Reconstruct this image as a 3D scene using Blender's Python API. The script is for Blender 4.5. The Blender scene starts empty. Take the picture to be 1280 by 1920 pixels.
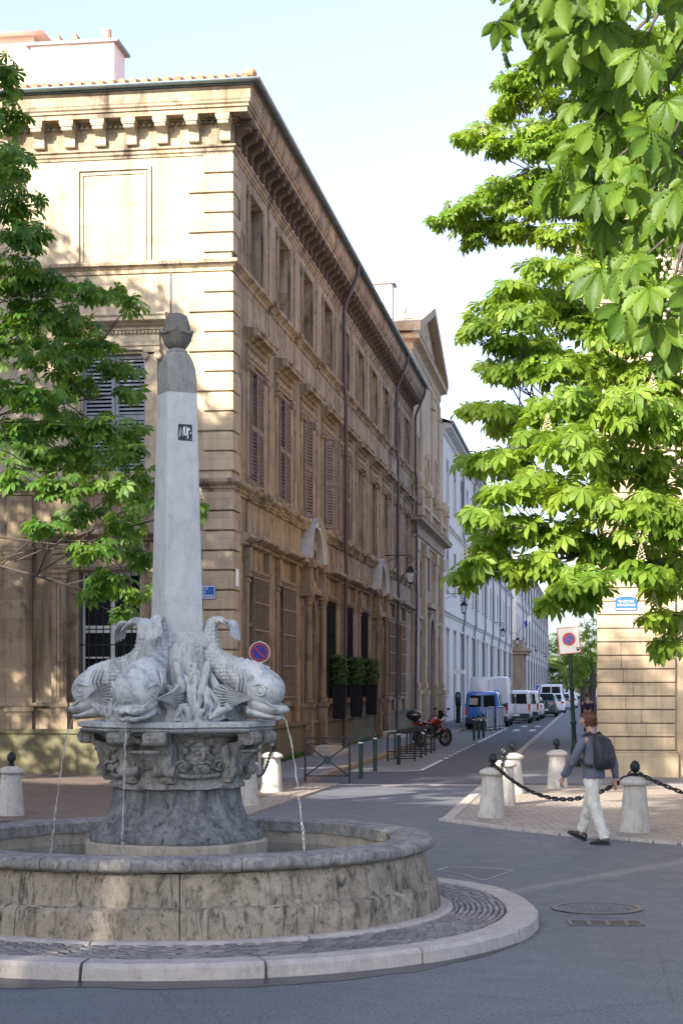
import bpy, math, random
import numpy as np
from mathutils import Vector, Matrix, noise as mnoise
R = math.radians
rnd = random.Random(7)
nprnd = np.random.default_rng(11)
scn = bpy.context.scene
COL = scn.collection

# ------------------------------------------------------------------ camera, sky, sun, exposure
EYE = 2.09
FPX = 3240.0
cam_d = bpy.data.cameras.new('camera')
cam = bpy.data.objects.new('camera', cam_d)
COL.objects.link(cam)
scn.camera = cam
cam.location = (0, 0, EYE)
cam.rotation_euler = (R(90), 0, 0)
cam_d.sensor_fit = 'VERTICAL'
cam_d.sensor_height = 36
cam_d.lens = FPX / 1920 * 36
cam_d.shift_y = 327 / 1920
cam_d.clip_start = 0.1
cam_d.clip_end = 3000

SUN_AZ = (-0.616, -0.788)      # horizontal direction towards the sun (behind the camera, to the left)
SUN_EL = R(26)
w = bpy.data.worlds.new('World')
scn.world = w
w.use_nodes = True
wn = w.node_tree
wn.nodes.clear()
w_out = wn.nodes.new('ShaderNodeOutputWorld')
w_bg = wn.nodes.new('ShaderNodeBackground')
w_sky = wn.nodes.new('ShaderNodeTexSky')
w_sky.sky_type = 'NISHITA'
w_sky.sun_disc = False
w_sky.sun_elevation = SUN_EL
w_sky.sun_rotation = math.atan2(SUN_AZ[0], SUN_AZ[1])
w_sky.altitude = 200
w_sky.air_density = 1.0
w_sky.dust_density = 3.0
w_sky.ozone_density = 4.0
w_bg.inputs['Strength'].default_value = 0.12
w_hs = wn.nodes.new('ShaderNodeHueSaturation')          # thin bright haze: a paler, whiter sky
w_hs.inputs['Hue'].default_value = 0.52
w_hs.inputs['Saturation'].default_value = 0.74
w_hs.inputs['Value'].default_value = 1.0
wn.links.new(w_sky.outputs[0], w_hs.inputs['Color'])
wn.links.new(w_hs.outputs[0], w_bg.inputs[0])
wn.links.new(w_bg.outputs[0], w_out.inputs[0])

sl = bpy.data.lights.new('sun', 'SUN')
sl.energy = 3.9
sl.angle = R(0.6)
sl.color = (1.0, 0.92, 0.80)
sun = bpy.data.objects.new('sun', sl)
COL.objects.link(sun)
sdir = Vector((SUN_AZ[0] * math.cos(SUN_EL), SUN_AZ[1] * math.cos(SUN_EL), math.sin(SUN_EL)))
sun.rotation_euler = sdir.to_track_quat('Z', 'Y').to_euler()
sun.location = (-30, -40, 40)

scn.view_settings.view_transform = 'Standard'
scn.view_settings.look = 'None'
scn.view_settings.gamma = 1
scn.view_settings.use_curve_mapping = False
scn.view_settings.exposure = 1.95
scn.render.engine = 'CYCLES'
scn.cycles.max_bounces = 8
scn.cycles.transparent_max_bounces = 8

# ------------------------------------------------------------------ placing helpers
CX, CY = -2.543, 40.0                    # corner of the mansion
DX, DY = 0.14356, 0.98964                # along the street
NX, NY = 0.98964, -0.14356               # across the street, to the right
STREET_ROT = math.atan2(DY, DX)
def S(u, v, z=0.0):
    return Vector((CX + DX * u + NX * v, CY + DY * u + NY * v, z))
def P(px, py, Y):
    return Vector(((px - 640) / FPX * Y, Y, EYE + (1287 - py) / FPX * Y))
def G(px, py):
    Y = FPX * EYE / (py - 1287)
    return Vector(((px - 640) / FPX * Y, Y, 0))

# ------------------------------------------------------------------ objects and tags
def tag(o, label=None, cat=None, group=None, kind=None):
    if label: o['label'] = label
    if cat: o['category'] = cat
    if group: o['group'] = group
    if kind: o['kind'] = kind
    return o
def thing(name, label, cat, loc=(0, 0, 0), rz=0, group=None):
    o = bpy.data.objects.new(name, None)
    o.empty_display_size = 0.3
    COL.objects.link(o)
    o.location = loc
    o.rotation_euler = (0, 0, rz)
    return tag(o, label, cat, group)
def copy_tree(o, parent=None):
    c = o.copy()
    COL.objects.link(c)
    if parent is not None:
        c.parent = parent
    for ch in list(o.children):
        copy_tree(ch, c)
    return c

class M:
    """collects polygons; build() links them as one mesh object"""
    def __init__(s):
        s.v = []; s.f = []; s.mi = []; s.cur = 0
    def add(s, vs, fs):
        b = len(s.v)
        s.v.extend([tuple(p) for p in vs])
        for f in fs:
            s.f.append([b + i for i in f]); s.mi.append(s.cur)
        return s
    def quad(s, a, b, c, d):
        return s.add([a, b, c, d], [(0, 1, 2, 3)])
    def box(s, x0, x1, y0, y1, z0, z1, rot=None, at=None):
        vs = [Vector((x, y, z)) for z in (z0, z1) for y in (y0, y1) for x in (x0, x1)]
        if rot is not None: vs = [rot @ p for p in vs]
        if at is not None: vs = [p + Vector(at) for p in vs]
        return s.add(vs, [(0, 2, 3, 1), (4, 5, 7, 6), (0, 1, 5, 4), (2, 6, 7, 3), (0, 4, 6, 2), (1, 3, 7, 5)])
    def rings(s, rings, closed=True, cap0=True, cap1=True):
        n = len(rings[0]); vs = [p for r in rings for p in r]; fs = []
        for i in range(len(rings) - 1):
            for j in range(n if closed else n - 1):
                k = (j + 1) % n
                fs.append((i * n + j, i * n + k, (i + 1) * n + k, (i + 1) * n + j))
        if closed and cap0: fs.append(tuple(range(n - 1, -1, -1)))
        if closed and cap1: fs.append(tuple((len(rings) - 1) * n + j for j in range(n)))
        return s.add(vs, fs)
    def lathe(s, prof, n=24, at=(0, 0, 0), a0=0, cap0=True, cap1=True):
        rs = []
        for r, z in prof:
            rs.append([(at[0] + r * math.cos(a0 + 2 * math.pi * j / n), at[1] + r * math.sin(a0 + 2 * math.pi * j / n), at[2] + z) for j in range(n)])
        return s.rings(rs, True, cap0, cap1)
    def tube(s, pts, r, n=8, caps=True, flat=1.0, up=None):
        pts = [Vector(p) for p in pts]
        m = len(pts)
        rr = r if isinstance(r, (list, tuple)) else [r] * m
        ref = None; rs = []
        for i in range(m):
            t = (pts[min(i + 1, m - 1)] - pts[max(i - 1, 0)])
            if t.length < 1e-9: t = Vector((0, 0, 1))
            t.normalize()
            if ref is None:
                ref = Vector(up) if up is not None else (Vector((0, 0, 1)) if abs(t.z) < 0.9 else Vector((1, 0, 0)))
            a = ref - t * ref.dot(t)
            if a.length < 1e-6: a = t.orthogonal()
            a.normalize(); ref = a
            b = t.cross(a)
            rs.append([pts[i] + a * (rr[i] * math.cos(2 * math.pi * j / n)) + b * (rr[i] * flat * math.sin(2 * math.pi * j / n)) for j in range(n)])
        return s.rings(rs, True, caps, caps)
    def cyl(s, p0, p1, r0, r1=None, n=12):
        return s.tube([p0, p1], [r0, r0 if r1 is None else r1], n)
    def prism(s, poly, axis, a0, a1):
        """poly of 2-D points extruded along axis x / y / z from a0 to a1"""
        def m3(p, a):
            return {'x': (a, p[0], p[1]), 'y': (p[0], a, p[1]), 'z': (p[0], p[1], a)}[axis]
        n = len(poly)
        vs = [m3(p, a0) for p in poly] + [m3(p, a1) for p in poly]
        fs = [tuple(range(n))[::-1], tuple(range(n, 2 * n))] + [(j, (j + 1) % n, n + (j + 1) % n, n + j) for j in range(n)]
        return s.add(vs, fs)
    def sphere(s, c, rx, ry=None, rz=None, n=14, m=9, rot=None):
        ry = rx if ry is None else ry; rz = rx if rz is None else rz
        rs = []
        for i in range(m + 1):
            t = -math.pi / 2 + math.pi * (0.02 + 0.96 * i / m)
            ring = []
            for j in range(n):
                p = Vector((rx * math.cos(t) * math.cos(2 * math.pi * j / n), ry * math.cos(t) * math.sin(2 * math.pi * j / n), rz * math.sin(t)))
                if rot is not None: p = rot @ p
                ring.append(p + Vector(c))
            rs.append(ring)
        return s.rings(rs)
    def torus(s, c, R0, r, axis='y', n=24, m=8, rot=None, sx=1.0):
        rs = []
        for i in range(n):
            a = 2 * math.pi * i / n
            ring = []
            for j in range(m):
                b = 2 * math.pi * j / m
                q = (R0 + r * math.cos(b))
                p = Vector((q * math.cos(a) * sx, r * math.sin(b), q * math.sin(a)))
                if axis == 'x': p = Vector((p.y, p.x, p.z))
                if axis == 'z': p = Vector((p.x, p.z, p.y))
                if rot is not None: p = rot @ p
                ring.append(p + Vector(c))
            rs.append(ring)
        rs.append(rs[0])
        return s.rings(rs, True, False, False)
    def jitter(s, amp, freq=3.0, seed=0.0):
        o = Vector((seed, seed * 1.7, -seed))
        for i, p in enumerate(s.v):
            q = Vector(p)
            s.v[i] = tuple(q + mnoise.noise_vector(q * freq + o) * amp)
        return s
    def build(s, name, mat, parent=None, smooth=False, loc=None, rz=None, bevel=0, sub=0, angle=None, scale=None):
        me = bpy.data.meshes.new(name)
        me.from_pydata(s.v, [], s.f)
        mats = mat if isinstance(mat, (list, tuple)) else [mat]
        for m in mats: me.materials.append(m)
        if len(mats) > 1: me.polygons.foreach_set('material_index', s.mi)
        if not s.v or not s.f:
            print('EMPTY MESH', name)
        import bmesh
        bm = bmesh.new(); bm.from_mesh(me)
        bmesh.ops.recalc_face_normals(bm, faces=bm.faces)
        bm.to_mesh(me); bm.free()
        if smooth:
            me.polygons.foreach_set('use_smooth', [True] * len(me.polygons))
            if angle:
                try: me.set_sharp_from_angle(angle=R(angle))
                except Exception: pass
        me.update()
        o = bpy.data.objects.new(name, me)
        COL.objects.link(o)
        if parent is not None: o.parent = parent
        if loc is not None: o.location = loc
        if rz is not None: o.rotation_euler = (0, 0, rz)
        if scale is not None: o.scale = scale
        if bevel:
            b = o.modifiers.new('bevel', 'BEVEL'); b.width = bevel; b.segments = 2; b.limit_method = 'ANGLE'; b.angle_limit = R(35)
        if sub:
            b = o.modifiers.new('sub', 'SUBSURF'); b.levels = sub; b.render_levels = sub
        return o

def struct(m, name, mat, **k):
    o = m.build(name, mat, **k)
    o['kind'] = 'structure'
    return o
def dup(o, parent, loc, rz=None, deep=True):
    c = copy_tree(o, parent) if deep else o.copy()
    if not deep:
        COL.objects.link(c); c.parent = parent
    c.location = loc
    if rz is not None: c.rotation_euler = (0, 0, rz)
    return c
def text_mesh(name, txt, size, mat, parent=None, loc=(0, 0, 0), rot=(0, 0, 0), align='CENTER', ext=0.002):
    cu = bpy.data.curves.new(name, 'FONT')
    cu.body = txt; cu.size = size; cu.align_x = align; cu.align_y = 'CENTER'; cu.extrude = ext; cu.space_line = 1.0
    tmp = bpy.data.objects.new('tmp_text', cu)
    COL.objects.link(tmp)
    dg = bpy.context.evaluated_depsgraph_get()
    me = bpy.data.meshes.new_from_object(tmp.evaluated_get(dg))
    bpy.data.objects.remove(tmp)
    me.name = name
    me.materials.clear(); me.materials.append(mat)
    o = bpy.data.objects.new(name, me)
    COL.objects.link(o)
    if parent is not None: o.parent = parent
    o.location = loc; o.rotation_euler = rot
    return o

# ------------------------------------------------------------------ materials
class N:
    def __init__(s, name):
        s.m = bpy.data.materials.new(name); s.m.use_nodes = True
        s.t = s.m.node_tree; s.n = s.t.nodes; s.n.clear()
        s.out = s.n.new('ShaderNodeOutputMaterial')
        s.b = s.n.new('ShaderNodeBsdfPrincipled')
        s.t.links.new(s.b.outputs[0], s.out.inputs[0])
        s.tc = s.n.new('ShaderNodeTexCoord')
    def l(s, a, b): s.t.links.new(a, b)
    def mapping(s, scale=(1, 1, 1), vec=None, loc=(0, 0, 0), rot=(0, 0, 0)):
        k = s.n.new('ShaderNodeMapping'); k.inputs['Scale'].default_value = scale; k.inputs['Location'].default_value = loc
        k.inputs['Rotation'].default_value = rot
        s.l(vec if vec is not None else s.tc.outputs['Object'], k.inputs[0]); return k.outputs[0]
    def noise(s, scale, detail=5, rough=0.6, vec=None, dist=0):
        k = s.n.new('ShaderNodeTexNoise'); k.inputs['Scale'].default_value = scale; k.inputs['Detail'].default_value = detail
        k.inputs['Roughness'].default_value = rough; k.inputs['Distortion'].default_value = dist
        s.l(vec if vec is not None else s.tc.outputs['Object'], k.inputs['Vector']); return k.outputs[0]
    def voro(s, scale, vec=None, feature='F1', out='Distance', rand=1.0):
        k = s.n.new('ShaderNodeTexVoronoi'); k.feature = feature; k.inputs['Scale'].default_value = scale
        k.inputs['Randomness'].default_value = rand
        s.l(vec if vec is not None else s.tc.outputs['Object'], k.inputs['Vector']); return k.outputs[out]
    def ramp(s, fac, stops, interp='LINEAR'):
        k = s.n.new('ShaderNodeValToRGB'); e = k.color_ramp.elements; k.color_ramp.interpolation = interp
        while len(e) < len(stops): e.new(0.5)
        for i, (p, c) in enumerate(stops):
            e[i].position = p; e[i].color = (c, c, c, 1) if isinstance(c, (int, float)) else (*c, 1)
        s.l(fac, k.inputs[0]); return k.outputs[0]
    def mix(s, fac, a, b, mode='MIX'):
        k = s.n.new('ShaderNodeMix'); k.data_type = 'RGBA'; k.blend_type = mode; k.clamp_result = False
        if isinstance(fac, (int, float)): k.inputs[0].default_value = fac
        else: s.l(fac, k.inputs[0])
        for i, x in ((6, a), (7, b)):
            if isinstance(x, (tuple, list)): k.inputs[i].default_value = (*x, 1)
            else: s.l(x, k.inputs[i])
        return k.outputs[2]
    def math(s, op, a, b=0.5):
        k = s.n.new('ShaderNodeMath'); k.operation = op
        for i, x in ((0, a), (1, b)):
            if isinstance(x, (int, float)): k.inputs[i].default_value = x
            else: s.l(x, k.inputs[i])
        return k.outputs[0]
    def sep(s, vec=None):
        k = s.n.new('ShaderNodeSeparateXYZ'); s.l(vec if vec is not None else s.tc.outputs['Object'], k.inputs[0]); return k.outputs
    def comb(s, x, y, z=0.0):
        k = s.n.new('ShaderNodeCombineXYZ')
        for i, q in enumerate((x, y, z)):
            if isinstance(q, (int, float)): k.inputs[i].default_value = q
            else: s.l(q, k.inputs[i])
        return k.outputs[0]
    def wallvec(s):
        o = s.sep(); return s.comb(s.math('ADD', o[0], o[1]), o[2], 0.0)
    def brick(s, vec, bw, rh, mortar=0.01, off=0.5, c1=(0.5, 0.5, 0.5), c2=(0.4, 0.4, 0.4), cm=(0.2, 0.2, 0.2), bias=0, smooth=0.1):
        k = s.n.new('ShaderNodeTexBrick'); s.l(vec, k.inputs['Vector'])
        k.inputs['Scale'].default_value = 1; k.inputs['Brick Width'].default_value = bw; k.inputs['Row Height'].default_value = rh
        k.inputs['Mortar Size'].default_value = mortar; k.inputs['Mortar Smooth'].default_value = smooth; k.inputs['Bias'].default_value = bias
        k.offset = off
        k.inputs['Color1'].default_value = (*c1, 1); k.inputs['Color2'].default_value = (*c2, 1); k.inputs['Mortar'].default_value = (*cm, 1)
        return k
    def color(s, c):
        if isinstance(c, (tuple, list)): s.b.inputs['Base Color'].default_value = (*c, 1)
        else: s.l(c, s.b.inputs['Base Color'])
        return s
    def set(s, **k):
        for n, v in k.items():
            nm = {'rough': 'Roughness', 'metal': 'Metallic', 'spec': 'Specular IOR Level', 'coat': 'Coat Weight', 'trans': 'Transmission Weight', 'ior': 'IOR', 'alpha': 'Alpha'}[n]
            if isinstance(v, (int, float)): s.b.inputs[nm].default_value = v
            else: s.l(v, s.b.inputs[nm])
        return s
    def bump(s, h, strength=0.4, dist=0.02):
        k = s.n.new('ShaderNodeBump'); k.inputs['Strength'].default_value = strength; k.inputs['Distance'].default_value = dist
        s.l(h, k.inputs['Height']); s.l(k.outputs[0], s.b.inputs['Normal']); return s

def plain(name, c, rough=0.5, metal=0.0, var=0.12, scale=8, bump=0.0, coat=0.0, spec=0.5):
    q = N(name)
    f = q.noise(scale, 4)
    a = tuple(x * (1 - var) for x in c); b = tuple(min(1, x * (1 + var)) for x in c)
    q.color(q.ramp(f, [(0.3, a), (0.7, b)])).set(rough=rough, metal=metal, coat=coat, spec=spec)
    if bump: q.bump(q.noise(scale * 3, 5), bump, 0.01)
    return q.m

def facade_stone(name, light, dark, soot, bw, rh, joint=0.35, soot_amt=0.5, streak=0.5):
    q = N(name)
    wv = q.wallvec()
    br = q.brick(wv, bw, rh, 0.006, 0.5, light, dark, tuple(x * 0.45 for x in dark), 0.0, 0.4)
    big = q.noise(0.45, 6, 0.65)
    fine = q.noise(9, 6, 0.7)
    c = q.mix(q.ramp(fine, [(0.3, 0.0), (0.75, 0.6)]), br.outputs['Color'], light)
    base = q.mix(q.ramp(big, [(0.35, 0.0), (0.7, 0.55)]), c, dark)
    st = q.noise(1.0, 6, 0.65, q.mapping((2.6, 2.6, 0.22)), 0.6)
    st2 = q.ramp(st, [(0.46, 0.0), (0.66, streak)])
    base = q.mix(st2, base, soot)
    mot = q.noise(1.7, 7, 0.7, None, 0.5)
    base = q.mix(q.ramp(mot, [(0.52, 0.0), (0.66, soot_amt)]), base, soot)
    hue = q.noise(0.8, 3, 0.5, q.mapping((1, 1, 1), None, (5, 3, 2)))
    base = q.mix(q.ramp(hue, [(0.4, 0.0), (0.75, 0.35)]), base, (light[0] * 1.05, light[1] * 0.9, light[2] * 0.72))
    q.color(base).set(rough=0.88, spec=0.25)
    h = q.mix(0.5, q.ramp(br.outputs['Fac'], [(0.0, 1.0), (1.0, 1 - joint * 2)]), q.noise(22, 5, 0.7))
    q.bump(h, 0.5, 0.02)
    return q.m

MT = {}
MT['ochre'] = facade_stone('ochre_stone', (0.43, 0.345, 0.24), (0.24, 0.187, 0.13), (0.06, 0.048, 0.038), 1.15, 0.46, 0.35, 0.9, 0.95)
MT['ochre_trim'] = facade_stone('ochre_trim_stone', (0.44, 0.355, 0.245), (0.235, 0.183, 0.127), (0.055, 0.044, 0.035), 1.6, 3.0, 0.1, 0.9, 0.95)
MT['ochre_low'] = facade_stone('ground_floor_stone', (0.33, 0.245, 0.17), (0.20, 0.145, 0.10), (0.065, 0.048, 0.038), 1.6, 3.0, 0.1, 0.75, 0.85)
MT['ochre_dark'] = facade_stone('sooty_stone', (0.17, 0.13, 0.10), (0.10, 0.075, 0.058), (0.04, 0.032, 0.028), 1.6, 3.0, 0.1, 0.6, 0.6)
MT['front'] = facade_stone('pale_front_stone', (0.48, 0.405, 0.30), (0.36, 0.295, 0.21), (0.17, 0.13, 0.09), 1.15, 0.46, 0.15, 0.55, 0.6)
MT['front_low'] = facade_stone('darker_front_stone', (0.34, 0.27, 0.19), (0.20, 0.155, 0.105), (0.06, 0.047, 0.036), 1.15, 0.46, 0.2, 0.75, 0.85)  # darker tone of the front stone for the ground floor
MT['quoin'] = facade_stone('quoin_stone', (0.47, 0.385, 0.275), (0.33, 0.26, 0.175), (0.15, 0.115, 0.08), 2.2, 0.46, 0.1, 0.35, 0.4)
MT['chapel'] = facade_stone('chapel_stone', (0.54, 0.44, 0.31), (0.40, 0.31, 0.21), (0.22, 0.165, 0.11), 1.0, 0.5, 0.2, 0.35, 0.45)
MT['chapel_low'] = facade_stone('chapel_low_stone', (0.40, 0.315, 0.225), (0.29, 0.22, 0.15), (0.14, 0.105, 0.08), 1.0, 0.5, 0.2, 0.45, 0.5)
MT['white_wall'] = facade_stone('white_limewash', (0.72, 0.695, 0.65), (0.61, 0.59, 0.55), (0.40, 0.38, 0.35), 50, 50, 0.0, 0.2, 0.35)
MT['white_trim'] = facade_stone('white_trim_paint', (0.66, 0.64, 0.60), (0.54, 0.52, 0.49), (0.30, 0.29, 0.27), 50, 50, 0.0, 0.3, 0.4)
MT['corner'] = facade_stone('corner_house_stone', (0.50, 0.40, 0.275), (0.38, 0.295, 0.20), (0.18, 0.14, 0.10), 1.3, 0.53, 0.2, 0.3, 0.35)
MT['plinth_moss'] = facade_stone('mossy_plinth_stone', (0.17, 0.15, 0.095), (0.095, 0.095, 0.045), (0.035, 0.04, 0.016), 1.8, 0.6, 0.2, 0.6, 0.5)
MT['plaster'] = plain('white_plaster', (0.74, 0.72, 0.69), 0.9, var=0.06, scale=2)
MT['plaster_pink'] = plain('pink_plaster', (0.58, 0.47, 0.40), 0.9, var=0.08, scale=2)
MT['blind'] = facade_stone('grey_infill', (0.27, 0.22, 0.18), (0.20, 0.165, 0.14), (0.10, 0.085, 0.08), 3, 3, 0.05, 0.4, 0.7)
MT['tile'] = plain('terracotta_tile', (0.46, 0.22, 0.13), 0.85, var=0.35, scale=3, bump=0.2)
MT['zinc'] = plain('zinc_gutter', (0.17, 0.22, 0.24), 0.45, 0.6, 0.25, 3)
MT['pipe'] = plain('brown_downpipe', (0.085, 0.06, 0.07), 0.6, 0.1, 0.2, 3)
MT['pipe_grey'] = plain('grey_downpipe', (0.22, 0.23, 0.26), 0.6, 0.1, 0.15, 3)
MT['glass'] = plain('dark_glass', (0.018, 0.02, 0.024), 0.25, 0, 0.2, 1, spec=0.04)
MT['glass_pale'] = plain('curtained_glass', (0.22, 0.235, 0.235), 0.3, 0, 0.3, 1.2, spec=0.1)
MT['shutter'] = plain('weathered_shutter', (0.22, 0.17, 0.165), 0.85, 0, 0.25, 6, 0.15, spec=0.1)
MT['shutter_blue'] = plain('grey_blue_shutter', (0.23, 0.24, 0.27), 0.7, 0, 0.15, 6, 0.1)
MT['sash'] = plain('white_sash', (0.55, 0.55, 0.53), 0.5, 0, 0.08, 4)
MT['sash_grey'] = plain('grey_sash', (0.28, 0.29, 0.30), 0.5, 0, 0.08, 4)
MT['iron_rust'] = plain('rusty_iron', (0.21, 0.15, 0.10), 0.7, 0.3, 0.3, 12)
MT['iron'] = plain('black_iron', (0.02, 0.024, 0.026), 0.45, 0.5, 0.2, 9)
MT['iron_green'] = plain('dark_green_iron', (0.018, 0.045, 0.034), 0.45, 0.3, 0.2, 9)
MT['mesh'] = plain('dark_screen', (0.022, 0.022, 0.027), 0.8, 0, 0.2, 4, spec=0.0)
MT['door'] = plain('grey_door', (0.085, 0.08, 0.08), 0.55, 0, 0.25, 3)
MT['inside'] = plain('light_block_dark', (0.02, 0.018, 0.016), 0.9, spec=0.0)
MT['lead'] = plain('lead_sheet', (0.42, 0.42, 0.40), 0.6, 0.1, 0.18, 3)
MT['white'] = plain('white_paint', (0.78, 0.78, 0.77), 0.4, 0, 0.04, 5)
MT['blue_sign'] = plain('blue_enamel', (0.02, 0.10, 0.36), 0.3, 0, 0.08, 5)
MT['red_sign'] = plain('red_enamel', (0.62, 0.045, 0.05), 0.35, 0, 0.08, 5)
MT['red_dull'] = plain('faded_red_enamel', (0.33, 0.03, 0.045), 0.4, 0, 0.1, 5)
MT['blue_dull'] = plain('deep_blue_enamel', (0.025, 0.02, 0.28), 0.4, 0, 0.1, 5)
MT['grey_metal'] = plain('grey_metal', (0.35, 0.36, 0.37), 0.4, 0.7, 0.1, 6)
MT['lamp_glass'] = plain('frosted_lamp_glass', (0.55, 0.57, 0.58), 0.2, 0, 0.05, 6)

def asphalt():
    q = N('asphalt')
    big = q.noise(0.22, 6, 0.6); mid = q.noise(2.5, 6, 0.65); fine = q.noise(160, 3, 0.7)
    c = q.mix(q.ramp(big, [(0.3, 0.0), (0.7, 1.0)]), (0.080, 0.088, 0.100), (0.112, 0.121, 0.134))
    c = q.mix(q.ramp(mid, [(0.45, 0.0), (0.75, 0.5)]), c, (0.064, 0.071, 0.083))
    c = q.mix(q.ramp(fine, [(0.35, 0.0), (0.8, 0.5)]), c, (0.17, 0.17, 0.17))
    sp = q.noise(38, 2, 0.8)
    c = q.mix(q.ramp(sp, [(0.42, 0.0), (0.60, 0.7)]), c, (0.17, 0.175, 0.185))
    c = q.mix(q.ramp(sp, [(0.34, 0.75), (0.47, 0.0)]), c, (0.04, 0.043, 0.05))
    wear = q.noise(0.55, 5, 0.6, q.mapping((1.0, 0.22, 1), None, (3, 7, 0), (0, 0, 0.3)), 0.8)
    c = q.mix(q.ramp(wear, [(0.5, 0.0), (0.72, 0.55)]), c, (0.155, 0.163, 0.178))
    oil = q.noise(1.1, 4, 0.55, q.mapping((1, 1, 1), None, (11, 2, 0)))
    c = q.mix(q.ramp(oil, [(0.66, 0.0), (0.74, 0.6)]), c, (0.035, 0.037, 0.042))
    cr = q.voro(0.32, q.mapping((1, 1, 1), None, (0.3, 0.2, 0)), 'DISTANCE_TO_EDGE')
    c = q.mix(q.ramp(cr, [(0.0, 0.28), (0.006, 0.0)]), c, (0.035, 0.035, 0.038))
    q.color(c).set(rough=q.ramp(mid, [(0.3, 0.62), (0.8, 0.85)]), spec=0.4)
    q.bump(fine, 0.35, 0.006)
    return q.m
MT['asphalt'] = asphalt()
def asphalt2(name, c1, c2):
    q = N(name)
    mid = q.noise(1.2, 6, 0.65); fine = q.noise(140, 3, 0.7)
    c = q.mix(q.ramp(mid, [(0.35, 0.0), (0.7, 1.0)]), c1, c2)
    c = q.mix(q.ramp(fine, [(0.35, 0.0), (0.8, 0.4)]), c, tuple(x * 1.9 for x in c2))
    q.color(c).set(rough=0.78, spec=0.4).bump(fine, 0.3, 0.006)
    return q.m
MT['road'] = asphalt2('road_asphalt', (0.052, 0.053, 0.058), (0.078, 0.079, 0.083))
MT['parking'] = asphalt2('parking_asphalt', (0.12, 0.12, 0.125), (0.155, 0.155, 0.155))
MT['pavement'] = asphalt2('pavement_asphalt', (0.12, 0.122, 0.135), (0.16, 0.162, 0.17))
MT['wet'] = None
def cobble(name, c1, c2, cm, bw, bh, bump=0.9):
    q = N(name)
    dv = q.noise(1.3, 3, 0.6)
    vec = q.n.new('ShaderNodeVectorMath'); vec.operation = 'MULTIPLY_ADD'
    q.l(q.comb(dv, dv, 0.0), vec.inputs[0]); vec.inputs[1].default_value = (0.12, 0.12, 0); q.l(q.tc.outputs['Object'], vec.inputs[2])
    b = q.brick(vec.outputs[0], bw, bh, 0.012, 0.5, c1, c2, cm, 0.0, 0.6)
    tint = q.noise(3.0, 5, 0.6)
    c = q.mix(q.ramp(tint, [(0.4, 0.0), (0.75, 0.6)]), b.outputs['Color'], tuple(x * 0.7 for x in c2))
    fine = q.noise(50, 4, 0.7)
    c = q.mix(q.ramp(fine, [(0.4, 0.0), (0.8, 0.35)]), c, tuple(min(1, x * 1.5) for x in c1))
    q.color(c).set(rough=0.7, spec=0.4)
    q.bump(q.math('ADD', q.math('MULTIPLY', b.outputs['Fac'], -1.0), q.math('MULTIPLY', fine, 0.3)), bump, 0.02)
    return q.m
MT['cobble'] = cobble('pale_cobbles', (0.40, 0.34, 0.28), (0.30, 0.25, 0.20), (0.15, 0.125, 0.10), 0.26, 0.15)
MT['cobble_brown'] = cobble('brown_cobbles', (0.20, 0.155, 0.125), (0.15, 0.11, 0.09), (0.08, 0.06, 0.05), 0.26, 0.15)

def fountain_stone(name, pale, grey, dark, moss, sc=1.0, dirt=0.5, mossy=0.3, spots=True):
    q = N(name)
    big = q.noise(2.2 * sc, 7, 0.68, None, 0.6); mid = q.noise(7 * sc, 6, 0.7); fine = q.noise(60, 4, 0.7)
    c = q.mix(q.ramp(big, [(0.34, 0.0), (0.66, 1.0)]), pale, grey)
    st = q.noise(3.0 * sc, 6, 0.7, q.mapping((2.2, 2.2, 0.45)), 0.8)
    c = q.mix(q.ramp(st, [(0.5, 0.0), (0.66, dirt)]), c, dark)
    c = q.mix(q.ramp(mid, [(0.55, 0.0), (0.72, dirt)]), c, tuple(0.6 * x for x in dark))
    ms = q.noise(1.6 * sc, 5, 0.65, q.mapping((1, 1, 1), None, (4, 9, 1)), 0.4)
    c = q.mix(q.ramp(ms, [(0.56, 0.0), (0.74, mossy)]), c, moss)
    if spots:
        vv = q.voro(26, None, 'F1')
        c = q.mix(q.math('MULTIPLY', q.ramp(vv, [(0.06, 1.0), (0.16, 0.0)]), q.ramp(mid, [(0.45, 0.0), (0.6, 0.7)])), c, tuple(0.45 * x for x in dark))
    c = q.mix(q.ramp(fine, [(0.35, 0.25), (0.7, 0.0)]), c, dark)
    q.color(c).set(rough=0.8, spec=0.3)
    q.bump(q.mix(0.5, mid, fine), 0.55, 0.02)
    return q.m
MT['obelisk'] = fountain_stone('pale_obelisk_stone', (0.55, 0.555, 0.53), (0.44, 0.45, 0.44), (0.28, 0.285, 0.27), (0.42, 0.38, 0.29), 1.1, 0.4, 0.25, False)
MT['lichen'] = fountain_stone('lichen_stone', (0.30, 0.30, 0.26), (0.22, 0.225, 0.20), (0.11, 0.11, 0.10), (0.30, 0.27, 0.17), 2.2, 0.6, 0.4)
MT['finial'] = fountain_stone('dark_lichen_stone', (0.22, 0.20, 0.155), (0.14, 0.135, 0.115), (0.06, 0.06, 0.055), (0.20, 0.18, 0.11), 4.0, 0.6, 0.5)
MT['dolphin'] = fountain_stone('carved_marble', (0.56, 0.56, 0.535), (0.41, 0.43, 0.42), (0.13, 0.14, 0.145), (0.30, 0.28, 0.22), 2.2, 0.7, 0.2, False)
MT['pedestal'] = fountain_stone('stained_marble', (0.36, 0.35, 0.315), (0.17, 0.168, 0.155), (0.035, 0.035, 0.034), (0.13, 0.11, 0.07), 2.2, 0.85, 0.5)
MT['pedestal_foot'] = fountain_stone('dark_wet_stone', (0.26, 0.262, 0.25), (0.10, 0.104, 0.105), (0.026, 0.028, 0.03), (0.08, 0.08, 0.045), 2.6, 0.8, 0.4)
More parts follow.
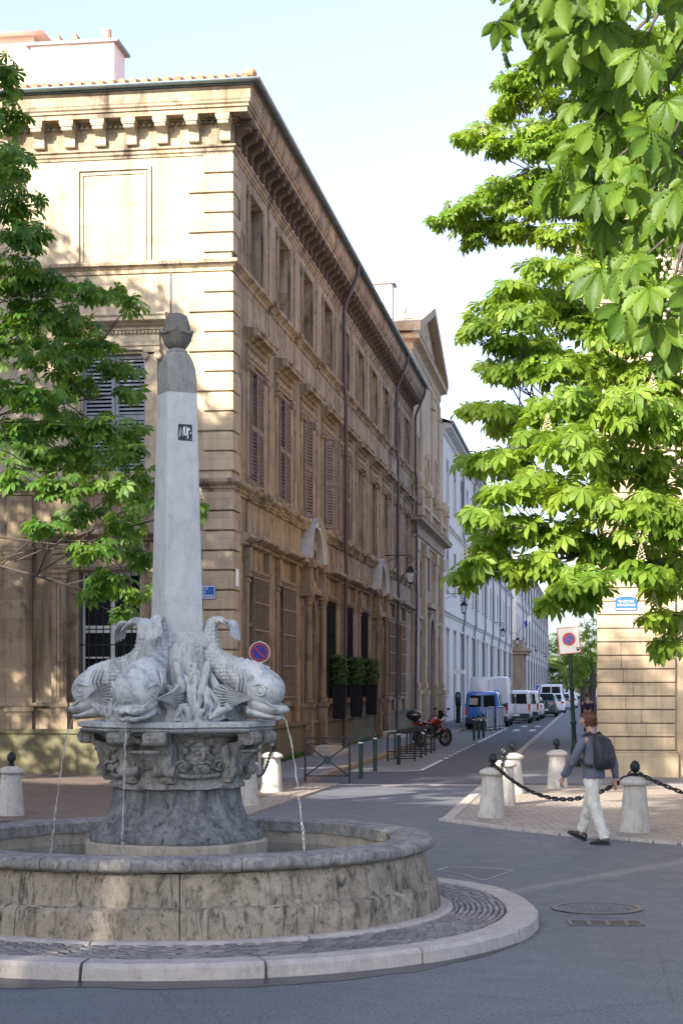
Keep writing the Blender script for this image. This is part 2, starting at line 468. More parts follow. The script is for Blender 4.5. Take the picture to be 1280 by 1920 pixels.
MT['basin'] = fountain_stone('mossy_limestone', (0.42, 0.36, 0.27), (0.23, 0.20, 0.15), (0.035, 0.031, 0.025), (0.085, 0.075, 0.03), 1.9, 0.95, 0.8)
MT['basin_in'] = fountain_stone('basin_inside_stone', (0.46, 0.41, 0.32), (0.36, 0.32, 0.25), (0.16, 0.13, 0.09), (0.16, 0.14, 0.06), 1.3, 0.6, 0.5)
MT['rim'] = fountain_stone('worn_rim_stone', (0.38, 0.355, 0.31), (0.17, 0.165, 0.155), (0.06, 0.06, 0.06), (0.15, 0.13, 0.09), 3.0, 0.75, 0.4)
MT['kerbstone'] = fountain_stone('pale_kerb_stone', (0.50, 0.45, 0.39), (0.40, 0.37, 0.335), (0.20, 0.18, 0.16), (0.36, 0.30, 0.22), 1.2, 0.4, 0.3, False)
MT['bollard_stone'] = fountain_stone('bollard_limestone', (0.58, 0.55, 0.49), (0.49, 0.465, 0.42), (0.24, 0.21, 0.175), (0.36, 0.29, 0.20), 2.2, 0.5, 0.4, False)
MT['kerb_brown'] = fountain_stone('brown_kerb_stone', (0.36, 0.28, 0.21), (0.26, 0.20, 0.15), (0.13, 0.10, 0.08), (0.2, 0.16, 0.1), 1.4, 0.5, 0.3, False)

# ================================================================== ground, road, pavements
def slab(poly, z0, z1):
    m = M(); n = len(poly)
    vs = [(p[0], p[1], z0) for p in poly] + [(p[0], p[1], z1) for p in poly]
    m.add(vs, [tuple(range(n, 2 * n))] + [(j, (j + 1) % n, n + (j + 1) % n, n + j) for j in range(n)])
    return m
def SP(*uv): return [S(u, v) for u, v in uv]

g = M(); g.quad((-900, -900, 0), (900, -900, 0), (900, 1500, 0), (-900, 1500, 0))
struct(g, 'ground', MT['asphalt'])
struct(slab(SP((-2.9, 2.25), (-2.45, 6.0), (330, 6.0), (330, 2.25)), 0.001, 0.005), 'road', MT['road'])
struct(slab(SP((2.2, 2.3), (2.9, 4.0), (330, 4.0), (330, 2.3)), 0.006, 0.009), 'parking_lane', MT['parking'])
struct(slab(SP((-3.35, 2.1), (-2.85, 6.02), (-2.5, 6.02), (-2.95, 2.1)), 0.006, 0.010), 'gutter_strip', MT['kerbstone'])
# left pavement with kerb
struct(slab(SP((-2.3, -0.2), (-2.2, 2.06), (320, 2.06), (320, -0.2)), 0.0, 0.115), 'pavement', MT['pavement'])
kb = M()
u = -2.3
while u < 110:
    L = 1.0 + rnd.random() * 0.5
    a, b, c, d_ = S(u, 2.07), S(u + L - 0.02, 2.07), S(u + L - 0.02, 2.27), S(u, 2.27)
    h = 0.12 + rnd.uniform(-0.006, 0.006)
    kb.add([(p.x, p.y, z) for z in (0, h) for p in (a, b, c, d_)], [(4, 5, 6, 7), (0, 1, 5, 4), (1, 2, 6, 5), (2, 3, 7, 6), (3, 0, 4, 7)])
    u += L
struct(kb, 'kerb', MT['kerb_brown'], bevel=0.02)
# left square: brown setts in front of the mansion
struct(slab(SP((-12.6, 2.75), (-2.95, 2.9), (-2.4, 2.2), (-2.4, -0.1), (-0.05, -0.1), (-0.05, -16), (-16.5, -16), (-15.2, -8), (-14.0, -1.5), (-13.2, 1.2)), 0.0, 0.03), 'pavement', MT['cobble_brown'])
struct(slab(SP((-12.9, 2.2), (-12.6, 2.78), (-2.95, 2.94), (-2.95, 2.3), (-11.9, 2.2)), 0.0, 0.036), 'pavement', MT['cobble'])
# right square: pale setts round the stone bollards, then the right pavement
struct(slab(SP((-12.4, 6.0), (-13.6, 6.85), (-14.75, 7.89), (-15.95, 9.45), (-17.0, 12), (-18, 18), (-2.9, 18), (-2.9, 6.02)), 0.0, 0.03), 'pavement', MT['cobble'])
struct(slab(SP((-2.88, 6.14), (-2.88, 18), (-0.1, 18), (-0.1, 8.4), (310, 8.4), (310, 6.14)), 0.0, 0.07), 'pavement', MT['parking'])
kr = M(); u = -12.3
while u < 100:
    L = 0.9 + rnd.random() * 0.3
    z1 = 0.045 if u < -3 else 0.085
    a, b, c, d_ = S(u, 5.94), S(u + L - 0.015, 5.94), S(u + L - 0.015, 6.13), S(u, 6.13)
    kr.add([(p.x, p.y, z) for z in (0, z1) for p in (a, b, c, d_)], [(4, 5, 6, 7), (0, 1, 5, 4), (1, 2, 6, 5), (2, 3, 7, 6), (3, 0, 4, 7)])
    u += L
# worn edge stones round the front of the pale setts
edge = SP((-12.3, 6.0), (-13.6, 6.85), (-14.75, 7.89), (-15.95, 9.45), (-17.0, 12))
for i in range(len(edge) - 1):
    a, b = edge[i], edge[i + 1]; t = (b - a); n_ = max(1, int(t.length / 0.34)); t /= n_
    nn = Vector((t.y, -t.x, 0)).normalized() * 0.14
    for k in range(n_):
        p0 = a + t * (k + 0.03); p1 = a + t * (k + 0.97)
        q = [p0 - nn * 0.3, p1 - nn * 0.3, p1 + nn, p0 + nn]
        kr.add([(p.x, p.y, z) for z in (0, 0.04) for p in q], [(4, 5, 6, 7), (0, 1, 5, 4), (1, 2, 6, 5), (2, 3, 7, 6), (3, 0, 4, 7)])
struct(kr, 'kerb', MT['kerbstone'], bevel=0.012)

# painted markings
def paint():
    q = N('worn_road_paint')
    f = q.noise(9, 5, 0.7); q.color(q.ramp(f, [(0.35, (0.34, 0.34, 0.34)), (0.6, (0.66, 0.66, 0.65))])).set(rough=0.7)
    return q.m
MT['paint'] = paint()
pm = M()
def stripe(u0, u1, v0, v1, z=0.0125):
    a = [S(u0, v0, z), S(u1, v0, z), S(u1, v1, z), S(u0, v1, z)]
    pm.quad(*a)
stripe(3.4, 9.5, 4.0, 4.12)
uu = 10.3
while uu < 24:
    stripe(uu, uu + 0.9, 4.0, 4.12); uu += 1.7
stripe(24, 46, 4.0, 4.13)
for k in range(3): stripe(41.5 + k * 0, 44.5, 4.55 + k * 0.75, 4.85 + k * 0.75)
stripe(50, 52.5, 4.6, 4.9); stripe(50, 52.5, 5.3, 5.6)
pm.quad(S(2.6, 2.35, .0125), S(2.75, 2.35, .0125), S(3.5, 4.0, .0125), S(3.3, 4.0, .0125))
pm.quad(S(12.6, 2.35, .0125), S(12.75, 2.35, .0125), S(13.2, 4.0, .0125), S(13.05, 4.0, .0125))
struct(pm, 'road_marking', MT['paint'])

# manhole cover, drain grate, square patch
MT['iron_cast'] = plain('worn_cast_iron', (.075, .072, .07), .5, .5, .3, 20)
mh = thing('manhole_cover', 'oval-looking round iron manhole cover in the asphalt just beyond the drain grate', 'manhole cover', (G(1118, 1704).x, G(1118, 1704).y, 0))
mm = M(); mm.lathe([(0.43, 0.001), (0.43, 0.012), (0.37, 0.014), (0.365, 0.008)], 40, cap1=False, cap0=False); mm.build('frame', MT['iron_cast'], mh)
mm = M(); mm.lathe([(0.36, 0.002), (0.36, 0.009), (0.01, 0.010)], 40)
for i in range(-6, 7):
    for j in range(-6, 7):
        if i * i + j * j < 34: mm.box(i * .055 - .014, i * .055 + .014, j * .055 - .014, j * .055 + .014, 0.0095, 0.014)
mm.build('cover', MT['asphalt'], mh)
gp = G(1135, 1732)
gr = thing('drain_grate', 'rectangular cast iron drain grate set in the road in front of the manhole cover', 'drain grate', (gp.x, gp.y, 0), R(-3))
mm = M(); mm.box(-.33, .33, -.15, -.12, .001, .012); mm.box(-.33, .33, .12, .15, .001, .012)
for x in (-.33, -.165, 0, .165, .30): mm.box(x, x + .03, -.1195, .1195, .001, .012)
mm.build('frame', MT['iron_cast'], gr)
mm = M(); mm.box(-.30, .30, -.118, .118, -.04, .002); mm.build('pit', MT['inside'], gr)
mm = M()
for k in range(9): mm.box(-.299, .299, -.115 + k * .027, -.102 + k * .027, .003, .0095)
mm.build('bar', MT['iron'], gr)
pa = M()
pc = [G(820, 1632), G(872, 1641), G(905, 1652), G(962, 1633), G(930, 1629), G(840, 1626)]
struct(slab([(p.x, p.y) for p in pc], 0.001, 0.005), 'road_patch', asphalt2('patch_asphalt', (0.085, 0.085, 0.105), (0.115, 0.115, 0.135)))
pe = M()
for a, b in zip(pc, pc[1:] + pc[:1]):
    t = (b - a).normalized(); nn = Vector((-t.y, t.x, 0)) * 0.007
    pe.quad(a - nn + Vector((0, 0, .0065)), b - nn + Vector((0, 0, .0065)), b + nn + Vector((0, 0, .0065)), a + nn + Vector((0, 0, .0065)))
struct(pe, 'road_marking', MT['paint'])
def wet():
    q = N('damp_asphalt'); f = q.noise(3, 5); q.color(q.ramp(f, [(0.3, (0.035, 0.037, 0.042)), (0.7, (0.06, 0.062, 0.068))])).set(rough=0.32, spec=0.5)
    q.bump(q.noise(140, 3), 0.25, 0.005); return q.m
MT['wet'] = wet()

# ================================================================== fountain
FX, FY = -1.464, 15.4
AX0 = math.atan2(-math.cos(R(19)), -math.sin(R(19)))      # azimuth of the dolphin that faces the camera
OB_ROT = R(26)

def kerb_r(a):
    d = (a - R(40) + math.pi) % (2 * math.pi) - math.pi
    return 3.17 + 0.28 * math.exp(-(d / R(26)) ** 2)
def ring_pt(a, r, z): return (FX + r * math.cos(a), FY + r * math.sin(a), z)
ks = M(); nst = 15
a = R(-97)
for i in range(nst):
    da = 2 * math.pi / nst * 1.0
    a0, a1 = a + 0.0035, a + da - 0.0035
    hh = 0.125 + rnd.uniform(-0.006, 0.006); dr = rnd.uniform(-0.012, 0.012)
    rs = []
    for k in range(9):
        t = a0 + (a1 - a0) * k / 8; r1 = kerb_r(t) + dr; r0 = r1 - 0.27
        rs.append([ring_pt(t, r0, 0), ring_pt(t, r0, hh - .01), ring_pt(t, r0 + .02, hh), ring_pt(t, r1 - .035, hh), ring_pt(t, r1, hh - .03), ring_pt(t, r1 + .008, 0)])
    ks.rings(rs)
    a += da
ks.jitter(0.006, 6)
struct(ks, 'kerb', MT['kerbstone'])
# wet stain on the asphalt in front of the kerb
ws = M(); rs = []
for k in range(60):
    t = R(-150) + R(125) * k / 59
    e = 0.30 + 0.16 * mnoise.noise(Vector((k * 0.21, 3, 0))) + 0.05 * mnoise.noise(Vector((k * 0.9, 8, 0)))
    e *= min(1, (59 - k) / 22)
    r1 = kerb_r(t)
    rs.append([ring_pt(t, r1 - .05, .004), ring_pt(t, r1 + .02 + max(0.02, e), .004)])
ws.rings(rs, False); struct(ws, 'water_stain', MT['wet'])
# island bed and setts
bed = M(); rs = []
for k in range(97):
    t = 2 * math.pi * k / 96
    rs.append([ring_pt(t, 2.2, 0.13), ring_pt(t, kerb_r(t) - .2, 0.085)])
bed.rings(rs, False); struct(bed, 'pavement', plain('dark_joint_sand', (0.055, 0.05, 0.045), 0.95))
st = M()
for row in range(9):
    n = 118
    for k in range(n):
        t0 = 2 * math.pi * (k + 0.5 * (row % 2) + rnd.uniform(-.12, .12)) / n; t1 = t0 + 2 * math.pi * rnd.uniform(.82, .92) / n
        f0 = row / 9; f1 = (row + .9) / 9
        ro = kerb_r(t0) - .275
        r0 = 2.46 + (ro - 2.46) * f0; r1 = 2.46 + (ro - 2.46) * f1
        z = 0.148 - 0.03 * f0 + rnd.uniform(-.006, .006)
        tm = (t0 + t1) / 2; rm = (r0 + r1) / 2
        top = [ring_pt(t0 + (t1 - t0) * .12, r0 + .008, z), ring_pt(t1 - (t1 - t0) * .12, r0 + .008, z), ring_pt(t1 - (t1 - t0) * .12, r1 - .008, z), ring_pt(t0 + (t1 - t0) * .12, r1 - .008, z)]
        bot = [ring_pt(t0, r0, z - .018), ring_pt(t1, r0, z - .018), ring_pt(t1, r1, z - .018), ring_pt(t0, r1, z - .018)]
        st.add(bot + top + [ring_pt(tm, rm, z + .004)], [(0, 1, 5, 4), (1, 2, 6, 5), (2, 3, 7, 6), (3, 0, 4, 7), (4, 5, 8), (5, 6, 8), (6, 7, 8), (7, 4, 8)])
def sett_mat():
    q = N('island_setts')
    ri = q.n.new('ShaderNodeNewGeometry')
    c = q.ramp(ri.outputs['Random Per Island'], [(0.0, (0.11, 0.105, 0.105)), (0.5, (0.17, 0.16, 0.155)), (1.0, (0.24, 0.22, 0.20))])
    c = q.mix(q.ramp(q.noise(2.2, 5), [(0.4, 0.0), (0.7, 0.6)]), c, (0.075, 0.075, 0.08))
    q.color(c).set(rough=0.5, spec=0.5).bump(q.noise(60, 4), 0.4, 0.01); return q.m
struct(st, 'pavement', sett_mat())
stp = M(); a = R(-60)
for i in range(9):
    da = 2 * math.pi / 9; rs = []
    for k in range(13):
        t = a + .003 + (da - .006) * k / 12
        rs.append([ring_pt(t, 2.0, .10), ring_pt(t, 2.0, .172), ring_pt(t, 2.42, .168), ring_pt(t, 2.455, .15), ring_pt(t, 2.46, .10)])
    stp.rings(rs); a += da

fo = thing('fountain', 'grey stone fountain with carved dolphins, a tall pale obelisk and a round mossy basin', 'fountain', (FX, FY, 0))
def Lf(m):      # world -> fountain local
    m.v = [(x - FX, y - FY, z) for x, y, z in m.v]; return m
Lf(stp).jitter(0.005, 5).build('step', MT['kerbstone'], fo)

# basin wall: stones with open joints
bw = M()
prof = [(2.00, 0.15), (2.345, 0.15), (2.335, 0.28), (2.325, 0.37), (2.30, 0.392), (2.245, 0.405), (2.238, 0.43), (2.215, 0.60), (2.19, 0.655), (1.96, 0.655), (1.93, 0.50), (1.93, 0.2)]
nb = 11; a = R(-84)
for i in range(nb):
    da = 2 * math.pi / nb; rs = []
    for k in range(15):
        t = a + .0018 + (da - .0036) * k / 14
        rs.append([(r * math.cos(t), r * math.sin(t), z) for r, z in prof])
    bw.rings(rs); a += da
bw.jitter(0.005, 4).jitter(.004, 17).build('basin_wall', MT['basin'], fo, smooth=True, angle=40)
bi = M(); bi.lathe([(1.925, .72), (1.92, .56), (1.915, .50), (1.84, .49), (1.83, .30), (0.3, .30)], 72, cap0=False, cap1=False)
bi.build('basin_lining', MT['basin_in'], fo, smooth=True, angle=40)
br = M(); prof = [(1.90, .66), (2.20, .657), (2.25, .668), (2.28, .688), (2.287, .70), (2.287, .742), (2.268, .764), (2.24, .774), (1.98, .778), (1.90, .755)]
nb = 9; a = R(-72)
for i in range(nb):
    da = 2 * math.pi / nb; rs = []
    for k in range(19):
        t = a + .0015 + (da - .003) * k / 18
        chip = 1.0
        rr = []
        for r, z in prof:
            e = 0.02 * mnoise.noise(Vector((math.cos(t) * 7, math.sin(t) * 7, z * 3)))
            if mnoise.noise(Vector((math.cos(t) * 3.1 + 4, math.sin(t) * 3.1, 1))) > 0.33 and r > 2.2: e -= 0.03
            rr.append(((r + e) * math.cos(t), (r + e) * math.sin(t), z + e * .3))
        rs.append(rr)
    br.rings(rs); a += da
br.jitter(0.006, 9).build('rim', MT['rim'], fo, smooth=True, angle=50)
wt = M(); wt.lathe([(1.905, 0.0), (0.5, 0.0)], 72, cap0=False, cap1=False)
def water_mat():
    q = N('basin_water'); q.color((0.10, 0.11, 0.09)).set(rough=0.06, spec=0.6)
    q.bump(q.noise(14, 3, 0.5), 0.25, 0.02); return q.m
wo = wt.build('water', water_mat(), None, loc=(FX, FY, 0.545)); wo['kind'] = 'structure'

# pedestal, four-lobed plan
def lobed(prof, n=96, rot=AX0):
    rs = []
    for r, z, amp, k8 in prof:
        ring = []
        for j in range(n):
            t = 2 * math.pi * j / n
            q = r * (1 + amp * math.cos(4 * (t - rot)) + k8 * math.cos(16 * (t - rot)))
            ring.append((q * math.cos(t), q * math.sin(t), z))
        rs.append(ring)
    return rs
pb = M(); pb.rings(lobed([(.80, .31, -.02, 0), (.80, .72, -.02, 0), (.78, .735, -.02, 0)]))
pb.jitter(0.006, 7).build('plinth_block', MT['basin_in'], fo, smooth=True, angle=40)
pf = M(); pf.rings(lobed([(.76, .736, -.03, 0), (.765, .76, -.03, 0), (.755, .80, -.03, 0), (.70, .815, -.03, 0), (.685, .84, -.03, .012), (.635, .90, -.02, .028), (.585, .97, -.01, .042), (.555, 1.05, 0, .05), (.545, 1.13, .01, .05), (.55, 1.19, .01, .03)]))
pf.jitter(0.007, 8).build('pedestal_foot', MT['pedestal_foot'], fo, smooth=True, angle=60)
pd = M(); pd.rings(lobed([(.565, 1.191, .02, 0), (.60, 1.205, .02, 0), (.60, 1.24, .02, 0), (.575, 1.255, .02, .0), (.555, 1.29, .035, .01), (.55, 1.36, .05, .012), (.555, 1.45, .06, .012), (.56, 1.54, .055, .01), (.58, 1.60, .04, .004), (.64, 1.65, .03, 0), (.70, 1.675, .02, 0), (.70, 1.69, .02, 0)]))
pd.jitter(0.014, 9).build('pedestal_body', MT['pedestal'], fo, smooth=True, angle=60)
sl_ = M()
def octo(r, z, rot=AX0):
    out = []
    for k in range(4):
        t = rot + k * math.pi / 2
        for q in (-0.32, -0.12, 0.12, 0.32):
            out.append((r * math.cos(t) - r * q * 1.25 * math.sin(t), r * math.sin(t) + r * q * 1.25 * math.cos(t), z))
        t2 = t + math.pi / 4
        out.append((r * 1.0 * math.cos(t2), r * 1.0 * math.sin(t2), z))
    return out
sl_.rings([octo(.74, 1.69), octo(.79, 1.70), octo(.81, 1.715), octo(.775, 1.73), octo(.815, 1.74), octo(.82, 1.775), octo(.79, 1.785)])
sl_.jitter(0.006, 8).build('slab', MT['dolphin'], fo)
def RAD(az, r, t, z):    # radial / tangential / height -> local
    return (r * math.cos(az) - t * math.sin(az), r * math.sin(az) + t * math.cos(az), z)
# scrolled consoles below the dolphins
for k in range(4):
    az = AX0 + k * math.pi / 2
    c = M()
    path = [(.70, 1.69), (.79, 1.685), (.825, 1.655), (.815, 1.615), (.765, 1.60), (.71, 1.595), (.665, 1.56), (.64, 1.50), (.63, 1.43), (.62, 1.36), (.60, 1.30), (.575, 1.26)]
    for tt in (-.17, .17):
        rs = []
        for i, (r, z) in enumerate(path):
            w2 = .085 - .002 * i
            rs.append([RAD(az, r + .025, tt - w2, z), RAD(az, r + .035, tt, z), RAD(az, r + .025, tt + w2, z), RAD(az, r - .13, tt + w2, z), RAD(az, r - .13, tt - w2, z)])
        c.rings(rs)
        p0 = Vector(RAD(az, .785, tt - .10, 1.645)); p1 = Vector(RAD(az, .785, tt + .10, 1.645))
        c.cyl(p0, p1, .062, n=18)
        for s2, sg in ((p0, -1), (p1, 1)):
            sp = []
            for q in range(30):
                th = q / 29 * 4.2 * math.pi; rr = .056 * (1 - q / 32)
                sp.append(Vector(RAD(az, .785 + rr * math.cos(th), tt + sg * .103, 1.645 + rr * math.sin(th))))
            c.tube(sp, .008, 5)
        q0 = Vector(RAD(az, .61, tt - .09, 1.36)); q1 = Vector(RAD(az, .61, tt + .09, 1.36))
        c.cyl(q0, q1, .055, n=16)
        for sg in (-1, 1):
            sp = [Vector(RAD(az, .61 + .05 * (1 - q / 28) * math.cos(q * .45), tt + sg * .093, 1.36 + .05 * (1 - q / 28) * math.sin(q * .45))) for q in range(26)]
            c.tube(sp, .008, 5)
    # shell basin between the scrolls
    rs = []
    for i in range(6):
        f = i / 5; ring = []
        for j in range(17):
            th = math.pi * (j / 16 - .5)
            rr = (.15 + .05 * f) * (1 + .05 * math.cos(j * math.pi))
            ring.append(RAD(az, .56 + rr * math.cos(th) * (.5 + .6 * f), .9 * rr * math.sin(th), 1.38 + .15 * f))
        rs.append(ring)
    c.rings(rs, False)
    c.tube([RAD(az, .56 + .22 * math.cos(math.pi * (j / 16 - .5)), .18 * math.sin(math.pi * (j / 16 - .5)), 1.53) for j in range(17)], .016, 6)
    for j in range(5): c.sphere(RAD(az, .70, -.08 + .04 * j, 1.615 + .012 * math.cos(j * 1.5)), .03, n=8, m=5)
    c.jitter(0.006, 11).build('scroll_console', MT['pedestal'], fo, smooth=True, angle=55)
# leafy masks on the diagonals
for k in range(4):
    az = AX0 + math.pi / 4 + k * math.pi / 2
    c = M(); f0 = .545
    def Q(r, t, z): return RAD(az, f0 + r, t, z)
    rot = Matrix.Rotation(az, 3, 'Z')
    c.sphere(Q(-.02, 0, 1.49), .085, .115, .135, rot=rot)
    c.sphere(Q(.045, 0, 1.545), .05, .10, .04, rot=rot)           # brow
    for sg in (-1, 1):
        c.sphere(Q(.062, sg * .042, 1.515), .022, .026, .016, rot=rot)      # eye
        c.tube([Q(.075, sg * .012, 1.545), Q(.088, sg * .045, 1.56), Q(.06, sg * .09, 1.535)], [.014, .018, .010], 6)
        c.sphere(Q(.045, sg * .062, 1.462), .04, .036, .036, rot=rot)       # cheek
        c.tube([Q(.07, sg * .02, 1.44), Q(.08, sg * .06, 1.425), Q(.05, sg * .105, 1.445)], [.016, .018, .008], 6)   # moustache
        for q in range(4):
            zz = 1.60 - .065 * q
            c.sphere(Q(.0, sg * (.115 + .018 * math.sin(q * 2)), zz), .035, .034, .036, rot=rot, n=8, m=5)
        sp = [Q(.0 + .004 * q, sg * (.17 + .055 * (1 - q / 26) * math.cos(q * .5)), 1.40 + .055 * (1 - q / 26) * math.sin(q * .5)) for q in range(22)]
        c.tube(sp, .013, 6)
    c.tube([Q(.06, 0, 1.545), Q(.105, 0, 1.49), Q(.085, 0, 1.47)], [.014, .022, .018], 8)        # nose
    c.sphere(Q(.06, 0, 1.43), .03, .045, .014, rot=rot)
    for q in range(7): c.sphere(Q(.02, -.09 + .03 * q, 1.625 + .02 * math.sin(q * math.pi / 6)), .034, n=8, m=5)
    for q in range(6): c.tube([Q(.05, -.05 + .02 * q, 1.42), Q(.07, -.06 + .024 * q, 1.37), Q(.03, -.03 + .012 * q, 1.32)], [.018, .016, .006], 6)
    c.tube([Q(-.03, -.24, 1.335), Q(.02, -.12, 1.315), Q(.03, 0, 1.31), Q(.02, .12, 1.315), Q(-.03, .24, 1.335)], .022, 7)
    c.jitter(0.007, 14).build('mask', MT['pedestal'], fo, smooth=True, angle=60)

# dolphins ------------------------------------------------------------
def dolphin_mats():
    q = N('carved_marble_scales')
    big = q.noise(3.5, 7, 0.68, None, 0.6); mid = q.noise(13, 6, 0.7)
    c = q.mix(q.ramp(big, [(0.34, 0.0), (0.66, 1.0)]), (0.57, 0.57, 0.545), (0.44, 0.455, 0.45))
    st_ = q.noise(4.0, 6, 0.7, q.mapping((2.2, 2.2, 0.8)), 0.8)
    c = q.mix(q.ramp(st_, [(0.48, 0.0), (0.66, 0.8)]), c, (0.15, 0.17, 0.185))
    c = q.mix(q.ramp(mid, [(0.54, 0.0), (0.70, 0.6)]), c, (0.16, 0.165, 0.165))
    uvz = q.sep()
    sc = q.voro(30, q.mapping((1.0, 1.0, 1.0)), 'F1', 'Distance', 0.35)
    up = q.ramp(uvz[2], [(0.19, 0.0), (0.27, 1.0)])
    body = q.math('MULTIPLY', q.ramp(uvz[0], [(0.60, 1.0), (0.74, 0.0)]), 1.0)
    c = q.mix(q.math('MULTIPLY', body, q.ramp(sc, [(0.45, 0.0), (0.7, 0.4)])), c, (0.25, 0.265, 0.27))
    q.color(c).set(rough=0.72, spec=0.35)
    h = q.math('ADD', q.math('MULTIPLY', q.math('MULTIPLY', sc, -1.0), body), q.math('MULTIPLY', q.noise(40, 5, 0.7), 0.3))
    q.bump(h, 0.8, 0.025)
    return q.m
MT['scales'] = dolphin_mats()
# local frame of a dolphin: x outward, z up from the slab top
dp = [(.545, .785, .036, .010), (.515, .825, .050, .014), (.465, .868, .058, .022), (.405, .890, .054, .038), (.350, .868, .052, .050), (.322, .80, .053, .056), (.318, .71, .058, .064),
      (.335, .61, .068, .078), (.385, .525, .088, .100), (.465, .46, .116, .120), (.565, .415, .146, .138), (.67, .372, .172, .157), (.77, .318, .188, .174), (.855, .252, .190, .178),
      (.915, .195, .160, .140), (.945, .165, .110, .08), (.956, .155, .04, .03)]
def smooth_path(pts, sub=4):
    out = []
    n = len(pts)
    for i in range(n - 1):
        p0 = pts[max(i - 1, 0)]; p1 = pts[i]; p2 = pts[i + 1]; p3 = pts[min(i + 2, n - 1)]
        for s in range(sub):
            t = s / sub
            out.append(tuple(0.5 * ((2 * b) + (c - a) * t + (2 * a - 5 * b + 4 * c - d) * t * t + (3 * b - a - 3 * c + d) * t ** 3) for a, b, c, d in zip(p0, p1, p2, p3)))
    out.append(pts[-1]); return out
path = smooth_path(dp, 4)
def dolphin_body():
    m = M(); rs = []; n = 28
    for i, (x, z, hw, hh) in enumerate(path):
        a = path[max(i - 1, 0)]; b = path[min(i + 1, len(path) - 1)]
        tx, tz = b[0] - a[0], b[1] - a[1]; L = math.hypot(tx, tz); tx /= L; tz /= L
        nx, nz = -tz, tx
        if nx * 0 + nz * 1 < 0 and i > 30: pass
        ring = []
        for j in range(n):
            t = 2 * math.pi * j / n
            cy, cn = math.cos(t), math.sin(t)
            # flatter flanks, ridge on the back
            yy = hw * (abs(cy) ** 0.9) * (1 if cy >= 0 else -1)
            q = hh * cn
            if cn > 0.9 and i > 18 and i < 48: q += 0.012
            ring.append((x + nx * q, yy, z + nz * q))
        rs.append(ring)
    m.rings(rs)
    # beak: upper snout and lower jaw with the mouth open between them
    for prof in ([(.74, .19, .165, .11), (.84, .150, .165, .090), (.91, .122, .152, .066), (.96, .108, .142, .046), (1.0, .100, .128, .032), (1.03, .097, .104, .024), (1.045, .096, .06, .012)],
                 [(.72, .10, .145, .07), (.84, .062, .138, .045), (.93, .040, .126, .028), (.98, .034, .108, .022), (1.005, .034, .07, .012)]):
        rr = []
        for x, z, hw, hh in smooth_path(prof, 3):
            rr.append([(x, hw * math.cos(2 * math.pi * j / 20), z + hh * math.sin(2 * math.pi * j / 20) + (.010 * math.cos(6 * math.cos(2 * math.pi * j / 20)) if x > .93 else 0)) for j in range(20)])
        m.rings(rr)
    for sg in (-1, 1):
        m.sphere((.985, sg * .045, .130), .018, .020, .010, n=8, m=5)
        m.tube([(.90, sg * .150, .175), (.95, sg * .142, .140), (1.01, sg * .112, .122)], [.012, .014, .008], 6)
    for sg in (-1, 1):
        m.torus((.870, sg * .182, .265), .040, .014, 'y', 18, 6)
        m.sphere((.870, sg * .178, .265), .029, .028, .029, n=12, m=7)
        m.tube([(.79, sg * .192, .310), (.865, sg * .196, .335), (.935, sg * .160, .290)], [.010, .022, .010], 6)
        for q in range(3):          # gill folds
            m.tube([(.71 - .035 * q, sg * .165, .46), (.745 - .035 * q, sg * .20, .35), (.71 - .035 * q, sg * .17, .24)], [.005, .013, .005], 5)
    # ridge spines on the back
    for i in range(20, 50, 2):
        x, z, hw, hh = path[i]; a = path[i - 1]; b = path[i + 1]
        tx, tz = b[0] - a[0], b[1] - a[1]; L = math.hypot(tx, tz); nx, nz = -tz / L, tx / L
        m.sphere((x + nx * (hh + .004), 0, z + nz * (hh + .004)), .022, .013, .016, n=8, m=5)
    return m
def dolphin_fin(sg):
    m = M(); rs = []
    nr = 19
    for i in range(9):
        f = i / 8; ring = []
        for j in range(nr):
            a = j / (nr - 1)
            L = .36 * (1 - .30 * (a - .35) ** 2 * 4) 
            ang = R(140) + R(66) * a                 # sweeps back and down
            x = .80 + L * f * math.cos(ang); z = .20 + L * f * math.sin(ang) * .75 - .02 * f
            y = sg * (.175 + .105 * math.sin(f * 2.2) + .018 * math.cos(j * math.pi) * f)
            ring.append((x, y, z))
        rs.append(ring)
    rs2 = [[(x, y - sg * .022, z) for x, y, z in r] for r in rs]
    m.rings(rs, False); m.rings(rs2, False)
    m.rings([rs[-1], rs2[-1]], False); m.rings([[r[0] for r in rs], [r[0] for r in rs2]], False); m.rings([[r[-1] for r in rs], [r[-1] for r in rs2]], False)
    return m
def dolphin_fluke():
    m = M(); rs = []; nr = 15
    for i in range(8):
        f = i / 7; ring = []
        for j in range(nr):
            a = (j / (nr - 1) - .5) * 2
            w_ = .045 + .075 * f
            x = .44 + .18 * math.sin(f * 1.25) - .05 * abs(a) * f; z = .875 + .03 * math.sin(f * 2.4) - .17 * f * f + .012 * math.cos(j * math.pi) * f + .05 * a * a * f
            ring.append((x, a * w_, z))
        rs.append(ring)
    rs2 = [[(x, y, z - .02) for x, y, z in r] for r in rs]
    m.rings(rs, False); m.rings(rs2, False); m.rings([rs[-1], rs2[-1]], False); m.rings([[r[0] for r in rs], [r[0] for r in rs2]], False); m.rings([[r[-1] for r in rs], [r[-1] for r in rs2]], False)
    return m
d0 = dolphin_body().build('dolphin', MT['scales'], fo, smooth=True, angle=75, loc=(0, 0, 1.785), rz=AX0)
for sg in (-1, 1): dolphin_fin(sg).build('fin', MT['dolphin'], d0, smooth=True, angle=60)
dolphin_fluke().build('fluke', MT['dolphin'], d0, smooth=True, angle=60)
for k in range(1, 4): dup(d0, fo, (0, 0, 1.785), AX0 + k * math.pi / 2)
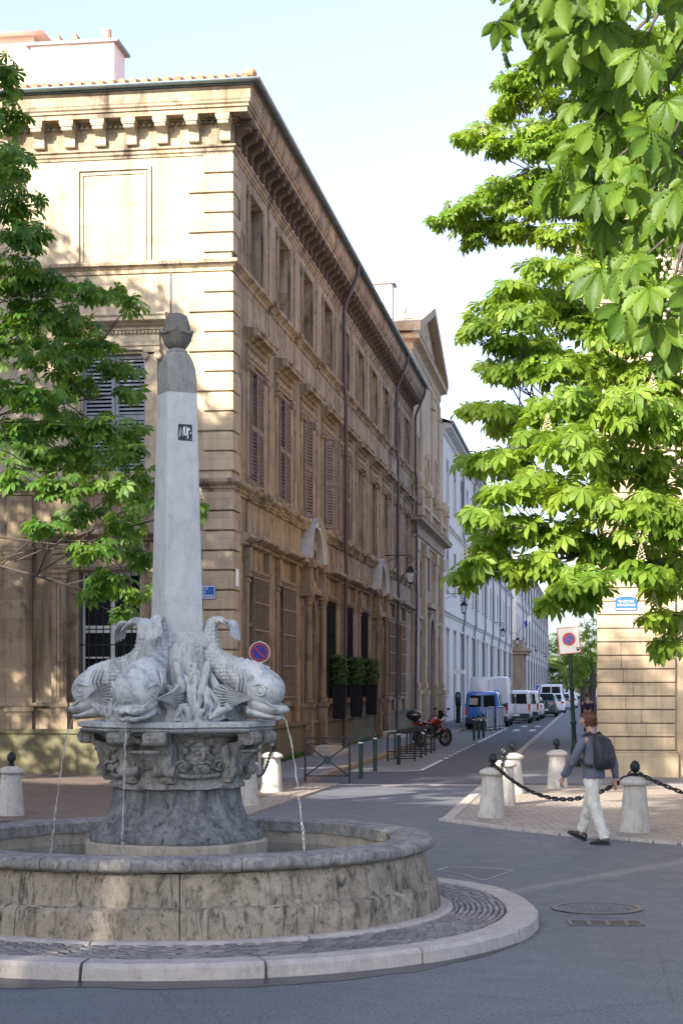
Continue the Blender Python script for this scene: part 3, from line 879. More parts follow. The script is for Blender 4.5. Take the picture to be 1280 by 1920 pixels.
# carved rock and reeds
rk = M(); rk.rings(lobed([(.60, 1.78, -.06, .03), (.52, 1.87, -.06, .05), (.43, 2.0, -.04, .06), (.38, 2.15, -.02, .06), (.35, 2.3, 0, .05), (.32, 2.42, 0, .03), (.30, 2.445, 0, 0)], 120))
rk.jitter(0.045, 7).jitter(0.02, 19).build('carved_rock', MT['dolphin'], fo, smooth=True, angle=40)
rd = M()
for k in range(84):
    az = AX0 + math.pi / 4 + (k % 4) * math.pi / 2 + rnd.gauss(0, .24)
    r0 = rnd.uniform(.44, .60); h = rnd.uniform(.18, .62); lean = rnd.uniform(-.16, .16)
    pts = []
    for q in range(7):
        f = q / 6
        r_ = r0 - (r0 - .31) * (h / .62) * f * rnd.uniform(.85, 1.0) + .05 * math.sin(f * 3.1)
        pts.append(RAD(az, r_ + .02, lean * f + .04 * math.sin(f * 5 + k), 1.785 + h * f - (.10 * max(0, f - .7) * 3 if k % 3 == 0 else 0)))
    w0 = rnd.uniform(.016, .034)
    rd.tube(pts, [w0 * .8, w0, w0 * 1.1, w0 * 1.1, w0, w0 * .7, w0 * .2], 6, flat=.45)
for k in range(8):
    az = AX0 + math.pi / 4 + (k // 2) * math.pi / 2 + (.17 if k % 2 else -.14)
    a = Vector(RAD(az, .50, -.06, 2.03)); b = Vector(RAD(az, .42, .06 if k % 2 else -.10, 2.30))
    rd.tube([a, a.lerp(b, .15), a.lerp(b, .85), b], [.02, .036, .036, .02], 9)
for k in range(40):
    az = AX0 + math.pi / 4 + (k % 4) * math.pi / 2 + rnd.gauss(0, .24)
    a = Vector(RAD(az, rnd.uniform(.58, .68), 0, 1.80 + rnd.random() * .06)); b = a + Vector(RAD(az, rnd.uniform(-.02, .12), rnd.uniform(-.14, .14), rnd.uniform(.04, .15)))
    rd.tube([a, a.lerp(b, .5) + Vector((0, 0, .03)), b], [.012, .034, .006], 6, flat=.5)
rd.jitter(0.01, 12).build('carved_reeds', MT['dolphin'], fo, smooth=True, angle=60)

# obelisk
def sq(h, z, rr=0.0, n=6):
    """square of half side h with corners rounded by rr"""
    out = []
    for k in range(4):
        cx, cy = ((1, 1), (-1, 1), (-1, -1), (1, -1))[k]
        for i in range(n + 1):
            t = k * math.pi / 2 + math.pi / 2 * i / n
            out.append(((h - rr) * cx + rr * math.cos(t), (h - rr) * cy + rr * math.sin(t), z))
    return out
bp = M(); bp.rings([sq(.275, 2.43, .01), sq(.28, 2.445, .01), sq(.28, 2.478, .01), sq(.25, 2.483, .01), sq(.245, 2.56, .01), sq(.24, 2.568, .01)])
bp.jitter(0.003, 9).build('obelisk_base', MT['dolphin'], fo, rz=OB_ROT)
sh = M(); rs = []
for i in range(25):
    f = i / 24; rs.append(sq(.182 + (.139 - .182) * f, 2.569 + (4.69 - 2.569) * f, .012, 3))
sh.rings(rs)
sho = sh.build('obelisk_shaft', MT['obelisk'], fo, rz=OB_ROT, smooth=True, angle=30)
og = M(); og.rings([sq(.1385, 4.691, .014), sq(.138, 4.80, .016), sq(.134, 4.90, .03), sq(.122, 4.975, .045), sq(.102, 5.035, .06), sq(.086, 5.06, .07), sq(.09, 5.066, .075), sq(.082, 5.08, .075), sq(.055, 5.105, .05)])
og.jitter(0.004, 16).build('obelisk_cap', MT['lichen'], fo, rz=OB_ROT, smooth=True, angle=45)
fi = M(); rs = []
for r, z, amp in [(.045, 5.095, 0), (.075, 5.102, .1), (.105, 5.13, .14), (.125, 5.17, .12), (.132, 5.215, .06), (.15, 5.232, .02), (.148, 5.245, .02), (.118, 5.25, 0), (.113, 5.30, 0), (.106, 5.345, 0), (.088, 5.385, 0), (.055, 5.408, 0), (.012, 5.415, 0)]:
    ring = []
    for j in range(64):
        t = 2 * math.pi * j / 64
        q = r * (1 - amp * abs(math.sin(2 * (t - R(10)))) ** 6 + (.018 * math.cos(16 * t + z * 90) if z > 5.25 else .02 * math.cos(12 * t)))
        ring.append((q * math.cos(t), q * math.sin(t), z + (.012 * math.cos(4 * t) if r > .14 else 0)))
    rs.append(ring)
fi.rings(rs); fi.jitter(0.006, 26).build('pine_cone_finial', MT['finial'], fo, smooth=True, angle=50)
# sticker on the shaft
stk = M(); stk.box(-.062, .068, -.004, -.001, -.072, .072)
so = stk.build('sticker', plain('black_sticker', (0.02, 0.022, 0.026), 0.5), fo)
ang = OB_ROT
fl = .1465
so.location = (math.cos(ang) * .018 + math.sin(ang) * (fl + .0005), math.sin(ang) * .018 - math.cos(ang) * (fl + .0005), 4.335)
so.rotation_euler = (R(-1.2), 0, ang)
lt = M()
def stroke(pts, r=.0045): lt.tube([(x, -.005, z) for x, z in pts], r, 5)
stroke([(-.048, -.036), (-.042, .038), (-.018, -.036), (-.012, .045)])
stroke([(-.004, .055), (-.003, -.02), (.008, -.03), (.016, .0), (.018, .052)])
stroke([(.026, -.055), (.027, .03), (.034, .042), (.044, .03)]); stroke([(.016, .028), (.05, .022)])
stroke([(.048, -.006), (.06, -.002)], .005); stroke([(.056, -.058), (.060, -.058)], .004)
lt.build('sticker_writing', MT['white'], so)

# water jets
def jet_mat():
    q = N('falling_water'); q.color((0.85, 0.87, 0.88)).set(rough=0.08, trans=0.8, ior=1.25, spec=0.6); return q.m
MT['jet'] = jet_mat()
for k, (dx, lab) in enumerate([(0.10, 'thin water jet falling from the mouth of the dolphin facing the camera'), (0.22, 'thin arcing water jet from the mouth of the right dolphin'), (0.0, ''), (0.26, 'thin water jet pouring from the mouth of the left dolphin')]):
    if k == 2: continue
    az = AX0 + k * math.pi / 2
    j = M(); pts = []
    for i in range(26):
        t = i / 25
        r = 1.0 + dx * t ** 0.55; z = 1.835 - 1.285 * t
        pts.append(RAD(az, r + .004 * math.sin(i * 1.7), .004 * math.sin(i * 2.3), z))
    j.tube(pts[:19], [.0055 - .002 * math.sin(i * 1.1) - .00008 * i for i in range(19)], 6)
    for i in range(60):
        t = .66 + .34 * rnd.random(); r = 1.0 + dx * t ** .55 + rnd.gauss(0, .006); j.sphere(RAD(az, r, rnd.gauss(0, .006), 1.835 - 1.285 * t), rnd.uniform(.003, .0065), rz=rnd.uniform(.006, .02), n=6, m=4)
    for i in range(50):
        a_ = rnd.uniform(0, 6.28); q_ = abs(rnd.gauss(0, .05)); p_ = RAD(az, 1.0 + dx, 0, .552 + max(0, rnd.gauss(.02, .03))); j.sphere((p_[0] + q_ * math.cos(a_), p_[1] + q_ * math.sin(a_), p_[2]), rnd.uniform(.002, .006), n=6, m=4)
    o = j.build('water_jet', MT['jet'], None, smooth=True, loc=(FX, FY, 0))
    tag(o, lab, 'water jet', 'water jets of the fountain')

# ================================================================== mansion (local x along the street, y inward, z up)
man = thing('mansion', 'ochre three storey stone mansion with bracketed cornice and louvred shutters on the street corner', 'mansion', (CX, CY, 0), STREET_ROT)
LEN = 40.0; DEP = 15.0
BAY = lambda i: 2.75 + 3.9 * i
GB = lambda i: 2.9 + 4.05 * i

def wall_x(m, x0, x1, z0, z1, y, holes, depth):
    """street face (plane y, outward -y) with rectangular holes and reveals"""
    xs = sorted({x0, x1, *[h[0] for h in holes], *[h[1] for h in holes]})
    zs = sorted({z0, z1, *[h[2] for h in holes], *[h[3] for h in holes]})
    for i in range(len(xs) - 1):
        for k in range(len(zs) - 1):
            cx, cz = (xs[i] + xs[i + 1]) / 2, (zs[k] + zs[k + 1]) / 2
            if any(h[0] < cx < h[1] and h[2] < cz < h[3] for h in holes): continue
            m.quad((xs[i], y, zs[k]), (xs[i + 1], y, zs[k]), (xs[i + 1], y, zs[k + 1]), (xs[i], y, zs[k + 1]))
    for a, b, c, d in holes:
        e = y + depth
        m.quad((a, y, c), (a, e, c), (a, e, d), (a, y, d)); m.quad((b, y, c), (b, e, c), (b, e, d), (b, y, d))
        m.quad((a, y, d), (b, y, d), (b, e, d), (a, e, d)); m.quad((a, y, c), (b, y, c), (b, e, c), (a, e, c))
        m.quad((a, e, c), (b, e, c), (b, e, d), (a, e, d))
def wall_y(m, y0, y1, z0, z1, x, holes, depth):
    t = M(); wall_x(t, y0, y1, z0, z1, x, holes, depth)
    m.add([(b, a, c) for a, b, c in t.v], t.f)

holes = []
for i in range(10): holes.append((BAY(i) - .82, BAY(i) + .82, 12.02, 14.05))
for i in range(10): holes.append((BAY(i) - .78, BAY(i) + .78, 7.12, 9.86))
for i in (0, 1, 3, 4, 5, 7, 8): holes.append((GB(i) - .92, GB(i) + .92, 1.72, 4.78))
for i in (2, 6): holes.append((GB(i) - 1.0, GB(i) + 1.0, 0.42, 4.75))
m = M()
wall_x(m, 0, LEN, 0, 15.9, 0, holes, .34)
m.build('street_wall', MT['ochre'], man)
fh = [(2.05, 3.55, 7.12, 9.86), (2.15, 3.65, 1.75, 4.78), (6.6, 8.1, 7.12, 9.86), (6.65, 8.15, 1.75, 4.78), (11.1, 12.6, 7.12, 9.86), (11.15, 12.65, 1.75, 4.78)]
m = M(); wall_y(m, 0, DEP, 6.6, 15.9, 0, [h for h in fh if h[2] > 6], .34)
m.build('front_wall', MT['front'], man)
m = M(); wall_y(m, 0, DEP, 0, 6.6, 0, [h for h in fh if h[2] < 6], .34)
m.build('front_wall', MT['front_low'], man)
m = M(); m.box(.42, LEN - .05, .42, DEP - .05, 0.05, 15.85); m.build('light_block_core', MT['inside'], man)  # unseen dark box added inside so that no light leaks through
m = M(); m.box(.40, LEN, DEP - .04, DEP, 0, 15.9); m.box(LEN - .04, LEN, .4, DEP - .041, 0, 15.9); m.build('rear_wall', MT['plaster'], man)

def zs(m):                      # heights of the entablature
    m.v = [(x, y, 14.65 + (z - 14.65) * .86 if z > 14.65 else z) for x, y, z in m.v]; return m
# quoins: rows of .46, long and short in turn, on both faces
m = M(); row = 0; z = 1.1
while z < 14.3:
    if not (6.45 < z + .2 < 6.98 or 11.5 < z + .2 < 12.15):
        lx = .78 if row % 2 else .46; ly = 1.02 if row % 2 else .66
        g_ = .018
        h0, h1 = z + g_, z + .455 - g_
        pts = [(-.06, -.06), (lx, -.06), (lx, .004), (.004, .004), (.004, ly), (-.06, ly)]
        m = M(); m.prism(pts, 'z', h0, h1); m.build('quoin', MT['quoin'], man, bevel=0.018)
    z += .46; row += 1

# plinth
m = M()
m.prism([(-.13, -.13), (LEN, -.13), (LEN, .003), (.003, .003), (.003, DEP), (-.13, DEP)], 'z', 0.0, .98)
m.prism([(-.18, -.18), (LEN, -.18), (LEN, -.002), (-.002, -.002), (-.002, DEP), (-.18, DEP)], 'z', .981, 1.09)
for i in (2, 6):
    pass
m.build('plinth', MT['plinth_moss'], man, bevel=0.015)

def moulding(m, prof, x_end, y_end, z0, corner=True):
    """profile list of (projection, z) run along the front face and the street face, mitred at the corner"""
    a = [(-p, y_end, z0 + z) for p, z in prof]; c = [(-p, -p, z0 + z) for p, z in prof]; b = [(x_end, -p, z0 + z) for p, z in prof]
    m.rings([a, c, b], False)
def along(m, prof, x0, x1, z0):
    """profile run along the street face between x0 and x1 with end caps"""
    a = [(x0, -p, z0 + z) for p, z in prof]; b = [(x1, -p, z0 + z) for p, z in prof]
    n = len(prof)
    m.rings([a, b], False)
    m.add(a + [(x0, .0, z0 + prof[0][1]), (x0, .0, z0 + prof[-1][1])], [tuple(range(n)) + (n + 1, n)])
    m.add(b + [(x1, .0, z0 + prof[0][1]), (x1, .0, z0 + prof[-1][1])], [tuple(range(n)) + (n + 1, n)])
def along_y(m, prof, y0, y1, z0):
    t = M(); along(t, prof, y0, y1, z0); m.add([(b, a, c) for a, b, c in t.v], t.f)
BAND = [(.0, 0), (.05, .02), (.05, .07), (.09, .10), (.09, .15), (.17, .20), (.20, .24), (.20, .31), (.17, .33), (.0, .35)]
SIL = [(.0, 0), (.04, .02), (.04, .10), (.10, .15), (.17, .19), (.17, .25), (.15, .28), (.0, .30)]
HOOD = [(.0, 0), (.08, .03), (.08, .09), (.16, .12), (.20, .17), (.34, .20), (.34, .28), (.38, .32), (.38, .36), (.0, .41)]
m = M(); moulding(m, BAND, LEN, DEP, 6.58)
for i in range(10): along(m, [(p + .09 if p else 0, z + .003) for p, z in BAND], BAY(i) - 1.15, BAY(i) - .68, 6.58); along(m, [(p + .09 if p else 0, z + .003) for p, z in BAND], BAY(i) + .68, BAY(i) + 1.15, 6.58)
m.build('balcony_band', MT['ochre_trim'], man)
m = M(); moulding(m, SIL, LEN, DEP, 11.70)
for i in range(11): along(m, [(p + .06 if p else 0, z + .003) for p, z in SIL], BAY(i) - 1.95 - .22, BAY(i) - 1.95 + .22, 11.70) if i else None
m.build('sill_course', MT['ochre_trim'], man)
m = M(); moulding(m, [(.0, 0), (.03, .01), (.03, .06), (.07, .09), (.07, .15), (.12, .18), (.12, .22), (.0, .24)], LEN, DEP, 14.40); m.build('architrave', MT['ochre_trim'], man)
m = M(); moulding(m, [(.045, 0), (.05, .0), (.05, .64), (.10, .66)], LEN, DEP, 14.641); zs(m).build('frieze', MT['ochre_trim'], man)
m = M(); moulding(m, [(.05, 15.25), (.16, 15.27), (.16, 15.33), (.46, 15.335), (.46, 15.45), (.50, 15.47), (.50, 15.53), (.54, 15.57), (.54, 15.62), (.56, 15.66), (.56, 15.90), (.58, 15.93), (.60, 15.97), (.0, 16.0)], LEN, DEP, 0.0)
zs(m).build('cornice', MT['ochre_trim'], man)
m = M(); moulding(m, [(.02, 15.20), (.09, 15.205), (.09, 15.249), (.02, 15.25)], LEN, DEP, 0.0)
k = .12
while k < LEN: m.box(k, k + .07, -.15, -.09, 15.175, 15.248); k += .135
k = .12
while k < DEP: m.box(-.15, -.09, k, k + .07, 15.175, 15.248); k += .135
zs(m).build('dentils', MT['ochre_trim'], man)
# brackets
m = M()
pr = [(.052, 14.70), (.10, 14.69), (.14, 14.72), (.155, 14.78), (.145, 14.88), (.17, 14.96), (.26, 15.03), (.36, 15.07), (.41, 15.11), (.41, 15.17), (.052, 15.17)]
m.prism([(-p, z) for p, z in pr], 'x', -.12, .12)
m.prism([(-p - .012, z) for p, z in pr[1:8]] + [(-.052, 15.06), (-.052, 14.72)], 'x', -.045, .045)
m.box(-.15, .15, -.435, -.052, 15.171, 15.22); m.box(-.165, .165, -.45, -.052, 15.2201, 15.333)
m.cyl((-.125, -.10, 14.745), (.125, -.10, 14.745), .058, n=12); m.cyl((-.125, -.36, 15.115), (.125, -.36, 15.115), .05, n=10)
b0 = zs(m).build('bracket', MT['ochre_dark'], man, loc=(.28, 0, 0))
k = 1
x = .28 + .74
while x < LEN - .2:
    dup(b0, man, (x, 0, 0)); x += .74
b1 = m.build('bracket', MT['front'], man, loc=(0, .12, 0), rz=R(-90))  # sunlight put into the colour: paler stone than on the shaded street brackets
y = .86
while y < 9:
    dup(b1, man, (0, y, 0), R(-90)); y += .74

# gutter, drain pipes, roof
m = M(); rs = []
for (p, q) in (((-.73), DEP), ((-.73), None), (None, LEN)):
    ring = []
    for j in range(9):
        t = math.pi + math.pi * j / 8
        o_ = .73 + .085 * math.cos(t); zz = 16.10 + .085 * math.sin(t)
        if q == DEP: ring.append((-o_, DEP, zz))
        elif q is None: ring.append((-o_, -o_, zz))
        else: ring.append((LEN + .5, -o_, zz))
    rs.append(ring)
m.rings(rs, False)
m.box(-.64, LEN + .5, -.64, -.60, 15.99, 16.11); m.box(-.64, -.60, -.599, DEP, 15.99, 16.11)
zs(m).build('gutter', MT['zinc'], man)
for x, kink in ((16.65, 1), (32.0, 1), (39.6, 1)):
    m = M(); m.tube([(x, -.72, 16.02), (x, -.66, 15.6), (x, -.30, 14.62), (x, -.24, 14.4), (x, -.24, 11.9), (x, -.30, 11.6), (x, -.30, 6.7), (x, -.32, 5.8), (x, -.30, 5.2), (x, -.24, .14)], .062, 10)
    for z in (13.2, 9.6, 8.0, 4.2, 2.2): m.torus((x, -.25 if z > 11.9 or z < 5.2 else -.30, z), .066, .012, 'z', 12, 5)
    zs(m).build('drainpipe', MT['pipe'], man, smooth=True, angle=40)
m = M()
RT = 18.2
m.quad((-.66, -.66, 16.13), (LEN + .5, -.66, 16.13), (LEN + .5, 7.5, RT), (5.5, 7.5, RT)); m.quad((-.66, -.66, 16.13), (5.5, 7.5, RT), (5.5, 9.0, RT), (-.66, DEP + .6, 16.13))
m.quad((5.5, 7.5, RT), (LEN + .5, 7.5, RT), (LEN + .5, DEP + .6, 16.13), (-.66, DEP + .6, 16.13))
for k in range(int(DEP / .26)):          # rounded tile ends along the front eave
    y = -.45 + k * .26
    m.cyl((-.74, y, 16.17), (.1, y, 16.17 + .84 * .29), .085, n=8)
k = 0
while k * .26 < LEN:
    x = -.45 + k * .26; m.cyl((x, -.74, 16.15), (x, -.40, 16.15 + .34 * .253), .085, n=8); k += 1
m.sphere((-.55, -.55, 16.28), .16, n=10, m=6)
zs(m).build('roof', MT['tile'], man)
ch = M(); ch.box(2.2, 3.2, 3.42, 5.55, 16.3, 18.0); cho = ch.build('chimney', MT['plaster'], man)
ch = M(); ch.box(2.1, 3.3, 3.30, 5.67, 18.001, 18.07); ch.build('chimney_cap', MT['pipe_grey'], cho)
for y, kind in ((3.75, 0), (4.5, 1), (4.95, 1)):
    ch = M()
    if kind == 0: ch.lathe([(.13, 18.071), (.12, 18.5)], 12, at=(2.7, y, 0))
    else:
        ch.add([(2.5, y - .14, 18.071), (2.9, y - .14, 18.071), (2.9, y + .14, 18.071), (2.5, y + .14, 18.071), (2.5, y, 18.42), (2.9, y, 18.42)], [(0, 1, 5, 4), (2, 3, 4, 5), (0, 4, 3), (1, 2, 5)])
    ch.build('chimney_pot', MT['tile'], cho)
m = M(); m.box(38.0, 38.75, .65, 1.7, 16.2, 20.2); cho = m.build('chimney', MT['plaster'], man)
m = M(); m.box(37.88, 38.87, .53, 1.82, 20.201, 20.29); m.build('chimney_cap', MT['pipe_grey'], cho)

# ---- windows
def frame_rect(m, x0, x1, z0, z1, y0, y1, w):
    m.box(x0, x0 + w, y0, y1, z0, z1); m.box(x1 - w, x1, y0, y1, z0, z1)
    m.box(x0 + w, x1 - w, y0, y1, z1 - w, z1); m.box(x0 + w, x1 - w, y0, y1, z0, z0 + w)
# second floor: stone architrave, set-back sash
def win_top(kind):
    m = M()
    for (o_, y, w_) in ((.16, -.045, .085), (.07, -.065, .075)):
        m.box(-.82 - o_, -.82 - o_ + w_, y, -.001, 12.021, 14.051 + o_); m.box(.82 + o_ - w_, .82 + o_, y, -.001, 12.021, 14.051 + o_)
        m.box(-.82 - o_ + w_, .82 + o_ - w_, y, -.001, 14.051 + o_ - w_, 14.051 + o_)
    m.box(-.9, .9, -.10, .30, 12.003, 12.06)
    wn_ = m.build('window', MT['ochre_trim'], man)
    s_ = M(); frame_rect(s_, -.815, .815, 12.065, 14.045, .27, .32, .075)
    s_.box(-.035, .035, .265, .315, 12.14, 13.97); 
    for z in (12.62, 13.32): s_.box(-.74, .74, .272, .312, z, z + .035)
    s_.build('sash', MT['sash'] if kind else MT['sash_grey'], wn_)
    p_ = M(); p_.quad((-.74, .30, 12.1), (.74, .30, 12.1), (.74, .30, 14.0), (-.74, .30, 14.0)); p_.build('pane', MT['glass_pale'] if kind else MT['glass'], wn_)
    return wn_
wt1 = win_top(1); wt0 = win_top(0)
wt1.location = (BAY(0), 0, 0); wt0.location = (BAY(2), 0, 0)
for i in (1, 8): dup(wt1, man, (BAY(i), 0, 0))
for i in (3, 4, 5, 6, 7, 9): dup(wt0, man, (BAY(i), 0, 0))

def shutter_leaf(wd, z0, z1, y):
    m = M(); frame_rect(m, 0, wd, z0, z1, y - .045, y, .075)
    mid = (z0 + z1) / 2 - .1
    m.box(.075, wd - .075, y - .043, y - .002, mid, mid + .13)
    for a, b in ((z0 + .075, mid), (mid + .13, z1 - .075)):
        n = int((b - a) / .088)
        for k in range(n):
            z = a + (b - a) * (k + .5) / n
            m.add([(.075, y - .043, z - .026), (wd - .075, y - .043, z - .026), (wd - .075, y - .004, z + .020), (.075, y - .004, z + .020),
                   (.075, y - .040, z - .018), (wd - .075, y - .040, z - .018), (wd - .075, y - .001, z + .028), (.075, y - .001, z + .028)], [(0, 1, 2, 3), (4, 5, 6, 7), (0, 1, 5, 4), (2, 3, 7, 6)])
    for z in (z0 + .3, z1 - .3): m.box(.0, .16, y - .055, y - .046, z, z + .04)
    return m
# first floor: pilasters with scrolls, entablature, hood
def win_first(kind):
    m = M()
    for sg in (-1, 1):
        a, b = sorted((sg * .80, sg * 1.06))
        m.box(a, b, -.05, -.001, 6.95, 9.82); m.box(a - .03, b + .03, -.085, -.001, 6.94, 7.12); m.box(a - .02, b + .02, -.07, -.001, 9.62, 9.66)
        m.box(a - .06, b + .06, -.16, -.001, 9.86, 9.93)
        for e in (a - .02, b + .02):
            m.cyl((e, -.15, 9.78), (e, -.001, 9.78), .075, n=14)
            m.torus((e, -.15, 9.78), .048, .014, 'y', 12, 5)
    m.box(-1.12, 1.12, -.09, -.001, 9.931, 10.02); m.box(-1.12, 1.12, -.12, -.001, 10.021, 10.10); m.box(-1.10, 1.10, -.06, -.001, 10.101, 10.31)
    k = -1.1
    while k < 1.08: m.box(k, k + .045, -.11, -.061, 10.255, 10.309); k += .085
    wn_ = m.build('window', MT['ochre_trim'], man)
    h_ = M(); along(h_, HOOD, -1.28, 1.28, 10.32)
    h_.build('hood', MT['ochre_trim'], wn_)
    if kind == 'blind':
        p_ = M(); p_.quad((-.78, .16, 7.12), (.78, .16, 7.12), (.78, .16, 9.86), (-.78, .16, 9.86)); p_.build('blind_panel', MT['blind'], wn_)
    else:
        s_ = M(); frame_rect(s_, -.775, .775, 7.125, 9.855, .24, .29, .08); s_.box(-.05, .05, .235, .285, 7.2, 9.78)
        for z in (7.9, 8.6, 9.3): s_.box(-.7, .7, .242, .282, z, z + .035)
        s_.build('sash', MT['sash_grey'], wn_)
        p_ = M(); p_.quad((-.74, .275, 7.15), (.74, .275, 7.15), (.74, .275, 9.8), (-.74, .275, 9.8)); p_.build('pane', MT['glass'], wn_)
    return wn_
wf = win_first('open'); wb = win_first('blind')
leaf = shutter_leaf(.76, 7.0, 9.84, 0.0)
lf0 = leaf.build('shutter', MT['shutter'], None)
def leaf_on(wn_, loc, rz):
    c = lf0.copy(); COL.objects.link(c); c.parent = wn_; c.location = loc; c.rotation_euler = (0, 0, rz); return c
wf.location = (BAY(0), 0, 0); wb.location = (BAY(5), 0, 0)
w1s = [wf] + [dup(wf, man, (BAY(i), 0, 0)) for i in range(1, 5)]
for i in range(6, 10): dup(wb, man, (BAY(i), 0, 0))
for i, wn_ in enumerate(w1s):
    if i in (0, 1, 4): leaf_on(wn_, (-.77, -.05, .0), R(0)); leaf_on(wn_, (.77, -.05 - .046, .0), R(180))
    if i == 2: leaf_on(wn_, (-.77, -.06, .0), R(-8)); leaf_on(wn_, (.79, -.08, .0), R(152))
    if i == 3: leaf_on(wn_, (-.77, -.06, .0), R(-28)); leaf_on(wn_, (.77, -.10, .0), R(176))
COL.objects.unlink(lf0); bpy.data.objects.remove(lf0)

# ground floor: entablature over each bay, pilasters on pedestals, iron grilles
m = M()
along(m, [(.0, 0), (.10, .04), (.10, .10), (.22, .14), (.28, .18), (.28, .24), (.24, .28), (.0, .33)], .95, LEN, 5.45)
for i in range(9):
    c = GB(i)
    if i in (2, 6): continue
    along(m, [(.0, 0), (.16, .04), (.16, .10), (.32, .14), (.39, .18), (.39, .245), (.34, .29), (.0, .335)], c - 1.28, c + 1.28, 5.452)
m.build('ground_floor_cornice', MT['ochre_trim'], man)
def win_ground(kind):
    m = M()
    for sg in (-1, 1):
        a, b = sorted((sg * 1.08, sg * 1.42))
        m.box(a, b, -.07, -.001, 1.72, 4.62); m.box(a - .04, b + .04, -.12, -.001, 1.60, 1.72); m.box(a - .02, b + .02, -.10, -.001, 1.721, 1.80)
        m.box(a - .03, b + .03, -.10, -.001, 4.62, 4.68); m.box(a - .06, b + .06, -.13, -.001, 4.74, 4.82); m.box(a - .02, b + .02, -.08, -.001, 4.681, 4.739)
        m.box(a - .02, b + .02, -.09, -.001, 1.091, 1.599)
        m.box(a, b, -.15, -.001, 4.93, 5.44)
    m.box(-1.46, 1.46, -.10, -.001, 4.821, 4.87); m.box(-1.46, 1.46, -.13, -.001, 4.871, 4.93)
    m.box(-1.02, 1.02, -.14, -.001, 1.55, 1.71); m.box(-1.06, 1.06, -.045, -.001, 4.785, 4.82)
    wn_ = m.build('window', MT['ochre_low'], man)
    p_ = M(); p_.quad((-.90, .30, 1.74), (.90, .30, 1.74), (.90, .30, 4.76), (-.90, .30, 4.76)); p_.build('pane', MT['glass'], wn_)
    s_ = M(); frame_rect(s_, -.915, .915, 1.725, 4.775, .26, .295, .07); s_.box(-.04, .04, .258, .292, 1.8, 4.7); s_.box(-.84, .84, .256, .294, 3.6, 3.7)
    s_.build('sash', MT['sash_grey'], wn_)
    if kind == 'grille':
        g_ = M()
        for k in range(10): x = -.98 + 1.96 * k / 9; g_.cyl((x, -.15, 1.68), (x, -.15, 4.82), .02, n=6)
        for z in (1.78, 2.62, 3.45, 4.12, 4.72): g_.box(-1.02, 1.02, -.17, -.13, z, z + .04)
        g_.build('grille', MT['iron_rust'], wn_)
    if kind == 'screen':
        g_ = M(); g_.box(-1.04, 1.04, -.05, -.004, 1.73, 4.78); 
        for z in (2.7, 3.7): g_.box(-1.03, 1.03, -.065, -.051, z, z + .03)
        g_.build('screen', MT['mesh'], wn_)
    return wn_
wg = win_ground('grille'); wg.location = (GB(0), 0, 0); dup(wg, man, (GB(1), 0, 0)); dup(wg, man, (GB(7), 0, 0)); dup(wg, man, (GB(8), 0, 0))
wsn = win_ground('screen'); wsn.location = (GB(3), 0, 0); dup(wsn, man, (GB(4), 0, 0)); dup(wsn, man, (GB(5), 0, 0))

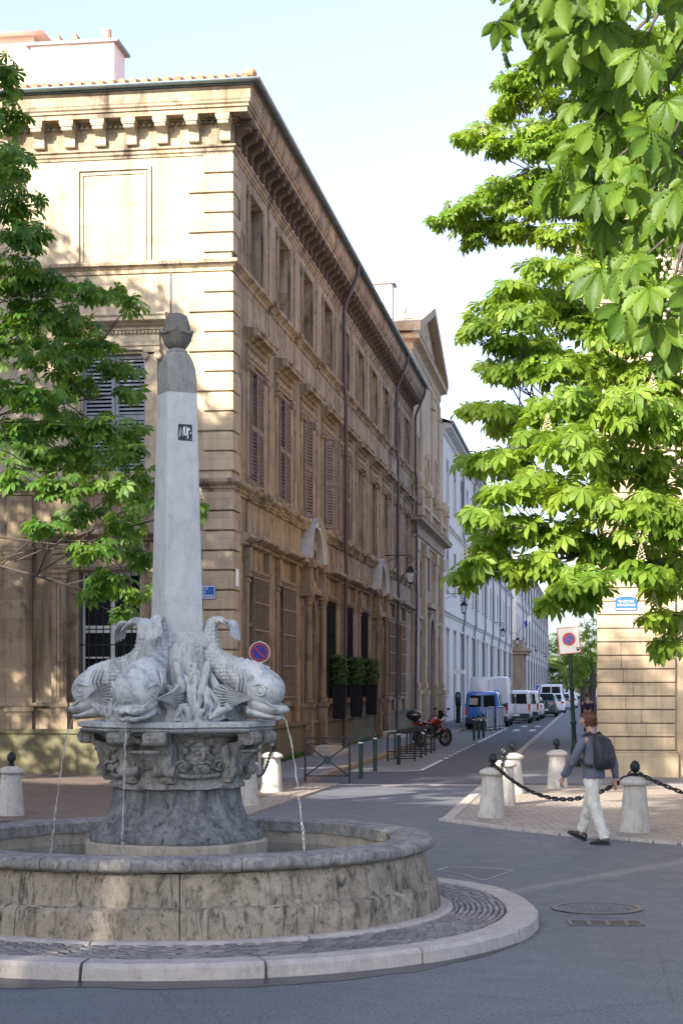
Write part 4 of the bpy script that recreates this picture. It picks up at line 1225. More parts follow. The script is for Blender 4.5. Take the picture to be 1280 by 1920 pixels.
def arc(r, z0, n=18, x0=0.0, a0=0, a1=math.pi, rz=None):
    rz = r if rz is None else rz
    return [(x0 + r * math.cos(a0 + (a1 - a0) * k / n), z0 + rz * math.sin(a0 + (a1 - a0) * k / n)) for k in range(n + 1)]
def portal():
    m = M()
    # spandrel that turns the opening into an arch
    inner = arc(.86, 3.55, 20, rz=1.05)
    poly = [(1.02, 3.55)] + inner + [(-1.02, 3.55), (-1.02, 4.82), (1.02, 4.82)]
    m.prism([(-1.02, 3.55), (-1.02, 4.8), (0, 4.8)] + [p for p in reversed(inner) if p[0] <= 0.001], 'y', -.03, .20)
    m.prism([(0, 4.8), (1.02, 4.8), (1.02, 3.55)] + [p for p in reversed(inner) if p[0] >= -0.001], 'y', -.03, .20)
    # archivolt
    a = arc(.87, 3.55, 22, rz=1.06); b = arc(1.05, 3.55, 22, rz=1.22)
    rs = [[(p[0], -.03, p[1]), (p[0], -.12, p[1]), (q[0], -.12, q[1]), (q[0], -.03, q[1])] for p, q in zip(a, b)]
    m.rings(rs)
    for sg in (-1, 1):
        x0, x1 = sorted((sg * .86, sg * 1.02)); m.box(x0, x1, -.05, .22, 1.09, 3.549)
        x0, x1 = sorted((sg * .84, sg * 1.08)); m.box(x0, x1, -.10, .0, 3.42, 3.548)
        x0, x1 = sorted((sg * 1.14, sg * 1.44)); m.box(x0, x1, -.10, -.001, 1.60, 4.60)
        c = sg * 1.29
        m.lathe([(.14, 0), (.14, .05), (.115, .09), (.125, .13), (.095, .17), (.10, 1.4), (.085, 2.78), (.11, 2.82), (.10, 2.9), (.14, 3.0), (.14, 3.06)], 16, at=(c, -.22, 1.62))
        m.box(c - .22, c + .22, -.38, -.001, 1.48, 1.60); m.box(c - .17, c + .17, -.33, -.001, .40, 1.48); m.box(c - .23, c + .23, -.39, -.001, .0, .40)
        m.box(c - .2, c + .2, -.36, -.001, 4.681, 4.80); m.box(c - .15, c + .15, -.30, -.001, 4.801, 5.50); m.box(c - .22, c + .22, -.40, -.001, 5.501, 5.74)
    m.box(-1.07, 1.07, -.24, -.001, 4.801, 5.0)
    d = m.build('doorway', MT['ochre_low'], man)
    # oval window over the door
    o_ = M(); a = arc(.34, 5.62, 28, a1=2 * math.pi, rz=.50); b = arc(.50, 5.62, 28, a1=2 * math.pi, rz=.68)
    o_.rings([[(p[0], -.10, p[1]), (p[0], -.20, p[1]), (q[0], -.20, q[1]), (q[0], -.10, q[1])] for p, q in zip(a, b)])
    o_.box(-.98, .98, -.10, -.002, 5.001, 6.55) if False else None
    pl = [(-1.0, 5.005), (1.0, 5.005), (1.0, 5.75)] + arc(1.0, 5.75, 16)[1:-1] + [(-1.0, 5.75)]
    o_.prism(pl, 'y', -.10, -.003)
    oo = o_.build('oval_window', MT['ochre_trim'], d)
    g_ = M(); el = arc(.345, 5.62, 28, a1=2 * math.pi, rz=.505)[:-1]; g_.prism(el, 'y', -.125, -.102); g_.build('pane', MT['glass'], d)
    # projecting arched hood
    h_ = M()
    rs = []
    for p, q, q2 in zip(arc(1.13, 5.76, 22, rz=1.0), arc(1.30, 5.76, 22, rz=1.16), arc(1.38, 5.76, 22, rz=1.24)):
        rs.append([(p[0], .0, p[1]), (p[0], -.26, p[1]), (q[0], -.28, q[1]), (q2[0], -.34, q2[1]), (q2[0], -.36, q2[1] + .03), (q2[0], .0, q2[1] + .03)])
    h_.rings(rs); h_.build('arched_hood', MT['lead'], d)
    # door leaves
    l_ = M(); l_.box(-.85, .85, .10, .16, .43, 3.15); l_.box(-.85, .85, .06, .16, 3.151, 3.30)
    for sg in (-1, 1):
        for z0, z1 in ((.6, 1.5), (1.65, 3.0)):
            x0, x1 = sorted((sg * .12, sg * .74)); frame_rect(l_, x0, x1, z0, z1, .06, .099, .05)
    l_.box(-.02, .02, .05, .099, .45, 3.1)
    lo = l_.build('door', MT['door'], d)
    k_ = M(); k_.sphere((.10, .045, 1.55), .035, n=8, m=6); k_.build('door_knob', MT['iron_rust'], d)
    t_ = M(); t_.quad((-.86, .19, 3.3), (.86, .19, 3.3), (.86, .19, 4.62), (-.86, .19, 4.62)); t_.build('transom_glass', MT['glass'], d)
    return d
pd_ = portal(); pd_.location = (GB(2), 0, 0); dup(pd_, man, (GB(6), 0, 0))
for i, n_ in ((2, 2), (6, 2)):
    m = M(); m.box(-1.7, 1.7, -1.05, -.391, .001, .20); m.box(-1.35, 1.35, -.80, -.392, .201, .38)
    m.build('doorstep', MT['kerbstone'], man, loc=(GB(i), 0, 0), bevel=.02)

# upper wall frames on the street face: pilaster strips between the bays
for i in range(1, 11):
    x = BAY(i) - 1.95
    m = M(); m.box(-.16, .16, -.04, -.001, 12.01, 14.39); m.box(-.14, .14, -.035, -.001, 6.94, 11.69)
    m.build('pilaster_strip', MT['ochre'], man, loc=(x, 0, 0))

# ---- front face (normal -x); y is to the left
def fy(m2, name, mat, parent=man):      # mesh modelled as for the street face is turned onto the front face
    m2.v = [(b, a, c) for a, b, c in m2.v]; return m2.build(name, mat, parent)
t = M()
for o_, w_, y in ((.0, .07, -.05), (.12, .05, -.03)):
    t.box(1.90 + o_, 1.90 + o_ + w_, y, -.001, 12.02, 14.22 - o_); t.box(3.70 - o_ - w_, 3.70 - o_, y, -.001, 12.02, 14.22 - o_); t.box(1.90 + o_ + w_, 3.70 - o_ - w_, y, -.001, 14.22 - o_ - w_, 14.22 - o_)
fy(t, 'blind_window', MT['front'])
t = M(); t.box(6.4, 6.47, -.05, -.001, 12.02, 14.22); t.box(8.13, 8.2, -.05, -.001, 12.02, 14.22); t.box(6.47, 8.13, -.05, -.001, 14.15, 14.22)
fy(t, 'blind_window', MT['front'])
for yc in (2.8, 7.35):
    t = M()
    for sg in (-1, 1):
        a, b = sorted((sg * .80, sg * 1.06)); a += yc; b += yc
        t.box(a, b, -.085, -.001, 6.95, 9.82); t.box(a - .03, b + .03, -.115, -.001, 6.94, 7.12); t.box(a - .06, b + .06, -.16, -.001, 9.86, 9.93)
        for e in (a - .02, b + .02):
            t.cyl((e, -.15, 9.78), (e, -.001, 9.78), .085, n=16); t.torus((e, -.152, 9.78), .052, .016, 'y', 14, 5)
    t.box(yc - 1.12, yc + 1.12, -.09, -.001, 9.931, 10.02); t.box(yc - 1.12, yc + 1.12, -.12, -.001, 10.021, 10.10); t.box(yc - 1.10, yc + 1.10, -.06, -.001, 10.101, 10.37)
    k = -1.2
    while k < 1.18: t.box(yc + k, yc + k + .05, -.13, -.061, 10.31, 10.37); k += .09
    along(t, HOOD, yc - 1.32, yc + 1.32, 10.372)
    wn_ = fy(t, 'window', MT['front'])
    s_ = shutter_leaf(.76, 7.0, 9.84, .16); s2 = shutter_leaf(.76, 7.0, 9.84, .16)
    for mm_, off in ((s_, yc - .77), (s2, yc + .01)):
        mm_.v = [(a + off, b, c) for a, b, c in mm_.v]; fy(mm_, 'shutter', MT['shutter_blue'], wn_)
    t = M(); t.quad((yc - .76, .30, 7.13), (yc + .76, .30, 7.13), (yc + .76, .30, 9.85), (yc - .76, .30, 9.85)); fy(t, 'pane', MT['glass'], wn_)
for yc in (2.9, 7.4):
    t = M()
    for sg in (-1, 1):
        a, b = sorted((sg * 1.0, sg * 1.36)); a += yc; b += yc
        t.box(a, b, -.16, -.001, 1.72, 4.62); t.box(a - .04, b + .04, -.20, -.001, 1.60, 1.72); t.box(a - .03, b + .03, -.19, -.001, 4.62, 4.68); t.box(a - .06, b + .06, -.22, -.001, 4.74, 4.82)
        t.box(a - .02, b + .02, -.17, -.001, 4.681, 4.739); t.box(a - .02, b + .02, -.17, -.001, 1.091, 1.599); t.box(a, b, -.15, -.001, 4.93, 5.44)
        for d_ in (.06, .15, .24): t.box(a + d_, a + d_ + .06, -.175, -.161, 1.85, 4.55)
    t.box(yc - 1.42, yc + 1.42, -.10, -.001, 4.821, 4.87); t.box(yc - 1.42, yc + 1.42, -.13, -.001, 4.871, 4.93); t.box(yc - .95, yc + .95, -.14, -.001, 1.55, 1.71)
    along(t, [(.0, 0), (.16, .04), (.16, .10), (.32, .14), (.39, .18), (.39, .245), (.34, .29), (.0, .335)], yc - 1.5, yc + 1.5, 5.452)
    k = -1.4
    while k < 1.38: t.box(yc + k, yc + k + .05, -.16, -.001, 5.40, 5.45); k += .09
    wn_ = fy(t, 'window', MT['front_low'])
    t = M(); t.quad((yc - .74, .30, 1.76), (yc + .74, .30, 1.76), (yc + .74, .30, 4.77), (yc - .74, .30, 4.77)); fy(t, 'pane', MT['glass'], wn_)
    t = M(); frame_rect(t, yc - .745, yc + .745, 1.76, 4.775, .22, .27, .08); t.box(yc - .06, yc + .06, .215, .265, 1.84, 4.69)
    for z in (3.35, 3.45): t.box(yc - .665, yc + .665, .21, .264, z, z + .07)
    for z in (2.2, 2.75): t.box(yc - .665, yc + .665, .222, .262, z, z + .035)
    fy(t, 'sash', MT['sash'], wn_)
    t = M()
    for k in range(9): x = yc - .68 + 1.36 * k / 8; t.cyl((x, .05, 1.76), (x, .05, 4.76), .014, n=6)
    for z in (2.4, 3.05, 4.2): t.box(yc - .745, yc + .745, .035, .065, z, z + .03)
    fy(t, 'grille', MT['iron'], wn_)
t = M()
for y0 in (4.75, 9.4):
    t = M(); t.box(y0, y0 + .62, -.10, -.001, 1.09, 6.57); t.box(y0 - .06, y0 + .68, -.17, -.001, 5.2, 5.28); t.box(y0 - .03, y0 + .65, -.14, -.001, 5.10, 5.199); t.box(y0 - .08, y0 + .70, -.19, -.001, 5.281, 5.36); t.box(y0 - .05, y0 + .67, -.15, -.001, 1.5, 1.6)
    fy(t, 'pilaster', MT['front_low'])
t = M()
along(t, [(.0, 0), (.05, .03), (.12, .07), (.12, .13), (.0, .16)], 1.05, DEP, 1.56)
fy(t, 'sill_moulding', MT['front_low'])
t = M(); t.box(1.42, 1.46, -.02, -.001, 9.9, 11.69); fy(t, 'crack_pipe', MT['pipe'])

# plastered attic rising from the mansion roof, upper left
m = M(); m.box(12, 19, 8.7, 14.5, 15.95, 22.1); at_ = m.build('attic', MT['plaster_pink'], man)
m = M(); m.add([(11.6, 8.3, 22.101), (19.4, 8.3, 22.101), (19.4, 14.9, 22.101), (11.6, 14.9, 22.101), (14, 11.5, 23.0), (17, 11.5, 23.0)], [(0, 1, 5, 4), (1, 2, 5), (2, 3, 4, 5), (3, 0, 4), (0, 3, 2, 1)]); m.build('attic_roof', MT['plaster'], at_)
m = M(); m.box(11.95, 11.999, 9.2, 10.2, 18.8, 20.6); m.build('window', MT['shutter'], at_)

# signs fixed to the mansion
sg_ = thing('street_sign', 'blue enamel street name plate with white lettering on the mansion corner', 'street sign', S(-.075, -.66, 4.27), STREET_ROT)
m = M(); m.box(-.02, -.001, -.30, .30, -.155, .155); so_ = m.build('plate', MT['blue_sign'], sg_, bevel=.01)
m = M(); t = M(); frame_rect(t, -.288, .288, -.143, .143, -.0235, -.0205, .014); m.add([(b, -a, c) for a, b, c in t.v], t.f); m.build('border', MT['white'], sg_)
for k, tx in enumerate(('PLACE', 'DES', '4 DAUPHINS')):
    o = text_mesh('lettering', tx, .088, MT['white'], sg_, (-.0225, 0, .088 - .088 * k), (R(90), 0, R(-90)), ext=.001)
nt = M(); nt.box(.14, .46, -.08, -.066, 4.42, 4.83); nt = nt.build('paper_notice', MT['white'], None, loc=(CX, CY, 0), rz=STREET_ROT)
tag(nt, 'small pale paper notice on the mansion quoins, right of the street sign', 'notice')

# ================================================================== chapel beyond the mansion
cp = thing('chapel', 'tall honey coloured chapel front with triangular pediment beyond the ochre mansion', 'chapel', S(40.06, 0), STREET_ROT)
CL = 15.6
def niche(m, x, z0, z1, w_, y, dep=.25):
    """arched recess frame standing proud of the wall, with a sunk back"""
    a = arc(w_, z1, 12); b = arc(w_ + .16, z1, 12)
    pa_ = [(w_, z0)] + a + [(-w_, z0)]; pb_ = [(w_ + .16, z0)] + b + [(-w_ - .16, z0)]
    m.rings([[(x + p[0], y - .001, p[1]), (x + p[0], y - .12, p[1]), (x + q[0], y - .12, q[1]), (x + q[0], y - .001, q[1])] for p, q in zip(pa_, pb_)])
m = M()
lowh = [(6.3, 9.3, .1, 5.6)]
wall_x(m, 0, CL, 0, 9.5, -.05, [(6.3, 9.3, .1, 5.6), (6.9, 8.7, 6.9, 8.6), (2.3, 3.5, 6.6, 8.2), (12.1, 13.3, 6.6, 8.2)], .5)
m.quad((0, -.05, 0), (0, 6, 0), (0, 6, 9.5), (0, -.05, 9.5)); m.quad((CL, -.05, 0), (CL, 6, 0), (CL, 6, 9.5), (CL, -.05, 9.5))
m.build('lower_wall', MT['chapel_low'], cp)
m = M()
wall_x(m, .35, CL - .35, 9.4, 17.4, .05, [(2.2, 3.6, 11.8, 14.0), (7.1, 8.5, 11.4, 13.6), (12.0, 13.4, 11.8, 14.0)], .4)
m.quad((.35, .05, 9.4), (.35, 9, 9.4), (.35, 9, 18.6), (.35, .05, 18.6)); m.quad((CL - .35, .05, 9.4), (CL - .35, 9, 9.4), (CL - .35, 9, 17.4), (CL - .35, .05, 17.4))
m.build('upper_wall', MT['chapel'], cp)
m = M(); m.box(.5, CL - .5, .6, 9, 0, 17.3); m.build('nave_light_block', MT['inside'], cp)  # dark filler box added against light leaks, as inside the mansion
LOWC = [(.0, 0), (.08, .04), (.08, .16), (.16, .2), (.16, .62), (.26, .68), (.52, .74), (.52, .86), (.58, .94), (.0, 1.0)]
def run3(m, prof, x0, x1, z0, yb, back=1.2):
    a = [(x0 - p, yb + back, z0 + z) for p, z in prof]; b = [(x0 - p, yb - p, z0 + z) for p, z in prof]; c = [(x1 + p, yb - p, z0 + z) for p, z in prof]; d = [(x1 + p, yb + back, z0 + z) for p, z in prof]
    m.rings([a, b, c, d], False)
m = M(); run3(m, LOWC, 0, CL, 9.0, -.05); m.build('lower_cornice', MT['chapel_low'], cp)
m = M(); run3(m, [(.0, 0), (.05, .03), (.05, .3), (.10, .35), (.10, .65), (.18, .72), (.42, .80), (.42, .96), (.48, 1.02), (.0, 1.06)], .35, CL - .35, 17.35, .05); m.build('upper_cornice', MT['chapel'], cp)
m = M()
for x0, x1, z0, zt in ((0, CL, 18.45, 20.6),):
    xm = CL / 2
    m.prism([(.1, z0), (CL - .1, z0), (xm, zt)], 'y', .02, .5)
    t_ = .42
    for a, b in (((-.2, z0), (xm, zt + .2)), ((xm, zt + .2), (CL + .2, z0))):
        m.add([(a[0], -.42, a[1] + .02), (b[0], -.42, b[1] + .02), (b[0], -.42, b[1] + t_), (a[0], -.42, a[1] + t_), (a[0], 3.5, a[1] + .02), (b[0], 3.5, b[1] + .02), (b[0], 3.5, b[1] + t_), (a[0], 3.5, a[1] + t_)],
              [(0, 1, 2, 3), (4, 5, 6, 7), (0, 1, 5, 4), (3, 2, 6, 7), (0, 3, 7, 4), (1, 2, 6, 5)])
m.box(xm - .5, xm + .5, -.02, .019, 18.8, 19.7)
m.build('pediment', MT['chapel'], cp)
m = M()
for x in (.9, 4.9, 10.7, 14.7):
    m.box(x - .45, x + .45, -.24, -.052, 1.9, 8.4); m.box(x - .55, x + .55, -.34, -.052, 0, 1.7); m.box(x - .60, x + .60, -.39, -.052, 1.701, 1.9); m.box(x - .52, x + .52, -.31, -.052, 8.401, 8.99)
    m.box(x - .5, x + .5, -.29, -.24, 2.0, 2.25)
    m.box(x - .44, x + .44, -.50, -.052, 10.02, 11.3); m.box(x - .5, x + .5, -.55, -.052, 11.301, 11.42); m.lathe([(.24, 0), (.30, .2), (.26, .42), (.12, .62), (.04, .7)], 12, at=(x, -.28, 11.421))
    m.box(x - .4, x + .4, -.06, .048, 11.45, 17.3)
    m.box(x - .48, x + .48, -.12, .047, 16.5, 16.75)
for x in range(1, 15): m.box(x - .05, x + .05, -.40, -.30, 10.02, 10.55) if x % 1 == 0 else None
m.box(.3, CL - .3, -.44, -.26, 10.551, 10.7)
m.build('pilasters', MT['chapel'], cp)
m = M()
for x in (2.9, 12.7):
    for z0, z1, w_ in ((2.3, 4.4, .42), (6.4, 7.6, .5)):
        m = M(); niche(m, x, z0, z1, w_, -.05); m.box(x - w_, x + w_, -.049, -.0485, z0, z1 + w_ * .6); m.build('niche', MT['chapel_low'], cp)
for x, z in ((2.9, 13.4), (7.8, 13.0), (12.7, 13.4)):
    m = M(); niche(m, x, z - 1.9, z, .62, .05); m.box(x - .8, x + .8, -.12, .048, z - 2.05, z - 1.91); m.build('niche', MT['chapel'], cp)
m = M()
a = arc(1.3, 4.2, 16); b = arc(1.62, 4.2, 16)
m.rings([[(7.8 + p[0], -.06, p[1]), (7.8 + p[0], -.28, p[1]), (7.8 + q[0], -.28, q[1]), (7.8 + q[0], -.06, q[1])] for p, q in zip([(1.3, .1)] + a + [(-1.3, .1)], [(1.62, .1)] + b + [(-1.62, .1)])])
m.box(6.0, 9.6, -.36, -.06, 6.0, 6.25); m.box(1.9, 4.0, -.2, -.06, 5.3, 5.5); m.box(11.6, 13.8, -.2, -.06, 5.3, 5.5)
m.build('door_surround', MT['chapel_low'], cp)
m = M(); m.quad((6.4, .2, .1), (9.2, .2, .1), (9.2, .2, 4.2), (6.4, .2, 4.2)); m.quad((6.35, .15, 4.2), (9.25, .15, 4.2), (9.25, .15, 5.58), (6.35, .15, 5.58)); m.build('door', MT['door'], cp)
m = M()
m.add([(-.2, 3.4, 18.5), (CL + .2, 3.4, 18.5), (CL / 2, 3.4, 20.9), (-.2, 12, 18.5), (CL + .2, 12, 18.5), (CL / 2, 12, 20.9)], [(0, 2, 5, 3), (1, 2, 5, 4), (0, 1, 2), (3, 4, 5)]); m.build('roof', MT['pipe_grey'], cp)
m = M(); m.lathe([(.30, 17.2), (.24, 18.4), (.14, 19.3), (.16, 19.35), (.2, 19.4), (.46, 19.7), (.55, 20.05), (.46, 20.4), (.2, 20.66), (.05, 20.7)], 18, at=(1.0, .55, 0.0)); m.v=[(1.0+(x-1.0)*.5,.55+(y-.55)*.5,18.3+(z-17.2)*.5) for x,y,z in m.v]; m.build('ball_finial', MT['plaster'], cp, smooth=True, angle=40)

# ================================================================== long pale building
def pale_building(name, label, u0, nb, sp, H, trim, wall):
    t = thing(name, label, 'building', S(u0, .12), STREET_ROT)
    L = nb * sp
    hs = []
    for i in range(nb):
        c = (i + .5) * sp
        hs += [(c - .75, c + .75, 1.6, 5.35), (c - .65, c + .65, 7.6, 10.0), (c - .65, c + .65, 12.4, 15.0)]
    m = M(); wall_x(m, 0, L, 0, H, 0, hs, .3)
    m.quad((0, 0, 0), (0, 12, 0), (0, 12, H), (0, 0, H)); m.quad((L, 0, 0), (L, 12, 0), (L, 12, H), (L, 0, H)); m.quad((0, 12, 0), (L, 12, 0), (L, 12, H), (0, 12, H))
    m.build('wall', wall, t)
    m = M(); m.box(.4, L - .4, .5, 11.6, 0, H - .1); m.build('light_block_core', MT['inside'], t)  # unseen dark filler box added to stop light leaking through
    for z, nm in ((6.05, 'band'), (11.0, 'sill_course')):
        m = M(); along(m, [(.0, 0), (.07, .03), (.07, .12), (.16, .17), (.16, .26), (.0, .32)], 0, L, z); m.build(nm, trim, t)
    m = M(); along(m, [(.0, 0), (.1, .05), (.1, .3), (.45, .4), (.45, .6), (.0, .7)], 0, L, H - .62); m.build('cornice', trim, t)
    m = M(); m.tube([(0, -.52, H + .06), (L, -.52, H + .06)], .10, 8); m.build('gutter', MT['pipe_grey'], t)
    m = M(); m.quad((-.1, -.5, H + .1), (L + .1, -.5, H + .1), (L + .1, 6, H + 2.2), (-.1, 6, H + 2.2)); m.quad((-.1, 6, H + 2.2), (L + .1, 6, H + 2.2), (L + .1, 12.4, H + .1), (-.1, 12.4, H + .1)); m.build('roof', MT['tile'], t)
    def wnd(z0, z1, w_, arched, transom):
        m = M()
        if arched:
            a = arc(w_, z1 - w_, 10)
            m.prism([(-w_, z1 - w_), (-w_, z1), (0, z1)] + [p for p in reversed(a) if p[0] <= .001], 'y', .0, .2); m.prism([(0, z1), (w_, z1), (w_, z1 - w_)] + [p for p in reversed(a) if p[0] >= -.001], 'y', .0, .2)
        m.box(-w_ - .12, w_ + .12, -.12, -.001, z0 - .14, z0 - .002); 
        m.box(-w_ - .14, -w_, -.05, -.001, z0, z1); m.box(w_, w_ + .14, -.05, -.001, z0, z1)
        if not arched: m.box(-w_ - .22, w_ + .22, -.14, -.001, z1 + .002, z1 + .14)
        o = m.build('window', trim, t)
        s_ = M(); s_.box(-w_, -w_ + .12, .16, .22, z0, z1); s_.box(w_ - .12, w_, .16, .22, z0, z1); s_.box(-.05, .05, .15, .21, z0, z1)
        for zz in transom: s_.box(-w_, w_, .13, .21, zz, zz + .12)
        s_.build('sash', MT['sash_grey'], o)
        p_ = M(); p_.quad((-w_, .24, z0), (w_, .24, z0), (w_, .24, z1), (-w_, .24, z1)); p_.build('pane', MT['glass'], o)
        return o
    a = wnd(1.6, 5.35, .75, False, (3.6,)); b = wnd(7.6, 10.0, .65, True, (8.6,)); c = wnd(12.4, 15.0, .65, True, (13.6,))
    for o in (a, b, c): o.location = (.5 * sp, 0, 0)
    for i in range(1, nb):
        for o in (a, b, c): dup(o, t, ((i + .5) * sp, 0, 0))
    p0 = None; k = sp * 3
    xs_ = []
    x = sp * 2.55
    while x < L: xs_.append(x); x += sp * 2
    for x in xs_:
        m = M(); m.tube([(0, -.5, H - .05), (0, -.14, H - .8), (0, -.14, 11.5), (0, -.24, 11.2), (0, -.24, 6.2), (0, -.14, 5.8), (0, -.14, .2)], .075, 8); m.build('drainpipe', MT['pipe_grey'], t, loc=(x, 0, 0))
    return t
pale_building('pale_building', 'long pale three storey building with many tall windows beyond the chapel', 55.9, 16, 5.2, 16.6, MT['white_trim'], MT['white_wall'])
pale_building('pale_building', 'far pale building continuing the row behind the brown stone gateway', 147.5, 26, 5.2, 16.4, MT['white_trim'], MT['white_wall'])
gw = thing('stone_gateway', 'weathered brown stone gateway with a heavy cornice between the two pale buildings', 'gateway', S(139.2, 0), STREET_ROT)
m = M(); m.box(0, 2.4, -1.2, 6, 0, 5.4); m.box(5.8, 8.2, -1.2, 6, 0, 5.4); m.box(2.4, 5.8, -1.0, 6, 4.4, 5.4); m.build('pier', MT['chapel_low'], gw, bevel=.04)
m = M(); m.box(-.3, 8.5, -1.6, 6, 5.401, 5.7); m.box(-.5, 8.7, -1.85, 6, 5.701, 6.0); m.box(1, 7.2, -1.1, 5, 6.001, 6.9); m.build('cornice', MT['chapel_low'], gw)
m = M(); m.quad((2.4, 1, 0), (5.8, 1, 0), (5.8, 1, 4.4), (2.4, 1, 4.4)); m.build('gate', MT['door'], gw)
lh = thing('low_house', 'small low house with overhanging dark roof at the far end of the pale row', 'house', S(284, -.6), STREET_ROT)
m = M(); m.box(0, 60, 0, 10, 0, 5.4); m.build('wall', MT['white_wall'], lh)
m = M(); m.add([(-1, -2.2, 5.401), (61, -2.2, 5.401), (61, 5, 8.2), (-1, 5, 8.2), (-1, 11, 5.401), (61, 11, 5.401)], [(0, 1, 2, 3), (3, 2, 5, 4), (0, 3, 4), (1, 2, 5), (0, 1, 5, 4)]); m.build('roof', MT['ochre_dark'], lh)

# ================================================================== corner house on the right
hs = thing('corner_house', 'sunlit ochre corner house of grooved stone courses on a plain plinth at right', 'house', S(-.1, 8.36), STREET_ROT)
m = M(); m.box(.10, 30, -20, -.08, 0, 13.4); m.build('wall', MT['corner'], hs)
m = M(); z = .66; k = 0
while z < 13:
    q0 = -.35 - 1.0 * rnd.random()
    m.box(0.0, .09, -1.72, q0 - .0018, z + .012, z + .29); m.box(0.0, .09, q0 + .0018, -.0, z + .012, z + .29); m.box(.091, 1.6, -.078, 0.0, z + .012, z + .29); z += .303
m.build('pier_courses', MT['corner'], hs, bevel=.014)
m = M(); m.box(.03, .0985, -1.70, -.02, .64, 13.2); m.build('pier', MT['ochre_dark'], hs)
m = M(); m.box(-.07, .098, -1.80, .07, 0, .60); m.prism([(-.07, .601), (.0, .655), (.098, .655), (.098, .601)], 'y', -1.80, .07) if False else m.box(-.04, .098, -1.77, .04, .601, .65)
m.box(.02, .099, -20, -1.801, 0, .60); m.build('plinth', MT['corner'], hs, bevel=.02)
m = M(); m.add([(-.25, .25, 13.401), (30, .25, 13.401), (30, -20, 13.401), (-.25, -20, 13.401), (8, -8, 15.5), (24, -8, 15.5)], [(0, 1, 5, 4), (1, 2, 5), (2, 3, 4, 5), (3, 0, 4), (0, 3, 2, 1)]); m.build('roof', MT['tile'], hs)
m = M(); 
for (p_, z0, z1) in ((.12, 13.0, 13.15), (.22, 13.151, 13.4)): m.box(-p_, .099, -20, p_, z0, z1)
m.build('cornice', MT['ochre_trim'], hs)
for y in (-4.2, -7.8, -11.4, -15):
    for z0, z1 in ((1.2, 3.6), (5.2, 7.8), (9.2, 11.4)):
        m = M(); t = M(); frame_rect(t, y - .75, y + .75, z0, z1, .05, .099, .18); m.add([(b, a, c) for a, b, c in t.v], t.f); o = m.build('window', MT['ochre_trim'], hs)
        m = M(); m.quad((.085, y - .57, z0 + .18), (.085, y + .57, z0 + .18), (.085, y + .57, z1 - .18), (.085, y - .57, z1 - .18)); m.build('pane', MT['glass'], o)
sn = thing('street_sign', 'blue street name plate with curved top on the sunlit corner house under the leaves', 'street sign', S(-.105, 8.36 + .64, 3.93), STREET_ROT)
m = M(); pl = [(-.24, -.14), (.24, -.14), (.24, .10)] + [(.24 * math.cos(a), .10 + .07 * math.sin(a)) for a in [math.pi * k / 8 for k in range(1, 8)]] + [(-.24, .10)]
m.prism([(a, b) for a, b in pl], 'x', -.02, -.001); m.build('plate', MT['blue_sign'], sn)
m = M(); m.box(-.0235, -.0205, -.215, .215, -.118, -.098); m.build('border', MT['white'], sn)
for k, tx in enumerate(('PLACE DES', '4 DAUPHINS')): text_mesh('lettering', tx, .072, MT['white'], sn, (-.0225, 0, .06 - .085 * k), (R(90), 0, R(-90)), ext=.001)

# ================================================================== wall lanterns
def lantern():
    t = thing('wall_lantern', '', 'street lamp', (0, 0, 0))
    m = M(); m.box(-.02, .02, -.012, .012, -.35, .18)                 # local: y = 0 wall, -y outwards
    m.tube([(0, 0, .10), (0, -1.05, .10)], .020, 6)
    m.tube([(0, -.02, -.25), (0, -.25, -.12), (0, -.5, .02), (0, -.58, .09)], .014, 6)
    sp = []
    for q in range(40):
        th = math.pi / 2 - q / 39 * 3.0 * math.pi; rr = .17 * (1 - q / 52)
        sp.append((0, -1.05 - rr * math.cos(th), .10 - .17 + rr * math.sin(th)))
    m.tube(sp, .016, 6)
    m.tube([(0, -1.10, -.19), (0, -1.10, -.34)], .016, 6)
    m.build('bracket', MT['iron'], t)
    c = (0, -1.10, 0)
    g_ = M(); g_.rings([[(x, y - 1.10, z) for x, y in ((-w_, -w_), (w_, -w_), (w_, w_), (-w_, w_))] for w_, z in ((.10, -.98), (.165, -.60))]); g_.build('lamp_glass', MT['lamp_glass'], t)
    f_ = M()
    for sx in (-1, 1):
        for sy in (-1, 1): f_.tube([(sx * .105, -1.10 + sy * .105, -.985), (sx * .17, -1.10 + sy * .17, -.60)], .012, 5)
    f_.rings([[(x, y - 1.10, z) for x, y in ((-w_, -w_), (w_, -w_), (w_, w_), (-w_, w_))] for w_, z in ((.20, -.60), (.20, -.575), (.12, -.44), (.10, -.42), (.10, -.40), (.05, -.36), (.03, -.33))])
    f_.rings([[(x, y - 1.10, z) for x, y in ((-w_, -w_), (w_, -w_), (w_, w_), (-w_, w_))] for w_, z in ((.12, -.985), (.115, -1.01), (.02, -1.06))])
    f_.build('lamp_frame', MT['iron'], t)
    return t
ln = lantern()
ls = [(29.3, 'wall lantern on the ochre mansion wall before the chapel, nearest and largest of the row'), (58.0, 'wall lantern on the pale building just past the chapel'), (102.8, 'third wall lantern down the street, just before the brown gateway'),
      (131, 'fourth wall lantern down the street, beside the brown gateway'), (147.8, 'fifth wall lantern down the street, just past the brown gateway'), (185, 'sixth wall lantern down the street, over the parked white vans'), (232, 'farthest and smallest wall lantern at the end of the pale building')]
for i, (u, lab) in enumerate(ls):
    o = ln if i == 0 else copy_tree(ln)
    o.location = S(u, .0 if u < 60 else -.1, 7.22); o.rotation_euler = (0, 0, STREET_ROT); tag(o, lab, None, 'wall lanterns along the street')
fl = thing('flag', 'small blue and white flag on a slanting pole high on the far pale building', 'flag', S(150, 0.0, 8.0), STREET_ROT)
m = M(); m.tube([(0, 0, -.3), (0, -1.7, 2.2)], .03, 6); m.build('pole', MT['grey_metal'], fl)
m = M()
